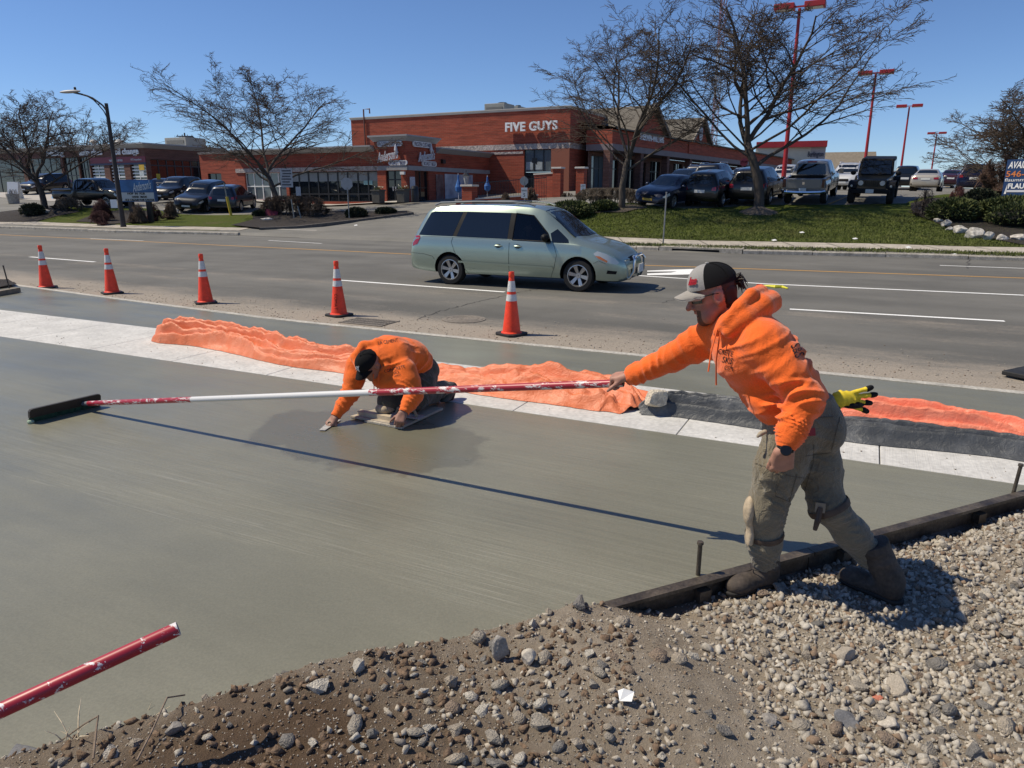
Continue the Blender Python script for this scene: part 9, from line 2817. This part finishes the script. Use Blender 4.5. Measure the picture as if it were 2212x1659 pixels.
MB().add([tip - ts_ * .02,tip + ts_ * .03,hl_ + ts_ * .05,hl_ - ts_ * .04,tip - ts_ * .02 + Vector((0,0,.004)),tip + ts_ * .03 + Vector((0,0,.004)),hl_ + ts_ * .05 + Vector((0,0,.004)),hl_ - ts_ * .04 + Vector((0,0,.004))],[(4,5,6,7),(0,1,5,4),(1,2,6,5),(2,3,7,6),(3,0,4,7)]).build('blade',mat('cement_steel',(.42,.41,.38),.5,var=.3,scale=40),tr)
rk2 = Vector(rw2) + Vector(hdir).normalized() * .06
MB().tube([hl_.lerp(tip,.45) + Vector((0,0,.0)),hl_.lerp(tip,.4) + Vector((0,0,.05)),rk2 + td * -.03,rk2 + td * .07],[.006,.010,.017,.015],8).build('grip',mat('worn_wood',(.30,.24,.17),.8,var=.2,scale=30),tr,smooth=True)
ft = thing('steel_float','steel finishing float held on the kneeling board','float')
fa,fb = G(848,893,.175),G(912,903,.175); fd = (fb - fa).normalized(); fs_ = Vector((-fd.y,fd.x,0)) * .05
MB().add([fa - fs_,fb - fs_,fb + fs_,fa + fs_] + [p + Vector((0,0,.004)) for p in (fa - fs_,fb - fs_,fb + fs_,fa + fs_)],[(4,5,6,7),(0,1,5,4),(1,2,6,5),(2,3,7,6),(3,0,4,7),(3,2,1,0)]).build('blade',mat('cement_steel',(.42,.41,.38)),ft)
m_ = fa.lerp(fb,.5); MB().tube([m_ - fd * .11 + Vector((0,0,.005)),m_ - fd * .09 + Vector((0,0,.055)),m_ + fd * .07 + Vector((0,0,.055)),m_ + fd * .10 + Vector((0,0,.005))],.013,8).build('handle',mat('worn_wood',(.30,.24,.17)),ft,smooth=True)
# ================================================================== broom,poles,tarps
def make_scuffed(name,c,flake,lo_=.50,hi_=.60):
 m,nt,b = newmat(name); n1 = noise(nt,26,6,rough=.75,mapping=((.45,1,1),(0,0,ROAD_ANG))); n2 = noise(nt,5,3)
 f = ramp(nt,mth(nt,'ADD',mth(nt,'MULTIPLY',n1,.75),mth(nt,'MULTIPLY',n2,.25)),lo_,hi_)
 nt.links.new(attr_mix(nt,c,flake,f),b.inputs['Base Color']); b.inputs['Roughness'].default_value = .4; return m
M_PR = make_scuffed('scuffed_red_tube',(.36,.018,.035),(.66,.62,.60),.53,.56)
M_PW = make_scuffed('scuffed_white_tube',(.66,.66,.65),(.16,.15,.14),.66,.70)
br = thing('concrete_broom','long red and white broom pole with dark green bristle head dragged over the slab','broom')
Lp = (POLE1 - POLE0).length
def along(px):     # where the pole passes a pixel column
 best = min((abs(proj(POLE0.lerp(POLE1,k / 2000))[0] - px),k / 2000) for k in range(2001)); return POLE0.lerp(POLE1,best[1])
pts = [POLE0 - pd * .035,along(800),along(415),along(192),POLE1]
for a,b_,m_,r in ((0,1,M_PR,.0225),(1,2,M_PW,.0222),(2,3,M_PR,.0226),(3,4,mat('grey_socket',(.16,.17,.19),.5,var=.3,scale=30),.020)):
 A_,B_ = pts[a],pts[b_]; n = 10
 MB().tube([A_.lerp(B_,k / n) for k in range(n + 1)],r,16).build('pole_section',m_,br,smooth=True)
MB().tube([pts[0] - pd * .003,pts[0] + pd * .02],.017,14).build('bore',M_BLK,br)
ba,bb = G(72,893,.20),G(205,862,.20); bd_ = (bb - ba); bd_.z = 0; bdn = bd_.normalized(); bn = Vector((bdn.y,-bdn.x,0)); Lb = bd_.length + .08
bc0 = ba - bdn * .04; tilt = Vector((0,0,1)) * .95 - bn * -.25
def bar_pts(h0,h1,th,L0=0.0): return h0,h1
prf = []
for k in range(9): a = PI / 2 + PI * k / 8; prf.append((.03 + .03 * math.cos(a),.045 + .03 * math.sin(a)))
poly = [(.0,.015),(.0,.075),(.012,.092),(.03,.095),(Lb - .03,.095),(Lb - .012,.092),(Lb,.075),(Lb,.015)]
Mb = frame(bdn,Vector((0,0,1)) * .97 + bn * .24,bn,Vector((bc0.x,bc0.y,.155)))
MB().prism(poly,.03,Mb,z0=-.015).build('block',mat('broom_block',(.028,.022,.018),.6,var=.2,scale=20),br)
bt = MB(); rr = random.Random(6)
for k in range(900):
 x = rr.uniform(.005,Lb - .005); z = rr.uniform(-.011,.011); p0 = Mb @ Vector((x,.016,z)); p1 = Vector((p0.x + bn.x * -.03 + rr.uniform(-.012,.012),p0.y + bn.y * -.03 + rr.uniform(-.012,.012),.1225)); s_ = bdn * .0035
 bt.add([p0 - s_,p0 + s_,p1 + s_,p1 - s_],[(0,1,2,3)])
bt.build('bristles',mat('green_bristle',(.030,.085,.055),.8,var=.3,scale=30),br)
MB().ell(Mb @ Vector((.01,-.01,0)) + Vector((0,0,-.012)),(.028,.028,.02),9,6).build('slurry_lump',mat('green_slurry',(.32,.42,.30),.8,var=.2,scale=60),br)
MB().tube([POLE1,POLE1 + pd * .05],[.022,.012],10).build('socket',M_BOOT,br,smooth=True)
t2 = thing('red_pole','scuffed red tube with open end leaning out over the soil heap','pole')
e1_ = Vector(PW(385,1358,2.02)); e0_ = Vector(PW(-260,1655,1.62)); dd = (e1_ - e0_).normalized(); n = 12
P = [e0_.lerp(e1_,k / n) for k in range(n + 1)]
MB().tube(P,.0235,20,cap=False).build('tube',make_scuffed('scuffed_red_tube_near',(.36,.018,.035),(.70,.66,.66),.555,.575),t2,smooth=True)
MB().tube([e1_ - dd * .25,e1_ + dd * .0005],.0205,20,cap=False).build('inner_wall',M_BLK,t2)
Mx = dd.to_track_quat('Z','Y').to_matrix(); mb = MB().lathe([(.0205,0),(.0215,.0015),(.0235,.0)],(0,0,0),20,cap=False); mb.v = [Mx @ p + e1_ for p in mb.v]; mb.build('cut_edge',mat('bare_aluminium',(.5,.5,.5),.4,metal=.6),t2)
def make_tarp(name,c1,c2):
 m,nt,b = newmat(name); n1 = noise(nt,4,6,rough=.65); n2 = noise(nt,38,5,rough=.8); n3 = noise(nt,14,4,rough=.7,dist=.8)
 c = attr_mix(nt,c1,c2,ramp(nt,n1,.42,.72)); c = attr_mix(nt,c,tuple(min(1,q * 1.25 + .06) for q in c2),mth(nt,'MULTIPLY',ramp(nt,n2,.60,.74),.5))
 nt.links.new(c,b.inputs['Base Color']); b.inputs['Roughness'].default_value = .42; b.inputs['Specular IOR Level'].default_value = .4
 set_bump(nt,b,mth(nt,'ADD',n3,mth(nt,'MULTIPLY',n2,.35)),.55,.02); return m
M_TARP = make_tarp('orange_tarp',(.72,.19,.075),(.78,.27,.14)); M_TARP2 = make_tarp('salmon_tarp',(.82,.22,.125),(.84,.29,.18)); M_GREY = make_tarp('grey_blanket',(.062,.066,.070),(.125,.13,.135)); M_DNV = make_tarp('navy_edge',(.03,.045,.075),(.08,.11,.16))
def tarp(name,label,mt,path,seed,cat='tarp',ridges=5,amp=.05,z0=.126,lap=1.0):
 """path: (px, py of the middle line, half width m, height m); section is a folded bundle"""
 rs = np.random.RandomState(seed)
 C = [G(x,y,z0) for x,y,w,h in path]; Wd = [p[2] for p in path]; Ht = [p[3] for p in path]
 s = np.concatenate([[0],np.cumsum([(C[i + 1] - C[i]).length for i in range(len(C) - 1)])])
 n = int(s[-1] / .012); u = np.linspace(0,s[-1],n)
 cx_ = Car.mono(s,np.array([c.x for c in C]),u); cy_ = Car.mono(s,np.array([c.y for c in C]),u); w = Car.mono(s,np.array(Wd),u); h = Car.mono(s,np.array(Ht),u)
 tx,ty = np.gradient(cx_),np.gradient(cy_); L = np.hypot(tx,ty); nx,ny = -ty / L,tx / L
 m = 64; v = np.linspace(-1,1,m)
 UU,VV = np.meshgrid(u,v,indexing='ij')
 wob = .22 * vnoise(np.column_stack([UU.ravel() * 1.1,VV.ravel() * .6]),seed,3).reshape(UU.shape)
 q = (VV + wob)
 prof = np.clip(1 - np.abs(VV) ** 3.0,0,1) ** .6
 fold = np.zeros_like(UU)
 for k in range(ridges):
  c0 = rs.uniform(-.8,.8); sl = rs.uniform(-.25,.25); wd = rs.uniform(.09,.20); a = rs.uniform(.45,1.0)
  cen = c0 + sl * (UU - s[-1] / 2) * .5 + .28 * vnoise(np.column_stack([UU.ravel() * 1.3,np.full(UU.size,k * 3.7)]),seed + k,3).reshape(UU.shape)
  fold = np.maximum(fold,a * np.exp(-np.abs((q - cen) / wd) ** 1.5))
 A_,B_ = UU,VV * w[:,None]
 def zig(t): return np.abs((t % 1.0) * 2 - 1)
 cr = np.zeros_like(UU)
 for k in range(7):
  an = rs.uniform(-.75,.75) if k < 4 else rs.uniform(0,PI); f = rs.uniform(2.2,4.5) if k < 4 else rs.uniform(5,10)
  dx_,dy_ = math.sin(an),math.cos(an)
  wrp = .5 * vnoise(np.column_stack([A_.ravel() * 1.1,B_.ravel() * 1.6]),seed + 20 + k,2).reshape(UU.shape)
  msk = np.clip(.55 + 1.1 * vnoise(np.column_stack([A_.ravel() * 1.4,B_.ravel() * 2.2]),seed + 40 + k,2).reshape(UU.shape),0,1)
  cr += zig(f * (A_ * dx_ + B_ * dy_) + wrp + rs.rand()) * msk * (3.0 / f)
 cr = cr / 2.2; cr2 = zig(14 * (A_ * .4 + B_ * .9) + 1.5 * vnoise(np.column_stack([A_.ravel() * 4,B_.ravel() * 4]),seed,2).reshape(UU.shape))
 env = np.clip(np.minimum(u,s[-1] - u) / .07,0,1) ** .5
 Z = z0 + prof * (h[:,None] * (.22 + .85 * fold) * (.35 + .65 * env[:,None]) + amp * 1.5 * (cr - .4) + .004 * cr2)
 Z = np.maximum(Z,z0 + .003)
 edge = .12 * vnoise(np.column_stack([UU.ravel() * 2.2,np.sign(VV.ravel()) * 3]),seed + 3,3).reshape(UU.shape)
 off = VV * (w[:,None] * (1 + edge)) + .02 * (cr - .5)
 X = cx_[:,None] + nx[:,None] * off; Y = cy_[:,None] + ny[:,None] * off
 V = np.stack([X,Y,Z],-1).reshape(-1,3); I = np.arange(n * m).reshape(n,m)
 F = np.stack([I[:-1, :-1].ravel(),I[1:, :-1].ravel(),I[1:,1:].ravel(),I[:-1,1:].ravel()],1)
 o = mesh_obj(name,V,F,mt,None,smooth=True)
 return tag(o,label,cat)
tarp('orange_tarp','crumpled orange tarp roll lying along the pale sidewalk behind the kneeling worker',M_TARP,[(352,731,.20,.26),(380,733,.27,.32),(430,737,.27,.30),(540,754,.28,.28),(650,778,.30,.24),(760,792,.30,.20),(860,806,.30,.17),(960,818,.32,.15),(1080,834,.38,.19),(1180,845,.42,.24),(1280,858,.42,.22),(1350,872,.36,.15),(1385,884,.26,.05)],3,ridges=6,amp=.06)
tarp('grey_blanket','grey curing blanket folded in two rolls lying past the end of the orange tarp',M_GREY,[(1378,884,.16,.08),(1440,884,.22,.17),(1540,893,.25,.18),(1640,908,.26,.17),(1760,925,.26,.15),(1880,938,.27,.14),(2000,950,.27,.15),(2120,962,.27,.15),(2260,980,.27,.14),(2420,1000,.26,.10)],7,ridges=4,amp=.035,cat='blanket')
tarp('salmon_tarp','salmon orange tarp folded over the grey blanket beside the yellow gloves',M_TARP2,[(1790,900,.16,.18),(1850,905,.22,.25),(1950,916,.24,.24),(2050,928,.24,.22),(2150,941,.22,.17),(2260,960,.20,.12),(2400,985,.18,.08)],12,ridges=4,amp=.035)
rk_ = rock('concrete_chunk',0,0,.23,'rough broken concrete chunk weighing down the tarp ends',mat('broken_concrete',(.54,.48,.38),.95,var=.35,scale=28,bump=1.0,bscale=60,bdist=.02),77,.3,loc=G(1420,866,.25),z=.24,dims=(1.25,.8,.7),cat='rubble')
c0 = G(15,628,.1); tag(MB().bar(G(-40,640,.14),G(38,626,.12),.12,.09).build('edge_board',mat('old_board',(.20,.17,.13),.9,var=.3,scale=8)),'weathered edge board at the soil corner by the first cone','board')
s_ = clip_sheet('soil_corner',[G(-200,600,0).xy,G(20,614,0).xy,G(38,624,0).xy,G(-60,642,0).xy,G(-300,650,0).xy],.25,lambda P: .10 + .05 * np.abs(vnoise(P * 3,4,4)),M_MULCH)
